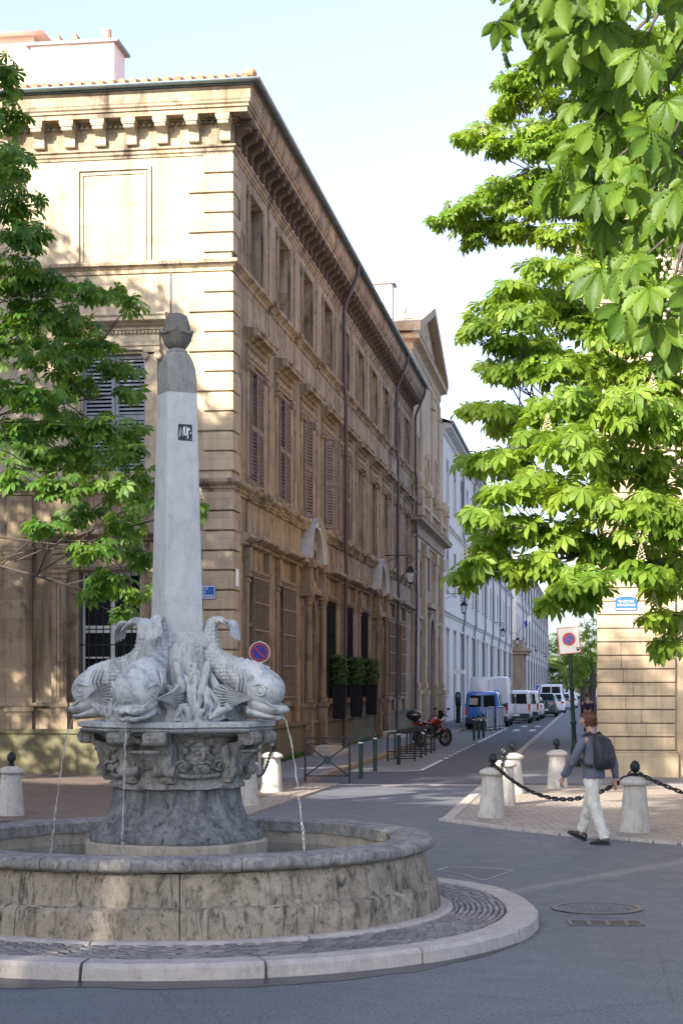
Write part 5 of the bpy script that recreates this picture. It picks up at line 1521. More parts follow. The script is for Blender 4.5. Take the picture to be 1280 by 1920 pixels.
rs = [[(.06 * math.sin(i * 1.3 + j), -.9 - .7 * j / 8 - .03 * i, 1.1 + 1.0 * j / 8 - .16 * i) for i in range(5)] for j in range(9)]
m.rings(rs[:4], False); m.build('cloth', MT['blue_dull'], fl); m = M(); m.rings(rs[3:], False); m.build('cloth', MT['white'], fl)

# ================================================================== stone bollards, chains
def stone_bollard():
    t = thing('stone_bollard', '', 'bollard')
    m = M(); m.lathe([(.225, 0), (.222, .02), (.205, .12), (.158, .655), (.157, .665)], 28)
    m.lathe([(.16, .666), (.20, .672), (.213, .69), (.213, .712), (.195, .735), (.14, .765), (.07, .785), (.03, .79)], 28)
    m.jitter(.004, 12).build('shaft', MT['bollard_stone'], t, smooth=True, angle=35)
    m = M(); m.lathe([(.05, .785), (.05, .80), (.03, .815), (.03, .85), (.045, .862)], 12)
    rs = []
    for z, r in ((.862, .04), (.875, .056), (.90, .066), (.93, .068), (.96, .060), (.985, .045), (1.005, .022), (1.012, .005)):
        rs.append([((r + .005 * math.cos(j * math.pi)) * math.cos(2 * math.pi * j / 20 + z * 9), (r + .005 * math.cos(j * math.pi)) * math.sin(2 * math.pi * j / 20 + z * 9), z) for j in range(20)])
    m.rings(rs)
    m.torus((0, 0, .825), .05, .010, 'z', 14, 6)
    m.build('pine_cone_knob', MT['iron'], t, smooth=True, angle=60)
    return t
sb = stone_bollard()
BOL = {}
bl = [('b1', (921, 1536), 'pale stone bollard at the front left tip of the pale setts, left end of the chain behind the walking person'),
      ('b2', (943, 1513), 'stone bollard half hidden, second behind the front left one on the pale setts'),
      ('b3', (961, 1491), 'stone bollard third back in the row, nearest the street mouth on the pale setts'),
      ('b4', (1044, 1481), 'stone bollard standing alone left of the leaning green sign pole'),
      ('b5', (1189, 1563), 'stone bollard just right of the walking person with chains on both sides'),
      ('L0', (20, 1532), 'stone bollard at the far left edge behind the fountain basin'),
      ('L1', (509, 1488), 'stone bollard behind the fountain, nearer the street barrier'),
      ('L2', (463, 1513), 'stone bollard partly hidden by the fountain pedestal, left of its neighbour')]
for i, (k, px, lab) in enumerate(bl):
    o = sb if i == 0 else copy_tree(sb)
    p = G(*px); p.z = .028; o.location = p; o.rotation_euler = (R(rnd.uniform(-1.6, 1.6)), R(rnd.uniform(-1.6, 1.6)), rnd.uniform(0, 6)); BOL[k] = p
    lab = ' '.join(lab.split()[:16]); tag(o, lab, None, 'stone bollards of the square')
def chain(a, b, sag, name, label, L=.085, r=.011):
    pts = []; n = 200
    for i in range(n + 1):
        t = i / n; pts.append(a.lerp(b, t) - Vector((0, 0, sag * 4 * t * (1 - t))))
    m = M(); acc = 0; last = pts[0]; k = 0; want = 0
    for i in range(1, len(pts)):
        seg = (pts[i] - pts[i - 1]).length; acc += seg
        if acc >= want:
            d = (pts[min(i + 1, n)] - pts[i - 1]).normalized()
            q = d.to_track_quat('X', 'Z').to_matrix() @ Matrix.Rotation(R(90) * (k % 2) + R(12), 3, 'X')
            rs_pts = []
            hw, hl = .024, .034
            for j in range(16):
                t = 2 * math.pi * j / 16; cx = hl if math.cos(t) > 0 else -hl
                rs_pts.append(pts[i] + q @ Vector((cx * (abs(math.cos(t)) > .01) + .024 * math.cos(t), 0, hw * math.sin(t))))
            rs_pts.append(rs_pts[0]); rs_pts.append(rs_pts[1])
            m.tube(rs_pts, r, 6, caps=False)
            m.cyl(pts[i] + q @ Vector((0, 0, -hw)), pts[i] + q @ Vector((0, 0, hw)), r * .7, n=5)
            want += L; k += 1
    o = m.build(name, MT['iron'], None, smooth=True)
    tag(o, label, 'chain', 'chains between the stone bollards')
top = Vector((0, 0, .835))
def cend(a, b): d = (b - a); d.z = 0; return a + d.normalized() * .06 + top
chain(cend(BOL['b1'], BOL['b5']), cend(BOL['b5'], BOL['b1']), .46, 'chain', 'heavy sagging iron chain strung between two stone bollards behind the walking person')
off = Vector((7.2, 21.6, .028)); chain(cend(BOL['b5'], off), cend(off, BOL['b5']), .42, 'chain', 'iron chain running from the right stone bollard out of the frame')
chain(cend(BOL['L2'], BOL['L1']), cend(BOL['L1'], BOL['L2']), .42, 'chain', 'iron chain hanging between the two stone bollards behind the fountain')
chain(cend(BOL['b1'], BOL['b2']), cend(BOL['b2'], BOL['b1']), .45, 'chain', 'short iron chain between the two front left bollards on the pale setts')
ob = copy_tree(sb); ob.location = off; tag(ob, 'stone bollard outside the right edge that holds the end of the chain')

# ================================================================== street posts, barriers, racks
def steel_bollard():
    t = thing('steel_bollard', '', 'bollard')
    m = M(); m.lathe([(.05, 0), (.05, .86), (.054, .865), (.054, .885), (.05, .89), (.05, .93), (.045, .955), (.02, .967)], 16); m.build('post', MT['iron_green'], t, smooth=True, angle=35)
    m = M(); m.lathe([(.0515, .80), (.0515, .83)], 16, cap0=False, cap1=False); m.build('band', MT['white'], t)
    return t
st0 = steel_bollard()
for i, (px, lab) in enumerate([((676, 1460), 'slim dark green steel bollard nearest the cross barrier on the left pavement edge'), ((703, 1447), 'slim dark green steel bollard, middle one of the three along the pavement edge'),
        ((747, 1434), 'slim dark green steel bollard nearest the bicycle hoops'), ((888, 1389), 'left one of three dark posts bunched in front of the blue van'), ((897, 1386), 'middle one of three dark posts in front of the blue van'), ((906, 1384), 'right one of three dark posts in front of the blue van')]):
    o = st0 if i == 0 else copy_tree(st0)
    p = G(*px); o.location = p; tag(o, lab, None, 'steel bollards along the street')
def lp(a, b, w): return None
b0_, b1_ = G(572, 1468), G(655, 1468)
bt = thing('cross_barrier', 'black iron pedestrian barrier with crossed bars and a round centre boss', 'barrier', b0_, math.atan2(b1_.y - b0_.y, b1_.x - b0_.x))
W = (b1_ - b0_).length
m = M()
for x in (0, W): m.box(x - .022, x + .022, -.022, .022, 0, .99)
m.box(.022, W - .022, -.018, .018, .955, .99); m.box(.022, W - .022, -.014, .014, .83, .855); m.box(.022, W - .022, -.014, .014, .14, .165)
m.build('frame', MT['iron'], bt, bevel=.004)
m = M()
for a, b in (((.02, .165), (W - .02, .83)), ((.02, .83), (W - .02, .165))): m.tube([(a[0], 0, a[1]), (W / 2, 0, (.165 + .83) / 2), (b[0], 0, b[1])], .014, 6)
m.build('cross_bars', MT['iron'], bt)
m = M(); m.tube([(W / 2, -.03, .4975), (W / 2, .03, .4975)], .085, 24); m.build('boss', MT['iron_green'], bt)
# bicycle hoops
hp = thing('bike_hoop', '', 'bike rack')
m = M()
pts = [(-.40, 0, 0), (-.40, 0, .70)] + [(-.40 + .10 * (1 - math.cos(k * R(15))), 0, .70 + .10 * math.sin(k * R(15))) for k in range(1, 7)] + [(.30 + .10 * math.sin(k * R(15)), 0, .70 + .10 * math.cos(k * R(15))) for k in range(0, 7)] + [(.40, 0, 0)]
m.tube(pts, .024, 8); m.tube([(-.40, 0, .28), (.40, 0, .28)], .016, 6); m.tube([(-.40, 0, .08), (.40, 0, .08)], .016, 6)
m.build('hoop', MT['iron'], hp, smooth=True, angle=50)
hl = ['nearest bicycle hoop beside the slim green bollard', 'second bicycle hoop from the green bollard', 'third bicycle hoop, under the motorcycle top case', 'fourth bicycle hoop, at the motorcycle rear wheel', 'fifth bicycle hoop, beside the motorcycle engine']
for i, (u, v) in enumerate([(8.6, 3.0), (10.4, 3.0), (12.2, 2.95), (14.1, 2.95), (15.7, 2.9)]):
    o = hp if i == 0 else copy_tree(hp)
    o.location = S(u, v); o.rotation_euler = (0, 0, STREET_ROT - R(90) + R(25)); tag(o, hl[i], None, 'bicycle hoops on the parking lane')
# crowd barriers
cb = thing('crowd_barrier', '', 'barrier')
m = M(); pts = [(-1.0, 0, .12), (-1.0, 0, 1.05), (-.93, 0, 1.12), (.93, 0, 1.12), (1.0, 0, 1.05), (1.0, 0, .12)]; m.tube(pts + [(-1.0, 0, .12)], .022, 7)
for x in (-.8, .8): m.tube([(x, -.30, 0), (x, -.22, .10), (x, 0, .16), (x, .22, .10), (x, .30, 0)], .02, 6)
m.build('frame', MT['grey_metal'], cb, smooth=True, angle=50)
m = M()
for k in range(17): m.cyl((-.95 + k * .119, 0, .14), (-.95 + k * .119, 0, 1.10), .010, n=5)
m.box(-.97, .97, -.006, .006, .22, 1.06); m.build('infill', plain('grey_infill_sheet', (0.16, 0.165, 0.17), .6), cb)
for i, (px, lab) in enumerate([((919, 1371), 'grey metal crowd barrier leaning at the rear corner of the blue van, left of two'), ((937, 1369), 'grey metal crowd barrier by the blue van, right of two')]):
    o = cb if i == 0 else copy_tree(cb)
    o.location = G(*px); o.rotation_euler = (0, 0, STREET_ROT + R(-6)); tag(o, lab, None, 'crowd barriers by the blue van')
# parking meter and the double post panel
pm_ = thing('parking_meter', 'dark green parking ticket machine with a blue disc on the left pavement', 'parking meter', S(54.6, 1.05, .115), STREET_ROT)
m = M(); m.rings([[(x * w_, y * w_ * .8, z) for x, y in [(math.cos(2 * math.pi * j / 16), math.sin(2 * math.pi * j / 16)) for j in range(16)]] for w_, z in ((.19, 0), (.19, .1), (.16, .12), (.16, .9), (.20, .95), (.22, 1.2), (.22, 1.5), (.19, 1.62), (.10, 1.68))]); m.build('cabinet', MT['iron_green'], pm_, smooth=True, angle=50)
m = M(); m.tube([(-.19, 0, 1.46), (-.215, 0, 1.46)], .105, 18); m.build('disc', MT['blue_sign'], pm_)
text_mesh('lettering', 'P', .17, MT['white'], pm_, (-.217, 0, 1.46), (R(90), 0, R(-90)))
sp_ = thing('panel_sign', 'narrow white panel on two grey posts behind the parking ticket machine', 'sign', S(56.2, .95, .115), STREET_ROT - R(90))
m = M()
for x in (-.24, .24): m.cyl((x, 0, 0), (x, 0, 2.9), .03, n=8)
m.build('post', MT['grey_metal'], sp_); m = M(); m.box(-.33, .33, -.04, .04, 2.66, 2.9); m.build('panel', MT['white'], sp_)

# round no parking sign behind the right dolphin
def np_disc(t, r, y, zc, red, blue, tilt=0):
    m = M(); m.tube([(0, y, zc), (0, y - .004, zc)], r, 40); m.build('sign_rim', MT['white'], t)
    m = M(); m.tube([(0, y - .0045, zc), (0, y - .007, zc)], r * .93, 40); m.build('red_ring', red, t)
    m = M(); m.tube([(0, y - .0075, zc), (0, y - .010, zc)], r * .66, 40); m.build('blue_disc', blue, t)
    q = Matrix.Rotation(R(45), 3, 'Y'); m = M()
    m.box(-r * .68, r * .68, y - .0135, y - .0105, -r * .09, r * .09, rot=q, at=(0, 0, zc)); m.build('bar', red, t)
p = G(487, 1473)
rs_ = thing('no_parking_sign', 'round red and blue no parking sign on a grey post behind the right dolphin', 'road sign', p, R(-4))
m = M(); m.cyl((0, 0, 0), (0, 0, 3.05), .03, n=12); m.build('post', MT['grey_metal'], rs_)
np_disc(rs_, .225, -.04, EYE + 64 / FPX * p.y, MT['red_dull'], MT['blue_dull'])
# rectangular no parking sign on the leaning green post
p = Vector(((1078 - 640) / FPX * 43.5, 43.5, .07))
ns = thing('no_parking_sign', 'square white no parking panel with red edge on a leaning dark green pole', 'road sign', p, R(-2))
ns.rotation_euler = (0, R(-2.7), R(-2))
m = M(); m.lathe([(.15, 0), (.15, .05), (.13, .08), (.11, .35), (.075, .50), (.085, .53), (.06, .56), (.055, 1.05), (.075, 1.08), (.075, 1.14), (.052, 1.17), (.05, 1.9), (.062, 1.92), (.062, 1.98), (.045, 2.0), (.045, 3.3)], 16); m.build('pole', MT['iron_green'], ns, smooth=True, angle=35)
pn = M(); q = Matrix.Rotation(R(-2.5), 3, 'Y')
zc = 3.18
pn.box(-.275, .275, -.075, -.060, -.335, .335, rot=q, at=(-.02, 0, zc)); pl_ = pn.build('panel', MT['white'], ns, bevel=.004)
m = M(); frame_rect(m, -.272, .272, -.332, .332, -.0785, -.0755, .016); m.v = [tuple(q @ Vector(v) + Vector((-.02, 0, zc))) for v in m.v]; m.build('red_edge', MT['red_sign'], ns)
cc = thing('tmp', 'x', 'x')
for nm, r, y0, y1, mt_ in (('red_ring', .165, -.0755, -.079, MT['red_sign']), ('blue_disc', .118, -.0795, -.083, plain('bright_blue_enamel', (.03, .15, .5), .35))):
    m = M(); m.tube([(0, y0, .03), (0, y1, .03)], r, 36); m.v = [tuple(q @ Vector(v) + Vector((-.02, 0, zc))) for v in m.v]; m.build(nm, mt_, ns)
q2 = Matrix.Rotation(R(45), 3, 'Y'); m = M(); m.box(-.12, .12, -.0865, -.0835, -.016, .016, rot=q2, at=(0, 0, .03)); m.v = [tuple(q @ Vector(v) + Vector((-.02, 0, zc))) for v in m.v]; m.build('bar', MT['red_sign'], ns)
m = M(); m.prism([(.155, -.19), (.255, -.19), (.24, -.245), (.22, -.285), (.19, -.285), (.17, -.245)], 'y', -.079, -.0755); m.v = [tuple(q @ Vector(v) + Vector((-.02, 0, zc))) for v in m.v]; m.build('tow_symbol', MT['iron'], ns)
m = M(); m.box(.172, .238, -.0825, -.0795, -.222, -.205); m.v = [tuple(q @ Vector(v) + Vector((-.02, 0, zc))) for v in m.v]; m.build('tow_symbol', MT['white'], ns)
bpy.data.objects.remove(cc)
# far blue signs
p = P(1010, 1292, 150)
hs2 = thing('hump_sign', 'blue square sign with a white triangle above the parked white vans', 'road sign', (p.x, p.y, 0), R(-3))
m = M(); m.cyl((0, 0, 0), (0, 0, 2.3), .035, n=8); m.build('post', MT['grey_metal'], hs2)
m = M(); m.box(-.36, .36, -.06, -.04, p.z - .36, p.z + .36); m.build('panel', MT['blue_sign'], hs2); m = M(); frame_rect(m, -.355, .355, p.z - .355, p.z + .355, -.063, -.0605, .03); m.build('border', MT['white'], hs2)
m = M(); m.prism([(-.24, p.z - .22), (.24, p.z - .22), (0, p.z + .24)], 'y', -.064, -.0605); m.build('triangle', MT['white'], hs2)
m = M(); m.prism([(-.13, p.z - .16), (.13, p.z - .16), (.06, p.z - .08), (-.06, p.z - .08)], 'y', -.067, -.0645); m.build('hump_symbol', MT['blue_sign'], hs2)
p = P(1030, 1291, 165)
ps = thing('parking_sign', 'pair of small blue and white parking panels beyond the blue triangle sign', 'road sign', (p.x, p.y, 0), R(-3))
m = M(); m.cyl((0, 0, 0), (0, 0, 2.4), .035, n=8); m.build('post', MT['grey_metal'], ps)
m = M(); m.box(-.52, .42, -.06, -.04, p.z - .25, p.z + .3); m.build('panel', MT['white'], ps)
m = M(); m.box(-.48, -.06, -.064, -.0605, p.z - .18, p.z + .25); m.build('blue_field', MT['blue_sign'], ps)
text_mesh('lettering', 'P', .36, MT['white'], ps, (-.27, -.066, p.z + .03), (R(90), 0, 0))
m = M(); m.box(.04, .34, -.064, -.0605, p.z - .10, p.z + .06); m.box(.10, .28, -.064, -.0605, p.z + .0605, p.z + .14); m.build('car_symbol', MT['iron'], ps)

# window boxes with shrubs on the mansion's screened windows
def leafmat(name, c1, c2, tr=.25):
    q = N(name)
    gi = q.n.new('ShaderNodeNewGeometry')
    q.color(q.ramp(gi.outputs['Random Per Island'], [(0.0, c1), (1.0, c2)])).set(rough=.45, spec=.35)
    t = q.n.new('ShaderNodeBsdfTranslucent'); mx = q.n.new('ShaderNodeMixShader'); mx.inputs[0].default_value = tr
    q.l(q.ramp(gi.outputs['Random Per Island'], [(0.0, tuple(x * 1.3 for x in (c1[0] * 1.2, c1[1] * 1.2, c1[2] * .7))), (1.0, tuple(x * 1.4 for x in (c2[0] * 1.2, c2[1] * 1.2, c2[2] * .6)))]), t.inputs[0])
    q.l(q.b.outputs[0], mx.inputs[1]); q.l(t.outputs[0], mx.inputs[2]); q.l(mx.outputs[0], q.out.inputs[0])
    return q.m
MT['shrub'] = leafmat('shrub_leaf', (.03, .07, .02), (.07, .14, .035))
wbx = thing('window_box', '', 'planter')
m = M(); m.rings([[(x * w_, y * w_ - .30, z) for x, y in ((-.27, -.20), (.27, -.20), (.27, .20), (-.27, .20))] for w_, z in ((.86, 0), (1.0, 1.02), (1.05, 1.03), (1.05, 1.10), (.95, 1.10))]); m.build('pot', MT['mesh'], wbx)
m = M()
for k in range(520):
    a = rnd.uniform(0, 6.28); rr = .38 * rnd.random() ** .5; z = 1.08 + .95 * rnd.random()
    rr *= 1 - .45 * abs((z - 1.5) / .55) ** 2 * .6
    c = Vector((rr * math.cos(a), -.30 + .8 * rr * math.sin(a), z)); d = Vector((rnd.gauss(0, 1), rnd.gauss(0, 1), rnd.gauss(.2, 1))).normalized() * .085; s2 = d.orthogonal().normalized() * .03
    m.add([c - d, c + s2, c + d, c - s2], [(0, 1, 2, 3)])
m.build('shrub', MT['shrub'], wbx)
for i, (b, lab) in enumerate([(3, 'tall black planter with a round green shrub, left of three on the screened windows'), (4, 'tall black planter with a green shrub, middle of three on the screened windows'), (5, 'tall black planter with a green shrub, right of three, next to the second doorway')]):
    o = wbx if i == 0 else copy_tree(wbx)
    q_ = S(GB(b), .0, 1.05); o.location = q_; o.rotation_euler = (0, 0, STREET_ROT); tag(o, lab, None, 'planters at the screened windows')
# weeds at the foot of the wall
m = M()
for k in range(500):
    u = rnd.uniform(-.05, 40) if rnd.random() < .5 else rnd.uniform(4, 9); c = S(u, .14 + abs(rnd.gauss(0, .05)), .115); h = rnd.uniform(.05, .2); a = rnd.uniform(0, 6.28)
    d = Vector((math.cos(a), math.sin(a), 0)) * .02; l_ = Vector((rnd.gauss(0, .05), rnd.gauss(0, .05), h)); m.add([c - d, c + d, c + l_], [(0, 1, 2)])
o = m.build('weeds', MT['shrub']); tag(o, 'small green weeds growing along the foot of the mansion wall', 'weeds', kind='stuff')

# ================================================================== vehicles (local x forward along the street, y left, z up, origin below the rear bumper)
def carpaint(name, c, rough=.3):
    q = N(name); f = q.noise(1.6, 4); q.color(q.ramp(f, [(.3, tuple(.92 * x for x in c)), (.7, c)])).set(rough=rough, coat=.5, spec=.5); return q.m
MT['tyre'] = plain('tyre_rubber', (.02, .02, .021), .85); MT['rim_m'] = plain('wheel_rim', (.30, .31, .32), .4, .6)
MT['tail'] = plain('tail_light_red', (.42, .02, .02), .25); MT['amber'] = plain('amber_lens', (.6, .22, .03), .25); MT['bumper'] = plain('black_plastic', (.03, .03, .032), .6)
def wheel(t, x, y, r, w_=.2):
    m = M(); pr_ = [(r * .62, -w_ / 2), (r * .94, -w_ / 2), (r, -w_ * .32), (r, w_ * .32), (r * .94, w_ / 2), (r * .62, w_ / 2)]
    rs = [[(q * math.cos(2 * math.pi * j / 28), a, q * math.sin(2 * math.pi * j / 28)) for j in range(28)] for q, a in pr_]; rs.append(rs[0])
    m.rings(rs, True, False, False); o = m.build('wheel', MT['tyre'], t, smooth=True, angle=40, loc=(x, y, r))
    m = M(); sd = 1 if y > 0 else -1
    rs = [[(q * math.cos(2 * math.pi * j / 20), a * sd, q * math.sin(2 * math.pi * j / 20)) for j in range(20)] for q, a in ((r * .64, -w_ * .3), (r * .62, w_ * .42), (r * .5, w_ * .36), (r * .16, w_ * .40), (r * .10, w_ * .46), (.01, w_ * .46))]
    m.rings(rs); m.build('rim', MT['rim_m'], o, smooth=True, angle=40)
def vehicle(name, label, cat, u, v, paint, L, W, H, kind, group='vehicles parked along the street', rz=0.0, dark_win=True, plate=True):
    t = thing(name, label, cat, S(u, v, .006), STREET_ROT + rz, group)
    hw = W / 2; r = .30 if H < 2.2 else .34
    zb = .26
    if kind == 'van':      # boxy rear
        be = H * .56; sec = [(0.00, .34, be, H - .10, .90, .92, .80), (.04, .26, be, H - .03, .97, .99, .84), (.22, .24, be, H, 1.0, 1.0, .86), (L * .55, .22, be, H, 1.0, 1.0, .86), (L * .68, .22, be, H - .03, 1.0, 1.0, .84), (L * .82, .24, be - .02, be + .16, 1.0, .98, .78), (L * .95, .28, be - .18, be - .10, .96, .90, .74), (L, .36, be - .34, be - .28, .84, .78, .66)]
        rear_top = H - .12
    elif kind == 'tall':
        be = H * .46; sec = [(0.00, .40, be, H - .07, .95, .96, .88), (.03, .34, be, H - .02, .99, 1.0, .91), (.15, .32, be, H, 1.0, 1.0, .92), (L * .66, .30, be, H, 1.0, 1.0, .92), (L * .74, .30, be, H - .06, 1.0, 1.0, .88), (L * .86, .30, be, be + .30, 1.0, .98, .80), (L * .97, .34, be - .2, be - .08, .95, .9, .74), (L, .42, be - .4, be - .3, .85, .8, .66)]
        rear_top = H - .15
    else:                  # hatchback / saloon
        be = H * .62; sec = [(0.00, .34, be - .12, be - .06, .88, .84, .72), (.06, .26, be - .02, be + .10, .96, .92, .74), (.42, .24, be, H - .06, 1.0, .96, .70), (.7, .22, be, H, 1.0, .97, .70), (L * .52, .22, be, H, 1.0, .97, .70), (L * .60, .22, be, H - .04, 1.0, .97, .70), (L * .76, .24, be - .02, be + .06, 1.0, .95, .72), (L * .94, .28, be - .16, be - .10, .95, .88, .70), (L, .36, be - .34, be - .28, .84, .78, .62)]
        rear_top = H - .1
    m = M(); rs = []
    for x, z0, z1, z2, a, b, c in sec:
        A, B, C = hw * a, hw * b, hw * c
        half = [(A * .90, z0), (A, z0 + .14), (A * 1.0, (z0 + z1) / 2), (B, z1), (C + (B - C) * .30, z1 + (z2 - z1) * .72), (C, z2 - .06 if z2 - z1 > .15 else z2 - .02), (C * .86, z2)]
        rs.append([(x, y, z) for y, z in half] + [(x, -y, z) for y, z in reversed(half)])
    m.rings(rs); m.build('body', paint, t, smooth=True, angle=38)
    # glazing: rear windows, side windows
    def at_rear(f):         # point on the rear face at height fraction between belt and roof
        x0, z0, z1, z2, a, b, c = sec[0]
        return x0
    if kind in ('van',):
        for sg in (-1, 1):
            m = M(); ya, yb = sg * .05, sg * hw * .76; yt = sg * hw * .70
            m.add([(-.012, ya, be + .06), (-.012, yb, be + .06), (-.012, yt, rear_top - .07), (-.012, ya, rear_top - .07), (.03, ya, be + .06), (.03, yb, be + .06), (.03, yt, rear_top - .07), (.03, ya, rear_top - .07)], [(0, 1, 2, 3), (0, 1, 5, 4), (1, 2, 6, 5), (2, 3, 7, 6), (3, 0, 4, 7)])
            m.build('rear_window', MT['glass'], t)
        m = M(); m.box(-.016, .02, -.012, .012, .5, rear_top - .02); m.build('door_seam', MT['bumper'], t)
    elif kind == 'tall':
        m = M(); m.box(-.012, .02, -.010, .010, .55, H - .16); m.build('door_seam', MT['pipe_grey'], t)
        m = M(); m.box(-.03, .02, -.35, -.05, 1.05, 1.11); m.build('door_handle', MT['bumper'], t)
    else:
        m = M(); a = sec[1]; b = sec[2]
        m.add([(.13, hw * .70, be + .13), (.13, -hw * .70, be + .13), (.40, -hw * .62, H - .12), (.40, hw * .62, H - .12)], [(0, 1, 2, 3)])
        m.v = [(x - .055, y, z + .05) for x, y, z in m.v]; m.build('rear_window', MT['glass'], t)
    for sg in (-1, 1):
        m = M()
        zt = H - (.14 if kind != 'tall' else .62); x0 = L * (.10 if kind != 'car' else .17); x1 = L * (.66 if kind != 'car' else .60)
        if kind == 'tall': x0 = L * .60; x1 = L * .76; zt = H - .45
        e = hw * (1.004 if kind != 'car' else .975)
        f = hw * {'van': .93, 'tall': .965, 'car': .80}[kind]
        m.add([(x0 - (.14 if kind == 'car' else 0), sg * e, be + .04), (x1 + L * .09, sg * e, be + .04), (x1, sg * f, zt), (x0 + .05, sg * f, zt)], [(0, 1, 2, 3)])
        m.v = [(x, y + sg * .012, z) for x, y, z in m.v]; m.build('side_window', MT['glass'], t)
        m = M()
        if kind == 'car': m.box(-.02, .22, *sorted((sg * hw * .62, sg * hw * .93)), be - .16, be - .01)
        else: m.box(-.018, .08, *sorted((sg * hw * .84, sg * hw * .985)), be * .72, be * 1.06)
        o = m.build('tail_light', MT['tail'], t, bevel=.015)
        m = M(); m.box(-.021, .02, *sorted((sg * hw * .85, sg * hw * .97)), be * .60, be * .70) if kind != 'car' else m.box(-.024, .02, *sorted((sg * hw * .64, sg * hw * .75)), be - .13, be - .05); m.build('indicator', MT['amber'], o)
        m = M(); xm = L * (.70 if kind != 'car' else .64); m.box(xm, xm + .10, *sorted((sg * (hw + .02), sg * (hw + .20))), be + .02, be + (.34 if kind == 'tall' else .20)); m.build('wing_mirror', MT['bumper'], t, bevel=.02)
        for xw in (L * .19, L * .80): wheel(t, xw, sg * (hw - .09), r)
    m = M(); m.rings([[(x, y * q, z) for y, z in ((-1, .30), (1, .30), (1, .56), (-1, .56))] for x, q in ((-.07, hw * .84), (-.05, hw * .93), (.12, hw * .985))]); m.build('bumper', MT['bumper'] if kind != 'car' else paint, t, bevel=.02)
    if plate: m = M(); m.box(-.085, -.071, -.26, .26, .42, .53); m.build('number_plate', MT['white'], t)
    return t
bluep = carpaint('blue_paint', (.03, .17, .52)); whitep = carpaint('white_van_paint', (.66, .67, .68)); greyp = carpaint('silver_paint', (.42, .43, .45)); darkp = carpaint('dark_blue_paint', (.02, .035, .05))
bv = vehicle('blue_van', 'bright blue van with roof bars parked behind the motorcycle', 'van', 44.3, 3.0, bluep, 4.1, 1.68, 1.84, 'van')
for sg in (-1, 1):
    m = M(); m.tube([(.25, sg * .62, 1.80), (.3, sg * .62, 1.91), (2.5, sg * .62, 1.91), (2.6, sg * .62, 1.82)], .025, 6); m.build('roof_bar', bluep, bv)
m = M(); m.box(-.018, -.013, .22, .62, 1.20, 1.52); m.build('window_paper', plain('beige_paper', (.45, .40, .33), .8), bv)
vehicle('white_van', 'tall white high roof delivery van parked in front of the blue van', 'van', 49.4, 3.0, whitep, 5.6, 2.02, 2.58, 'tall')
vehicle('white_van', 'low white van next in line after the tall white delivery van', 'van', 58.5, 3.95, whitep, 4.2, 1.75, 1.86, 'van')
vehicle('white_van', 'smaller white van third beyond the blue van, with red tail lamps', 'van', 65.5, 4.2, whitep, 4.2, 1.75, 1.82, 'van')
vehicle('parked_car', 'silver hatchback parked after the row of white vans', 'car', 72.0, 4.3, greyp, 4.0, 1.7, 1.48, 'car')
vehicle('dark_car', 'dark blue estate car standing by the blue triangle sign', 'car', 80.0, 5.0, darkp, 4.3, 1.74, 1.62, 'car')
vehicle('parked_car', 'white car beyond the dark car, left of the leaning pole', 'car', 92.0, 5.35, whitep, 4.1, 1.74, 1.55, 'car')
vehicle('white_van', 'far white van showing above the dark car roof', 'van', 99.0, 5.0, whitep, 5.0, 1.95, 2.25, 'van')
vehicle('parked_car', 'far silver car just left of the leaning sign pole', 'car', 108.0, 5.7, greyp, 4.1, 1.72, 1.5, 'car')
vehicle('parked_car', 'farthest white car at the end of the street, right of the leaning pole', 'car', 124.0, 6.0, whitep, 4.1, 1.72, 1.5, 'car')

# ------------------------------------------------------------------ motorcycle
f_, b_ = G(863, 1398.5), G(788, 1402)
mt = thing('motorcycle', 'red and black motorcycle with a round black top case parked at the bicycle hoops', 'motorcycle', (b_.x, b_.y, .01), math.atan2(f_.y - b_.y, f_.x - b_.x))
MT['bike_red'] = carpaint('bike_red_paint', (.20, .018, .014), .25); MT['bike_black'] = plain('bike_black', (.02, .02, .023), .35); MT['chrome'] = plain('chrome', (.55, .55, .56), .18, .95)
WB = 1.45
def mwheel(x, r, w_, steer=0):
    m = M(); m.torus((0, 0, 0), r - w_ / 2, w_ / 2, 'y', 36, 10); o = m.build('wheel', MT['tyre'], mt, smooth=True, loc=(x, 0, r), rz=steer)
    m = M(); m.torus((0, 0, 0), r - w_ * .95, .022, 'y', 30, 6)
    for k in range(6):
        a = k * math.pi / 3; m.tube([(0, 0, 0), ((r - w_) * math.cos(a), 0, (r - w_) * math.sin(a))], .014, 6)
    m.cyl((0, -.06, 0), (0, .06, 0), .05, n=12); m.build('rim', MT['bike_black'], o)
    m = M(); m.tube([(0, -.06, 0), (0, -.066, 0)], .15, 24); m.build('brake_disc', MT['chrome'], o)
mwheel(0, .30, .15); mwheel(WB, .30, .115, R(-14))
m = M()
for sg in (-1, 1):
    m.tube([(WB - .02, sg * .10, .30), (WB - .27, sg * .10, .86), (WB - .33, sg * .10, .98)], .026, 8)
m.build('fork', MT['chrome'], mt, smooth=True)
m = M()
for sg in (-1, 1):
    m.tube([(WB - .30, sg * .03, .88), (.95, sg * .16, .62), (.62, sg * .18, .45), (0, sg * .11, .30)], .028, 8)
    m.tube([(.62, sg * .17, .5), (.35, sg * .13, .78), (-.18, sg * .09, .86)], .022, 8); m.tube([(.0, sg * .11, .31), (.22, sg * .12, .80)], .03, 8)
m.build('frame', MT['chrome'], mt, smooth=True)
m = M(); m.sphere((.72, 0, .48), .24, .17, .17, n=16, m=10); m.box(.60, .84, -.15, .15, .55, .74); m.cyl((.60, -.22, .40), (.60, .22, .40), .11, n=18); m.cyl((.84, -.19, .42), (.84, .19, .42), .085, n=18)
for k in range(5): m.box(.58, .86, -.165, .165, .56 + k * .035, .572 + k * .035)
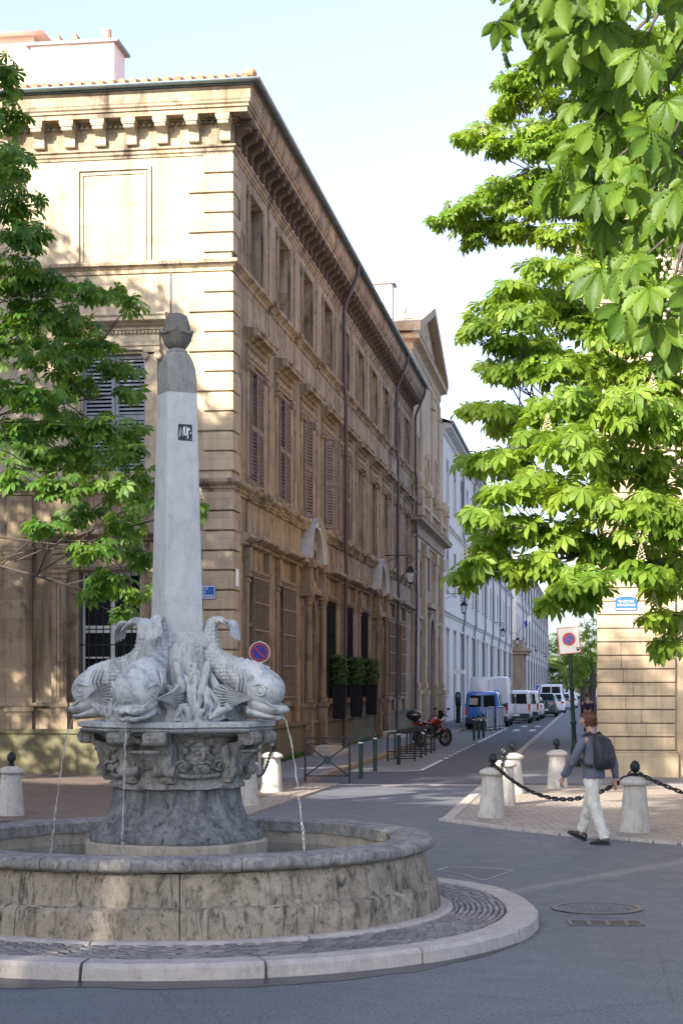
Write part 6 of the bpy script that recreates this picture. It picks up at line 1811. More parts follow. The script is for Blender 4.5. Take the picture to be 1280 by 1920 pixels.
m.build('engine', MT['bike_black'], mt, smooth=True, angle=35)
m = M(); m.rings([[(x, w_ * math.cos(a), z + h * math.sin(a)) for a in [2 * math.pi * j / 16 for j in range(16)]] for x, z, w_, h in ((.44, .80, .06, .05), (.50, .82, .12, .09), (.66, .87, .165, .125), (.86, .89, .18, .14), (1.02, .87, .15, .13), (1.12, .83, .08, .08), (1.14, .82, .03, .03))]); m.build('fuel_tank', MT['bike_red'], mt, smooth=True)
m = M()
for sg in (-1, 1): m.rings([[(x, sg * y + .0, z), (x, sg * (y + .03), z - .1), (x, sg * y, z - .2)] for x, y, z in ((.84, .16, .80), (1.0, .17, .78), (1.12, .13, .72))], False)
m.build('tank_fairing', MT['bike_red'], mt)
m = M(); m.rings([[(x, w_ * math.cos(a), z + h * math.sin(a)) for a in [2 * math.pi * j / 14 for j in range(14)]] for x, z, w_, h in ((-.34, .90, .05, .03), (-.28, .90, .10, .05), (0, .85, .14, .06), (.28, .79, .15, .065), (.46, .80, .12, .06), (.52, .82, .05, .03))]); m.build('seat', MT['bike_black'], mt, smooth=True)
m = M(); m.rings([[(x, w_ * math.cos(a), z + h * math.sin(a)) for a in [2 * math.pi * j / 14 for j in range(14)]] for x, z, w_, h in ((-.44, .84, .03, .03), (-.36, .83, .09, .05), (-.1, .79, .13, .06), (.2, .73, .14, .06), (.3, .72, .05, .04))]); m.build('tail_fairing', MT['bike_red'], mt, smooth=True)
m = M(); m.box(-.46, -.43, -.05, .05, .80, .86); m.build('tail_light', MT['tail'], mt)
m = M(); m.sphere((-.38, 0, 1.10), .25, .27, .19, n=20, m=12); m.build('top_case', MT['bike_black'], mt, smooth=True)
m = M(); m.torus((-.38, 0, 1.12), .262, .012, 'z', 30, 6); m.build('case_trim', MT['chrome'], mt)
m = M(); m.tube([(WB - .33, -.36, 1.03), (WB - .30, -.22, 1.09), (WB - .34, 0, 1.03), (WB - .30, .22, 1.09), (WB - .33, .36, 1.03)], .018, 8)
for sg in (-1, 1): m.tube([(WB - .30, sg * .22, 1.09), (WB - .22, sg * .26, 1.28)], .008, 5); m.sphere((WB - .22, sg * .28, 1.30), .03, .07, .045, n=12, m=6)
m.build('handlebar', MT['bike_black'], mt, smooth=True)
m = M(); m.sphere((WB - .18, 0, .93), .09, .10, .10, n=16, m=10); m.build('headlight', MT['chrome'], mt, smooth=True)
m = M(); rs = []
for k in range(9):
    a = R(30) + R(110) * k / 8; rs.append([(WB + .335 * math.cos(a), y, .30 + .335 * math.sin(a)) for y in (-.07, 0, .07)])
m.rings(rs, False); m.build('mudguard', MT['bike_red'], mt)
m = M(); rs = []
for k in range(9):
    a = R(80) + R(110) * k / 8; rs.append([(.36 * math.cos(a), y, .30 + .36 * math.sin(a)) for y in (-.09, 0, .09)])
m.rings(rs, False); m.build('mudguard', MT['bike_black'], mt)
m = M(); m.tube([(.84, -.16, .42), (.7, -.2, .30), (.3, -.21, .30), (.15, -.22, .38), (-.28, -.22, .50)], [.03, .03, .04, .06, .06], 10); m.build('exhaust', MT['chrome'], mt, smooth=True)
m = M(); m.rings([[(x, w_ * math.cos(a), z + h * math.sin(a)) for a in [2 * math.pi * j / 12 for j in range(12)]] for x, z, w_, h in ((WB - .30, 1.0, .10, .03), (WB - .24, 1.10, .13, .03), (WB - .30, 1.24, .09, .02))]); m.build('screen', MT['bike_black'], mt, smooth=True)
m = M(); m.tube([(.55, .14, .32), (.48, .34, .0)], .016, 6); m.build('kickstand', MT['bike_black'], mt)

# ================================================================== people
def skin_mat(name, c):
    q = N(name); q.color(q.ramp(q.noise(14, 4), [(.3, tuple(.88 * x for x in c)), (.7, c)])).set(rough=.55, spec=.35)
    q.b.inputs['Subsurface Weight'].default_value = .08; return q.m
def cloth_mat(name, c, var=.15):
    q = N(name); f = q.noise(7, 5, .65, None, .5)
    q.color(q.ramp(f, [(.3, tuple((1 - var) * x for x in c)), (.7, tuple((1 + var) * x for x in c))])).set(rough=.9, spec=.2)
    q.bump(q.mix(.5, q.noise(5, 4, .6, q.mapping((1, 1, .6)), 1.2), q.noise(300, 2)), .5, .03); return q.m
def skinned(name, verts, edges, radii, mat, parent, sub=2, root=0, loc=None):
    me = bpy.data.meshes.new(name); me.from_pydata(verts, edges, []); me.update()
    o = bpy.data.objects.new('tmp_skin', me); COL.objects.link(o)
    md = o.modifiers.new('skin', 'SKIN'); md.use_smooth_shade = True; md.branch_smoothing = .6
    for i, r in enumerate(radii):
        d = me.skin_vertices[0].data[i]; d.radius = (r, r) if isinstance(r, (int, float)) else r
        d.use_root = (i == root)
    s_ = o.modifiers.new('sub', 'SUBSURF'); s_.levels = sub; s_.render_levels = sub
    dg = bpy.context.evaluated_depsgraph_get(); dg.update()
    me2 = bpy.data.meshes.new_from_object(o.evaluated_get(dg)); bpy.data.objects.remove(o)
    me2.name = name; me2.materials.clear(); me2.materials.append(mat)
    me2.polygons.foreach_set('use_smooth', [True] * len(me2.polygons))
    n = bpy.data.objects.new(name, me2); COL.objects.link(n); n.parent = parent
    if loc: n.location = loc
    return n
class Sk:
    def __init__(s): s.v = []; s.e = []; s.r = []
    def add(s, p, r, par=None):
        s.v.append(tuple(p)); s.r.append(r)
        if par is not None: s.e.append((par, len(s.v) - 1))
        return len(s.v) - 1
    def chain(s, par, *pr):
        for p, r in pr: par = s.add(p, r, par)
        return par
SKIN = skin_mat('skin', (.50, .31, .23)); SHIRT = cloth_mat('slate_blue_shirt', (.125, .135, .185)); TROU = cloth_mat('cream_trousers', (.60, .59, .53), .06); SHOE = plain('dark_leather_shoe', (.022, .02, .022), .4); HAIR = plain('auburn_hair', (.11, .035, .014), .6, var=.5, scale=40, bump=.4); PACK = plain('black_backpack_nylon', (.02, .02, .026), .6, var=.3, bump=.2)
# local frame: x forward (walking direction), y to the left, z up.  Person walks away to the left.
base = Vector((G(1112, 1581).x, G(1112, 1581).y, 0)); WALK = math.atan2(.80, -.60)
pe = thing('person', 'person in slate blue shirt and cream trousers walking away past the stone bollards', 'person', base, WALK)
hip = .90
LF = Vector((-.30, .085, 0)); RF = Vector((.34, -.09, .05))       # rear (left) foot flat, front (right) foot, toe up
k = Sk()
pv = k.add((0, 0, hip + .02), .12)
# legs
hl_ = k.add((-.01, .09, hip - .05), .095, pv); l1 = k.chain(hl_, ((-.07, .09, .70), .078), ((-.10, .09, .50), .058), ((-.20, .087, .30), .052), ((-.285, .085, .10), .038), ((-.27, .085, .05), .04), ((-.15, .09, .035), .035))
hr_ = k.add((.02, -.09, hip - .05), .095, pv); l2 = k.chain(hr_, ((.12, -.09, .70), .078), ((.20, -.09, .50), .058), ((.24, -.09, .32), .052), ((.305, -.09, .13), .038), ((.32, -.09, .09), .038), ((.42, -.095, .10), .034))
# torso, neck, head
ws_ = k.add((0, 0, 1.05), (.135, .105), pv); ch_ = k.add((.02, 0, 1.25), (.155, .115), ws_); sh_ = k.add((.03, 0, 1.38), (.10, .075), ch_)
nk = k.chain(sh_, ((.045, 0, 1.47), .058), ((.06, .0, 1.53), .056)); hd = k.chain(nk, ((.085, .01, 1.60), .088), ((.08, .008, 1.66), .092), ((.07, .005, 1.70), .055))
# arms
def arm(sg, pts, hand_dir, side):
    a = k.add((.02, sg * .155, 1.37), .050, sh_)
    e = k.chain(a, (pts[0], .050), (pts[1], .042), (pts[2], .036), (pts[3], .027))
    w_ = Vector(pts[3]); hd_ = Vector(hand_dir).normalized(); sd = Vector(side).normalized()
    pm2 = k.add(w_ + hd_ * .045, (.036, .022), e); pm3 = k.add(w_ + hd_ * .085, (.038, .018), pm2)
    nrm = hd_.cross(sd).normalized()
    for i, ln_ in enumerate((.070, .080, .075, .058)):
        o_ = sd * (.027 - .018 * i)
        b = w_ + hd_ * .092 + o_
        k.chain(pm3, (b, .0095), (b + hd_ * ln_ * .5 + nrm * .010, .0088), (b + hd_ * ln_ * .9 + nrm * .03, .0075))
    tb = w_ + hd_ * .035 + sd * .032
    k.chain(pm2, (tb, .012), (tb + hd_ * .03 + sd * .02, .0105), (tb + hd_ * .06 + sd * .024, .009))
LA = [(.06, .225, 1.24), (.12, .255, 1.11), (.22, .27, .98), (.30, .265, .88)]
RA = [(-.08, -.215, 1.22), (-.13, -.235, 1.11), (-.15, -.25, .97), (-.15, -.255, .86)]
arm(1, LA, (.35, -.02, -.9), (.9, .0, .35)); arm(-1, RA, (.10, .0, -1), (1, 0, .1))
# skin modifier keeps hands and arms continuous with the body
bo = skinned('body', k.v, k.e, k.r, SKIN, pe, 2, pv)
# face details, turned to the left
hm = Matrix.Rotation(R(30), 3, 'Z')
HC = Vector((.085, .01, 1.635))
def hp_(x, y, z): return HC + hm @ Vector((x, y, z))
m = M(); m.sphere(HC, .098, .078, .118, rot=hm, n=24, m=16)
for i, p in enumerate(m.v):
    q = hm.inverted() @ (Vector(p) - HC)
    if q.x > 0 and q.z < -.02: q.y *= 1 - .35 * min(1, -q.z / .11); q.x *= 1 - .05
    if q.x < -.02 and q.z < 0: q.x *= .92
    m.v[i] = tuple(HC + hm @ q)
m.tube([hp_(.092, 0, .012), hp_(.118, 0, -.028), hp_(.098, 0, -.034)], [.010, .016, .012], 8)
for sg in (-1, 1):
    m.torus(hp_(-.005, sg * .078, -.012), .020, .009, 'y', 14, 6, rot=hm); m.sphere(hp_(.080, sg * .032, .006), .010, .013, .008, rot=hm, n=8, m=5)
m.tube([hp_(.088, -.026, -.062), hp_(.096, 0, -.060), hp_(.088, .026, -.062)], [.005, .008, .005], 6)
m.build('face', SKIN, bo, smooth=True)
m = M(); m.sphere(HC + Vector((-.008, 0, .012)), .106, .090, .122, rot=hm, n=30, m=20)
keep = M()
vv = []
for p in m.v:
    q = hm.inverted() @ (Vector(p) - HC)
    n_ = mnoise.noise(Vector(p) * 28) * .012
    d = q.normalized(); q = q + d * n_
    if q.x > .035 and q.z < .045: q = q.normalized() * .055             # hairline: tuck behind the face
    if q.z < -.075: q = q * .80
    vv.append(tuple(HC + hm @ q))
m.v = vv; m.build('hair', HAIR, bo, smooth=True)
m = M()
for k_ in range(130):
    a = rnd.uniform(0, 6.28); zz = rnd.uniform(-.06, .12); rr = .100
    q = Vector((rr * math.cos(a) * (1 - (zz / .16) ** 2) ** .5, .088 * math.sin(a) * (1 - (zz / .16) ** 2) ** .5, zz))
    if q.x > .04 and q.z < .05: continue
    b = q + Vector((-.01, rnd.gauss(0, .012), -.03)) + q.normalized() * .012
    m.tube([HC + hm @ q, HC + hm @ ((q + b) / 2 + q.normalized() * .008), HC + hm @ b], [.010, .009, .002], 4)
m.build('hair', HAIR, bo, smooth=True)
# clothes
k = Sk(); c0 = k.add((0, 0, 1.02), (.168, .128)); k.add((-.005, 0, .86), (.188, .142), c0); c1 = k.add((.01, 0, 1.20), (.180, .135), c0); c2 = k.add((.025, 0, 1.34), (.185, .12), c1); c3 = k.add((.035, 0, 1.42), (.10, .085), c2); k.add((.045, 0, 1.475), .068, c3)
for sg, A_ in ((1, LA), (-1, RA)):
    a = k.add((.02, sg * .165, 1.375), .088, c2); k.chain(a, (A_[0], .069), (A_[1], .062), (A_[2], .056), (Vector(A_[3]) + (Vector(A_[3]) - Vector(A_[2])) * .05, .047))
sh2 = skinned('shirt', k.v, k.e, k.r, SHIRT, pe, 3, c0)
def crease(o, amp, f, st=(1, 1, .45)):
    for v in o.data.vertices:
        n_ = v.normal; a_ = mnoise.noise(Vector((v.co.x * f * st[0], v.co.y * f * st[1], v.co.z * f * st[2]))) + .5 * mnoise.noise(v.co * f * 2.1 + Vector((3, 1, 7)))
        v.co += n_ * amp * a_
crease(sh2, .016, 13)
k = Sk(); c0 = k.add((0, 0, hip), (.155, .125)); k.add((0, 0, 1.0), (.150, .12), c0)
a = k.add((-.01, .088, hip - .07), .110, c0); k.chain(a, ((-.07, .09, .70), .098), ((-.10, .09, .50), .080), ((-.20, .088, .30), .076), ((-.285, .086, .10), .074), ((-.290, .086, .07), .074))
a = k.add((.02, -.088, hip - .07), .110, c0); k.chain(a, ((.12, -.09, .70), .098), ((.20, -.09, .50), .080), ((.24, -.09, .32), .076), ((.30, -.09, .15), .074), ((.308, -.09, .125), .074))
tr2 = skinned('trousers', k.v, k.e, k.r, TROU, pe, 3, c0); crease(tr2, .018, 15, (1, 1, .8))
def shoe(p, pitch, yaw):
    t = M(); q = Matrix.Rotation(yaw, 3, 'Z') @ Matrix.Rotation(pitch, 3, 'Y')
    rs = []
    for x, w_, h in ((-.085, .02, .03), (-.075, .036, .075), (-.02, .040, .090), (.04, .040, .080), (.10, .046, .058), (.15, .044, .045), (.185, .030, .034), (.195, .010, .02)):
        rs.append([Vector(p) + q @ Vector((x, w_ * math.cos(a), max(0.0, h * .5 + h * .55 * math.sin(a)))) for a in [2 * math.pi * j / 14 for j in range(14)]])
    t.rings(rs)
    sl2 = [(-.085, .028), (-.02, .036), (.05, .036), (.11, .046), (.17, .04), (.198, .015)]
    poly = [(x, y) for x, y in sl2] + [(x, -y) for x, y in reversed(sl2)]
    b = len(poly); t.add([Vector(p) + q @ Vector((x, y, -.014)) for x, y in poly] + [Vector(p) + q @ Vector((x, y, .010)) for x, y in poly], [tuple(range(b)), tuple(range(b, 2 * b))] + [(j, (j + 1) % b, b + (j + 1) % b, b + j) for j in range(b)])
    return t.build('shoe', SHOE, pe, smooth=True, angle=50)
shoe((-.27, .085, .016), R(4), R(24)); shoe((.34, -.09, .045), R(-20), R(18))
# rucksack
bk = thing('backpack', 'black rucksack worn on the back of the walking person', 'backpack', base, WALK)
m = M(); rs = []
for z, d0, d1, hw_ in ((.985, -.17, -.20, .08), (1.0, -.13, -.25, .135), (1.06, -.12, -.285, .155), (1.16, -.115, -.30, .160), (1.28, -.10, -.275, .150), (1.38, -.085, -.225, .125), (1.43, -.08, -.17, .09), (1.445, -.09, -.14, .04)):
    cx_, rx = (d0 + d1) / 2, (d0 - d1) / 2
    rs.append([(cx_ + rx * (abs(math.cos(a)) ** .6) * (1 if math.cos(a) >= 0 else -1), hw_ * (abs(math.sin(a)) ** .6) * (1 if math.sin(a) >= 0 else -1), z) for a in [2 * math.pi * j / 24 for j in range(24)]])
m.rings(rs); m.build('bag', PACK, bk, smooth=True)
m = M(); rs = []
for z, d1, hw_ in ((1.02, -.255, .09), (1.05, -.30, .115), (1.14, -.325, .12), (1.20, -.315, .115), (1.225, -.28, .10)):
    rs.append([(-.22 + (d1 + .22) * math.cos(a), hw_ * math.sin(a), z) for a in [-math.pi / 2 + math.pi * j / 12 for j in range(13)]])
m.rings(rs, False); m.build('front_pocket', PACK, bk, smooth=True)
for sg in (-1, 1):
    m = M(); m.tube([(-.10, sg * .07, 1.42), (-.02, sg * .095, 1.475), (.08, sg * .105, 1.43), (.155, sg * .12, 1.30), (.12, sg * .15, 1.14), (-.02, sg * .18, 1.05), (-.11, sg * .13, 1.03)], .022, 8, flat=.4); m.build('strap', PACK, bk, smooth=True)
# distant pedestrian at the house corner
p = S(34, 8.05, .07)
p2 = thing('person', 'distant person in dark purple clothes half hidden by the corner house', 'person', p, STREET_ROT)
k = Sk(); c0 = k.add((0, 0, .92), .13); a = k.add((-.02, .09, .85), .09, c0); k.chain(a, ((-.05, .09, .48), .06), ((-.12, .09, .08), .04), ((-.03, .09, .03), .035)); a = k.add((.02, -.09, .85), .09, c0); k.chain(a, ((.10, -.09, .48), .06), ((.12, -.09, .08), .04), ((.21, -.09, .03), .035))
t = k.chain(c0, ((0, 0, 1.15), (.16, .12)), ((.02, 0, 1.38), (.15, .10))); k.chain(t, ((.03, 0, 1.48), .055), ((.04, 0, 1.58), .085), ((.04, 0, 1.68), .075))
for sg in (-1, 1): k.chain(t, ((.02, sg * .19, 1.36), .06), ((-.03 * sg, sg * .23, 1.12), .045), ((.08 * sg, sg * .23, .88), .035), ((.10 * sg, sg * .23, .78), .03))
b2 = skinned('body', k.v, k.e, k.r, SKIN, p2, 1, c0)
k = Sk(); c0 = k.add((0, 0, .95), (.17, .14)); t = k.chain(c0, ((0, 0, 1.15), (.19, .14)), ((.02, 0, 1.37), (.17, .12)))
for sg in (-1, 1): k.chain(t, ((.02, sg * .19, 1.35), .08), ((-.03 * sg, sg * .235, 1.12), .065), ((.08 * sg, sg * .235, .88), .05))
PUR = cloth_mat('purple_coat', (.055, .025, .05)); skinned('coat', k.v, k.e, k.r, PUR, p2, 1, c0)
k = Sk(); c0 = k.add((0, 0, .92), .15); a = k.add((-.02, .09, .82), .11, c0); k.chain(a, ((-.05, .09, .48), .085), ((-.12, .09, .09), .065)); a = k.add((.02, -.09, .82), .11, c0); k.chain(a, ((.10, -.09, .48), .085), ((.12, -.09, .09), .065)); skinned('trousers', k.v, k.e, k.r, MT['bike_black'], p2, 1, c0)
m = M(); m.sphere((.03, 0, 1.65), .10, .088, .10, n=14, m=9); m.build('hair', HAIR, b2, smooth=True)

# ================================================================== trees
def leaflet_tpl(angles, lens, segs=3):
    """palmate leaf: x right, y forward, z up; every leaflet folded along its midrib and drooping to the tip"""
    V = []; F = []
    prof = {3: [(0.02, .02), (.42, .105), (.72, .185), (1.0, .006)], 2: [(0.02, .03), (.62, .18), (1.0, .01)]}[segs]
    for a, L in zip(angles, lens):
        a = R(a); fx, fy_ = math.sin(a), math.cos(a); rx, ry = fy_, -fx
        b = len(V)
        for t, w_ in prof:
            z = .06 * math.sin(t * 3.0) - .30 * (t * L) ** 2; y = t * L; w_ = w_ * L
            for s_, dz in ((-1, .045), (0, -.02), (1, .045)):
                V.append((fx * y + rx * w_ * s_, fy_ * y + ry * w_ * s_, z + dz * (w_ / (.185 * L)) * (1 if s_ else 0)))
        for k in range(len(prof) - 1):
            o_ = b + 3 * k
            F.append((o_, o_ + 1, o_ + 4, o_ + 3)); F.append((o_ + 1, o_ + 2, o_ + 5, o_ + 4))
    return np.array(V), np.array(F)
LEAF7 = leaflet_tpl([0, 34, -34, 68, -68, 108, -108], [1, .95, .95, .80, .80, .50, .50])
LEAF5 = leaflet_tpl([0, 42, -42, 88, -88], [1, .92, .92, .66, .66], 2)
def rib_leaf():
    V = []; F = []
    n = 16
    for a, L in zip([0, 36, -36, 72, -72], [1, .93, .93, .75, .75]):
        a = R(a); fx, fy_ = math.sin(a), math.cos(a); rx, ry = fy_, -fx; b = len(V)
        for i in range(n + 1):
            t = i / n
            w_ = L * .205 * max(.03, math.sin(math.pi * min(1, t ** 1.35)) ** .8 if t < .999 else 0.02) * (1 - .25 * max(0, t - .8) * 5)
            w_ += (.006 if i % 2 else -.004) * (1 if .2 < t < .97 else 0)
            for s_ in (-1, -.5, 0, .5, 1):
                y = (t - .06 * abs(s_) * 0 + .05 * abs(s_)) * L * .97
                z = -.32 * (t * L) ** 2 + .05 * math.sin(3 * t) + .05 * abs(s_) + (.020 if i % 2 else -.020) * min(1, 2 * abs(s_))
                V.append((fx * y + rx * w_ * s_, fy_ * y + ry * w_ * s_, z))
        for i in range(n):
            for j in range(4):
                o_ = b + 5 * i + j; F.append((o_, o_ + 1, o_ + 6, o_ + 5))
    return np.array(V), np.array(F)
RIB = rib_leaf()

def leaf_mesh(name, mat, parent, pos, az, dip, roll, size, tpl, smooth=False):
    V, F = tpl; n = len(pos)
    f = np.stack([np.cos(az) * np.cos(dip), np.sin(az) * np.cos(dip), -np.sin(dip)], 1)
    u0 = np.stack([np.cos(az) * np.sin(dip), np.sin(az) * np.sin(dip), np.cos(dip)], 1)
    r0 = np.cross(f, u0)
    cr, sr = np.cos(roll)[:, None], np.sin(roll)[:, None]
    r = r0 * cr + u0 * sr; u = -r0 * sr + u0 * cr
    W = pos[:, None, :] + size[:, None, None] * (V[None, :, 0:1] * r[:, None, :] + V[None, :, 1:2] * f[:, None, :] + V[None, :, 2:3] * u[:, None, :])
    nv = len(V); Fa = (F[None, :, :] + (np.arange(n) * nv)[:, None, None]).reshape(-1, 4)
    me = bpy.data.meshes.new(name)
    me.vertices.add(n * nv); me.vertices.foreach_set('co', W.reshape(-1).astype(np.float32))
    nf = len(Fa); me.loops.add(nf * 4); me.loops.foreach_set('vertex_index', Fa.reshape(-1).astype(np.int32))
    me.polygons.add(nf); me.polygons.foreach_set('loop_start', (np.arange(nf) * 4).astype(np.int32))
    try: me.polygons.foreach_set('loop_total', np.full(nf, 4, np.int32))
    except Exception: pass
    if smooth: me.polygons.foreach_set('use_smooth', np.ones(nf, bool))
    me.materials.append(mat); me.update(calc_edges=True); me.validate()
    o = bpy.data.objects.new(name, me); COL.objects.link(o); o.parent = parent
    return o
def tree_leaf(name, c1, c2, c3, tr=.38):
    q = N(name); gi = q.n.new('ShaderNodeNewGeometry')
    rr = gi.outputs['Random Per Island']
    base = q.ramp(rr, [(0.0, c1), (.6, c2), (1.0, c3)])
    big = q.noise(.9, 4, .6)
    base = q.mix(q.ramp(big, [(.42, 0.0), (.7, .55)]), base, tuple(min(1, x * k) for x, k in zip(c3, (1.25, 1.05, .9))))
    base = q.mix(q.ramp(q.noise(14, 3, .6), [(.62, 0.0), (.78, .5)]), base, (.16, .13, .04))
    q.color(base).set(rough=.5, spec=.3)
    q.bump(q.noise(60, 3), .2, .01)
    t = q.n.new('ShaderNodeBsdfTranslucent'); mx = q.n.new('ShaderNodeMixShader'); mx.inputs[0].default_value = tr
    tc = q.mix(1.0, base, (2.2, 2.0, .9), 'MULTIPLY'); q.l(tc, t.inputs[0])
    q.l(q.b.outputs[0], mx.inputs[1]); q.l(t.outputs[0], mx.inputs[2]); q.l(mx.outputs[0], q.out.inputs[0])
    return q.m
MT['leaf'] = tree_leaf('chestnut_leaf', (.075, .15, .015), (.125, .22, .025), (.21, .30, .042), .46)
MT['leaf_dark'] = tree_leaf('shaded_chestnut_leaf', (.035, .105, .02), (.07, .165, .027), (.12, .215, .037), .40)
MT['leaf_far'] = tree_leaf('spring_leaf', (.12, .20, .045), (.19, .27, .07), (.27, .32, .11), .4)
MT['bark'] = plain('chestnut_bark', (.06, .048, .04), .9, var=.35, scale=12, bump=.6)
MT['blossom'] = plain('cream_blossom', (.62, .52, .38), .7, var=.2, scale=30)

def lobes_px(lst, Y0, jit, kd=.8):
    """(px, py, half width, half height) in photo pixels -> world lobes at their own depth"""
    out = []
    for px, py, hw, hh in lst:
        Y = Y0 + rnd.uniform(-jit, jit); k = Y / FPX
        out.append((np.array(P(px, py, Y)), hw * k, max(hw * k * kd, .35), hh * k))
    return out
def fill(lobes, dens, size, tree_c, dipm=.55, dips=.35, outw=.8):
    Ps, Az, Di = [], [], []
    for c, rx, ry, rz in lobes:
        n = max(5, int(dens * (rx * ry * rz) ** (2 / 3)))
        d = nprnd.normal(size=(n, 3)); d /= np.linalg.norm(d, axis=1)[:, None]
        rad = nprnd.random(n) ** .45
        p = c + d * rad[:, None] * np.array([rx, ry, rz])
        rel = p - np.array(tree_c)
        az = np.arctan2(rel[:, 1], rel[:, 0]) * 1.0
        az2 = np.arctan2(d[:, 1], d[:, 0])
        mixm = nprnd.random(n) < outw
        a = np.where(mixm, az2 + nprnd.normal(size=n) * .5, nprnd.uniform(0, 2 * np.pi, n))
        Ps.append(p); Az.append(a); Di.append(np.clip(dipm + dips * nprnd.normal(size=n), -.2, 1.35))
    Ps = np.concatenate(Ps); n = len(Ps)
    return Ps, np.concatenate(Az), np.concatenate(Di), nprnd.normal(size=n) * .35, size * nprnd.uniform(.65, 1.2, n)
def branches(parent, base, top, r0, lobes, lim=60, side=.35):
    m = M(); base = Vector(base); top = Vector(top)
    mid = base.lerp(top, .5) + Vector((rnd.uniform(-.15, .15), rnd.uniform(-.15, .15), 0))
    m.tube([base, base + Vector((0, 0, .3)), mid, top], [r0 * 1.35, r0 * 1.05, r0 * .9, r0 * .7], 12)
    m.build('trunk', MT['bark'], parent, smooth=True)
    m = M()
    cs = [Vector(l[0]) for l in lobes]
    hubs = []; left = list(range(len(cs))); rnd.shuffle(left)
    sep = max(.9, 1.1 * sum((l[1] for l in lobes)) / len(lobes) * 2.2)
    for i in left:
        if all((cs[i] - cs[h]).length > sep for h in hubs): hubs.append(i)
    paths = []
    for h in hubs[:lim]:
        c = cs[h]; st = base.lerp(top, rnd.uniform(.75, 1.0)); L = (c - st).length
        m1 = st.lerp(c, .35) + Vector((rnd.gauss(0, .1), .45 + rnd.gauss(0, .15), .04 * L - .1)); m2 = st.lerp(c, .7) + Vector((rnd.gauss(0, .1), .35 + rnd.gauss(0, .1), .03 * L - .1))
        rr = min(r0 * .16, .012 + .004 * L)
        m.tube([st, m1, m2, c], [rr, rr * .7, rr * .45, .012], 7); paths.append((m1, m2, c))
    for i, c in enumerate(cs):
        if i in hubs: continue
        best = min(paths, key=lambda q: (q[2] - c).length + .5 * (q[1] - c).length)
        st = best[1].lerp(best[2], rnd.uniform(.0, .8)); L = (c - st).length
        m.tube([st, st.lerp(c, .5) + Vector((rnd.gauss(0, .05), .15 + rnd.gauss(0, .05), .05 * L)), c + Vector((0, .05, 0))], [.012, .009, .004], 5)
        rx = lobes[i][1]
        for k in range(2):
            e = c + Vector((rnd.uniform(-.8, .8) * rx, rnd.uniform(-.6, .6) * rx, rnd.uniform(-.5, .4) * lobes[i][3]))
            m.tube([st.lerp(c, .6), e], [.008, .003], 4)
    m.build('limbs', MT['bark'], parent, smooth=True)
def blossoms(parent, lobes, n):
    m = M()
    for k in range(n):
        c, rx, ry, rz = rnd.choice(lobes)
        p = Vector(c) + Vector((rnd.uniform(-.8, .8) * rx, -ry * rnd.uniform(.2, .9), rz * rnd.uniform(.1, .95)))
        for j in range(34):
            t = j / 33; a = j * 2.4; rr = .040 * (1 - t) + .006
            q = p + Vector((rr * math.cos(a), rr * math.sin(a), (.17 * t))); s_ = .012 * (1.1 - .5 * t)
            m.add([q + Vector((s_, 0, 0)), q + Vector((0, s_, 0)), q + Vector((-s_, 0, 0)), q + Vector((0, -s_, 0)), q + Vector((0, 0, s_))], [(0, 1, 4), (1, 2, 4), (2, 3, 4), (3, 0, 4), (0, 3, 2, 1)])
    m.build('blossom', MT['blossom'], parent)
def tree(label, base, top, r0, lobes, dens, size, mat, tpl, nb=0, dipm=.55, group='chestnut trees round the square', name='chestnut_tree', lim=60):
    t = thing(name, label, 'tree', (0, 0, 0), 0, group)
    t.location = base; bv_ = Vector(base)
    branches(t, base, top, r0, lobes, lim)
    leaf_mesh('crown', mat, t, *fill(lobes, dens, size, top, dipm), tpl)
    if nb: blossoms(t, lobes, nb)
    for ch in t.children: ch.location = -bv_
    return t
def ball(c, rx, rz, n, rl):
    out = []
    for k in range(n):
        d = Vector((rnd.gauss(0, 1), rnd.gauss(0, 1), rnd.gauss(0, 1))).normalized() * rnd.random() ** .4
        out.append((np.array((c[0] + d.x * rx, c[1] + d.y * rx, c[2] + d.z * rz)), rl, rl, rl * .55))
    return out

# left chestnut, leaning into the frame
LL = [(8, 140, 30, 40), (14, 220, 38, 40), (22, 300, 42, 40), (28, 375, 50, 38), (45, 440, 55, 34), (30, 510, 60, 40), (95, 525, 50, 24), (150, 540, 45, 20), (205, 552, 42, 20), (245, 566, 24, 12), (40, 580, 60, 40), (110, 600, 80, 34), (30, 650, 60, 40), (95, 665, 75, 36), (180, 645, 50, 26), (225, 690, 34, 20),
      (20, 730, 50, 36), (80, 745, 70, 34), (150, 720, 30, 26), (240, 735, 22, 20), (40, 800, 60, 34), (120, 800, 60, 32), (190, 800, 60, 30), (245, 810, 30, 22), (70, 860, 70, 32), (160, 860, 66, 32), (235, 850, 44, 30), (262, 890, 26, 22), (110, 910, 50, 26), (200, 910, 56, 28), (265, 940, 22, 26), (150, 965, 50, 24), (235, 985, 44, 26), (90, 985, 40, 18), (30, 900, 30, 20), (180, 1030, 46, 22), (255, 1040, 30, 24), (205, 1080, 44, 22), (250, 1105, 34, 24), (232, 1150, 26, 14), (170, 1110, 24, 14), (376, 945, 9, 18)]
lobL = lobes_px(LL, 26.5, 1.6)
full = ball((-10.4, 27.5, 11.0), 4.4, 6.0, 64, 1.25)
tree('big chestnut tree with dark leaves at the left edge in front of the mansion', (-10.4, 27.5, 0), (-9.6, 27.2, 5.6), .32, lobL + full, 330, .215, MT['leaf_dark'], LEAF7, 20, lim=80)
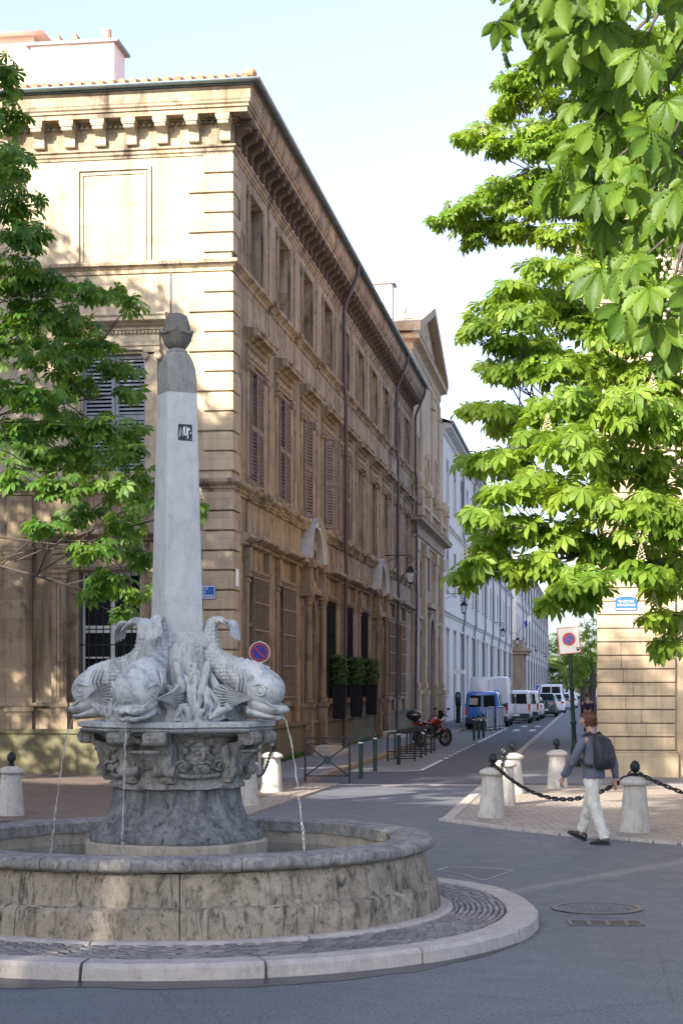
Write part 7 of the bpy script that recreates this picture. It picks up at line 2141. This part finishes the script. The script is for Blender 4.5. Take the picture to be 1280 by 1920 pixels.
# right chestnuts
R1 = [(1240, 90, 70, 60), (1140, 130, 70, 50), (1065, 120, 55, 34), (1000, 130, 50, 26), (955, 150, 36, 18), (1090, 190, 80, 40), (1200, 200, 80, 60), (990, 172, 50, 22), (950, 205, 34, 14), (1010, 240, 50, 20), (905, 245, 34, 14), (868, 255, 26, 10), (950, 268, 60, 20), (1040, 265, 70, 32), (1130, 275, 70, 50), (1230, 300, 70, 60), (945, 345, 40, 18), (1000, 335, 50, 22), (915, 370, 40, 20), (985, 385, 70, 28), (880, 385, 44, 16), (850, 402, 30, 12), (822, 412, 22, 9), (900, 425, 50, 20), (960, 430, 60, 22), (885, 450, 24, 9), (1060, 370, 70, 40), (1150, 380, 80, 55), (1240, 420, 60, 60), (1060, 440, 60, 26), (1150, 470, 80, 40)]
R2 = [(1010, 500, 44, 20), (1070, 505, 56, 28), (960, 540, 40, 20), (1150, 530, 70, 40), (1240, 540, 60, 50), (1030, 555, 70, 32), (925, 575, 32, 18), (895, 605, 32, 20), (875, 622, 16, 10), (980, 595, 60, 28), (1080, 600, 70, 36), (1180, 620, 80, 44), (1250, 640, 44, 44), (940, 640, 34, 14), (1000, 650, 60, 26), (960, 690, 46, 20), (915, 690, 24, 14), (1040, 690, 70, 30), (1130, 690, 80, 40), (1225, 710, 70, 40), (925, 765, 36, 14), (880, 768, 24, 11), (965, 775, 34, 16), (930, 795, 20, 12)]
R3 = [(1020, 770, 46, 26), (1085, 750, 60, 34), (1170, 770, 80, 44), (1250, 780, 50, 50), (1000, 820, 50, 26), (1070, 830, 70, 36), (885, 862, 34, 18), (930, 855, 40, 18), (968, 870, 36, 20), (1150, 860, 80, 44), (1240, 880, 56, 50), (1020, 905, 70, 32), (950, 925, 46, 22), (1100, 930, 70, 36), (1190, 960, 80, 42), (1260, 980, 40, 50), (905, 968, 34, 18), (985, 985, 60, 30), (1070, 1000, 60, 32), (925, 1015, 44, 22), (1150, 1030, 70, 36), (1240, 1060, 56, 40), (895, 1055, 36, 22), (870, 1078, 20, 14), (955, 1060, 50, 24), (1020, 1055, 34, 20), (1090, 1080, 50, 26), (1195, 1068, 50, 20), (1060, 1100, 36, 16), (1110, 1100, 30, 14), (1030, 1130, 18, 16), (1092, 1125, 20, 12), (1245, 1105, 36, 18), (1262, 1160, 34, 18), (1225, 1150, 30, 12), (1252, 1205, 26, 18)]
r1 = lobes_px(R1, 27.0, 1.2); r2 = lobes_px(R2, 22.0, .9); r3 = lobes_px(R3, 17.3, .7)
tree('tall sunlit chestnut tree filling the upper right behind the nearer leaves', (9.2, 28.5, 0), (8.0, 28.0, 6.5), .34, r1 + ball((9.0, 28.5, 11.5), 3.6, 3.6, 26, 1.3), 640, .20, MT['leaf'], LEAF7, 16, dipm=.5)
tree('chestnut tree with spreading layered branches at mid height on the right', (8.6, 22.5, 0), (7.2, 22.2, 5.0), .28, r2 + ball((8.2, 22.5, 8.0), 2.8, 2.6, 18, 1.2), 640, .205, MT['leaf'], LEAF7, 12, dipm=.6)
tree('chestnut tree whose low bright leaves hang over the no parking panel and right street sign', (7.6, 17.6, 0), (6.4, 17.4, 4.0), .24, r3 + ball((7.2, 17.6, 5.6), 2.0, 1.8, 12, 1.0), 640, .195, MT['leaf'], LEAF7, 10, dipm=.7)
# near branch, large ribbed leaves
nt_ = thing('chestnut_tree', 'nearest chestnut branch with very large ribbed leaves hanging at the top right corner', 'tree', (5.4, 6.2, 0), 0, 'chestnut trees round the square')
wh = [(985, 10, 7.3), (1000, 70, 7.4), (1040, 90, 7.2), (1070, 10, 7.0), (1005, 15, 7.2), (1050, 45, 7.0), (1100, 25, 7.3), (1160, 40, 6.9), (1215, 20, 7.2), (1265, 45, 6.8), (1130, 100, 7.4), (1200, 130, 7.0), (1262, 150, 6.8), (1165, 200, 7.3), (1235, 225, 6.9), (1120, 270, 7.4), (1190, 285, 7.1), (1260, 300, 6.8), (1085, 345, 7.5), (1145, 350, 7.2), (1215, 365, 7.0), (1060, 390, 7.5), (1255, 420, 6.9), (1190, 440, 7.2), (1215, 520, 7.0), (1265, 560, 6.8), (1180, 545, 7.4), (1235, 610, 6.9), (1275, 650, 6.9), (1205, 640, 7.2), (1275, 250, 7.4), (1270, 480, 7.4), (1100, 190, 7.6)]
pos, az, di = [], [], []
for px, py, Y in wh:
    c = np.array(P(px, py - 40, Y))
    for k in range(4):
        pos.append(c + nprnd.normal(size=3) * np.array([.08, .10, .07])); az.append(rnd.uniform(0, 6.28) if k else R(-110) + rnd.uniform(-.7, .7)); di.append(rnd.uniform(.75, 1.35))
pos = np.array(pos); n_ = len(pos)
MT['leaf_near'] = tree_leaf('large_chestnut_leaf', (.035, .085, .009), (.065, .13, .013), (.11, .19, .022), .40)
cr_ = leaf_mesh('crown', MT['leaf_near'], nt_, pos, np.array(az), np.array(di), nprnd.normal(size=n_) * .3, .168 * nprnd.uniform(.55, 1.2, n_), RIB, True); cr_.location = -Vector((5.4, 6.2, 0))
m = M(); m.tube([(5.4, 6.2, 0), (5.35, 6.25, 1.5), (5.1, 6.4, 3.6), (4.6, 6.7, 5.6), (4.3, 6.9, 7)], [.22, .18, .15, .12, .05], 12); o = m.build('trunk', MT['bark'], nt_, smooth=True); o.location = -Vector((5.4, 6.2, 0))
m = M()
for i, (px, py, Y) in enumerate(wh):
    e = P(px, py - 45, Y); s_ = P(1330 + (i % 5) * 30, max(-120, py - 160 - (i % 3) * 40), Y + .1); m.tube([Vector((4.9, 6.6, 4.4 + .1 * (i % 9))), s_, s_.lerp(e, .6) + Vector((0, 0, .08)), e], [.03, .016, .009, .005], 5)
o = m.build('limbs', MT['bark'], nt_, smooth=True); o.location = -Vector((5.4, 6.2, 0))
m = M()
for px, py, Y in ((1262, 470, 7.1), (1268, 545, 7.0), (1240, 330, 7.4)):
    p = P(px, py, Y)
    for j in range(60):
        t = j / 59; a = j * 2.4; rr = .045 * (1 - t) + .01; q = p + Vector((rr * math.cos(a), rr * math.sin(a), .26 * (t - .5))); m.sphere(q, .009, n=6, m=3)
o = m.build('blossom', MT['blossom'], nt_); o.location = -Vector((5.4, 6.2, 0))

# trees out of the frame that shade the square, and unseen houses shaped to shade the foreground
def st_(s, t): return (.616 * s + .788 * t, .788 * s - .616 * t)
for lab, (s, t), zc, rx, rz, n, d in (('chestnut tree out of frame left, dappling the mansion front', (16, -31.8), 11.6, 4.8, 7.6, 96, 165), ('chestnut tree out of frame left, dappling the right pavement', (10, -19.6), 12.6, 2.9, 3.6, 26, 95), ('chestnut tree out of frame left near the fountain, dappling the pale setts', (3, -13.4), 10.0, 3.0, 3.4, 28, 115)):
    x, y = st_(s, t)
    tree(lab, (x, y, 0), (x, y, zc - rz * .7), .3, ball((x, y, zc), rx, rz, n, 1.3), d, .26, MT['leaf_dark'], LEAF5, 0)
def shade_caster_house(label, s0, s1, t0, t1, H):  # added out of view to cast the foreground shade; windows only dress it
    t = thing('shade_caster_house', label, 'house', (*st_((s0 + s1) / 2, (t0 + t1) / 2), 0), math.atan2(.788, .616))
    hs_, ht = (s1 - s0) / 2, (t1 - t0) / 2
    m = M(); m.box(-hs_, hs_, -ht, ht, 0, H); m.build('wall', MT['corner'], t)
    m = M(); m.box(-hs_ - .0, hs_ + .5, -ht, ht, H + .001, H + .35); m.build('cornice', MT['ochre_trim'], t)
    k = -ht + 2
    while k < ht - 1:
        for z in (1.0, 5.5, 10.0):
            m = M(); tt = M(); frame_rect(tt, k - .7, k + .7, z, z + 2.6, hs_ + .001, hs_ + .08, .15); m.add([(b, a, c) for a, b, c in tt.v], tt.f); o = m.build('window', MT['ochre_trim'], t)
            m = M(); m.quad((hs_ + .02, k - .55, z + .15), (hs_ + .02, k + .55, z + .15), (hs_ + .02, k + .55, z + 2.45), (hs_ + .02, k - .55, z + 2.45)); m.build('pane', MT['glass'], o)
        k += 3.2
shade_caster_house('tall unseen house added behind the camera to cast the shade over the fountain', -24, -13.5, -36, -9.5, 18.3)
shade_caster_house('lower unseen house added behind the camera, kept low to let sun reach the right trees', -24, -13.6, -9.45, -4.4, 16.2)

# greenery at the far end of the street
def far_tree(label, px, py, Y, hw, hh, mat, n, size):
    c = P(px, py, Y); k = Y / FPX
    lob = []
    for i in range(n):
        d = Vector((rnd.gauss(0, 1), rnd.gauss(0, 1), rnd.gauss(0, 1))).normalized() * rnd.random() ** .4
        lob.append((np.array((c.x + d.x * hw * k, c.y + d.y * hw * k * .8, max(1.5, c.z + d.z * hh * k))), hw * k * .32, hw * k * .3, hh * k * .2))
    tree(label, (c.x, c.y, 0), (c.x, c.y, max(2.0, c.z - hh * k * .5)), .25, lob, 40 / size ** 1.2 * .16, size, mat, LEAF5, 0, .4, 'trees at the end of the street', 'street_tree', 20)
far_tree('bright green garden tree just left of the corner house, far down the street', 1112, 1215, 96, 44, 95, MT['leaf'], 40, .32)
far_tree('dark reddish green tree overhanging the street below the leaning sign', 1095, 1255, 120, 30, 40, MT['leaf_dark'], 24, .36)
far_tree('pale yellow green tree closing the street right of the low house', 1062, 1235, 330, 60, 62, MT['leaf_far'], 50, .9)
far_tree('pale spring tree at the far end, above the last parked cars', 1020, 1262, 380, 50, 40, MT['leaf_far'], 36, .9)
far_tree('pale spring tree at the far end, behind the leaning sign pole', 1100, 1270, 300, 46, 34, MT['leaf_far'], 36, .8)
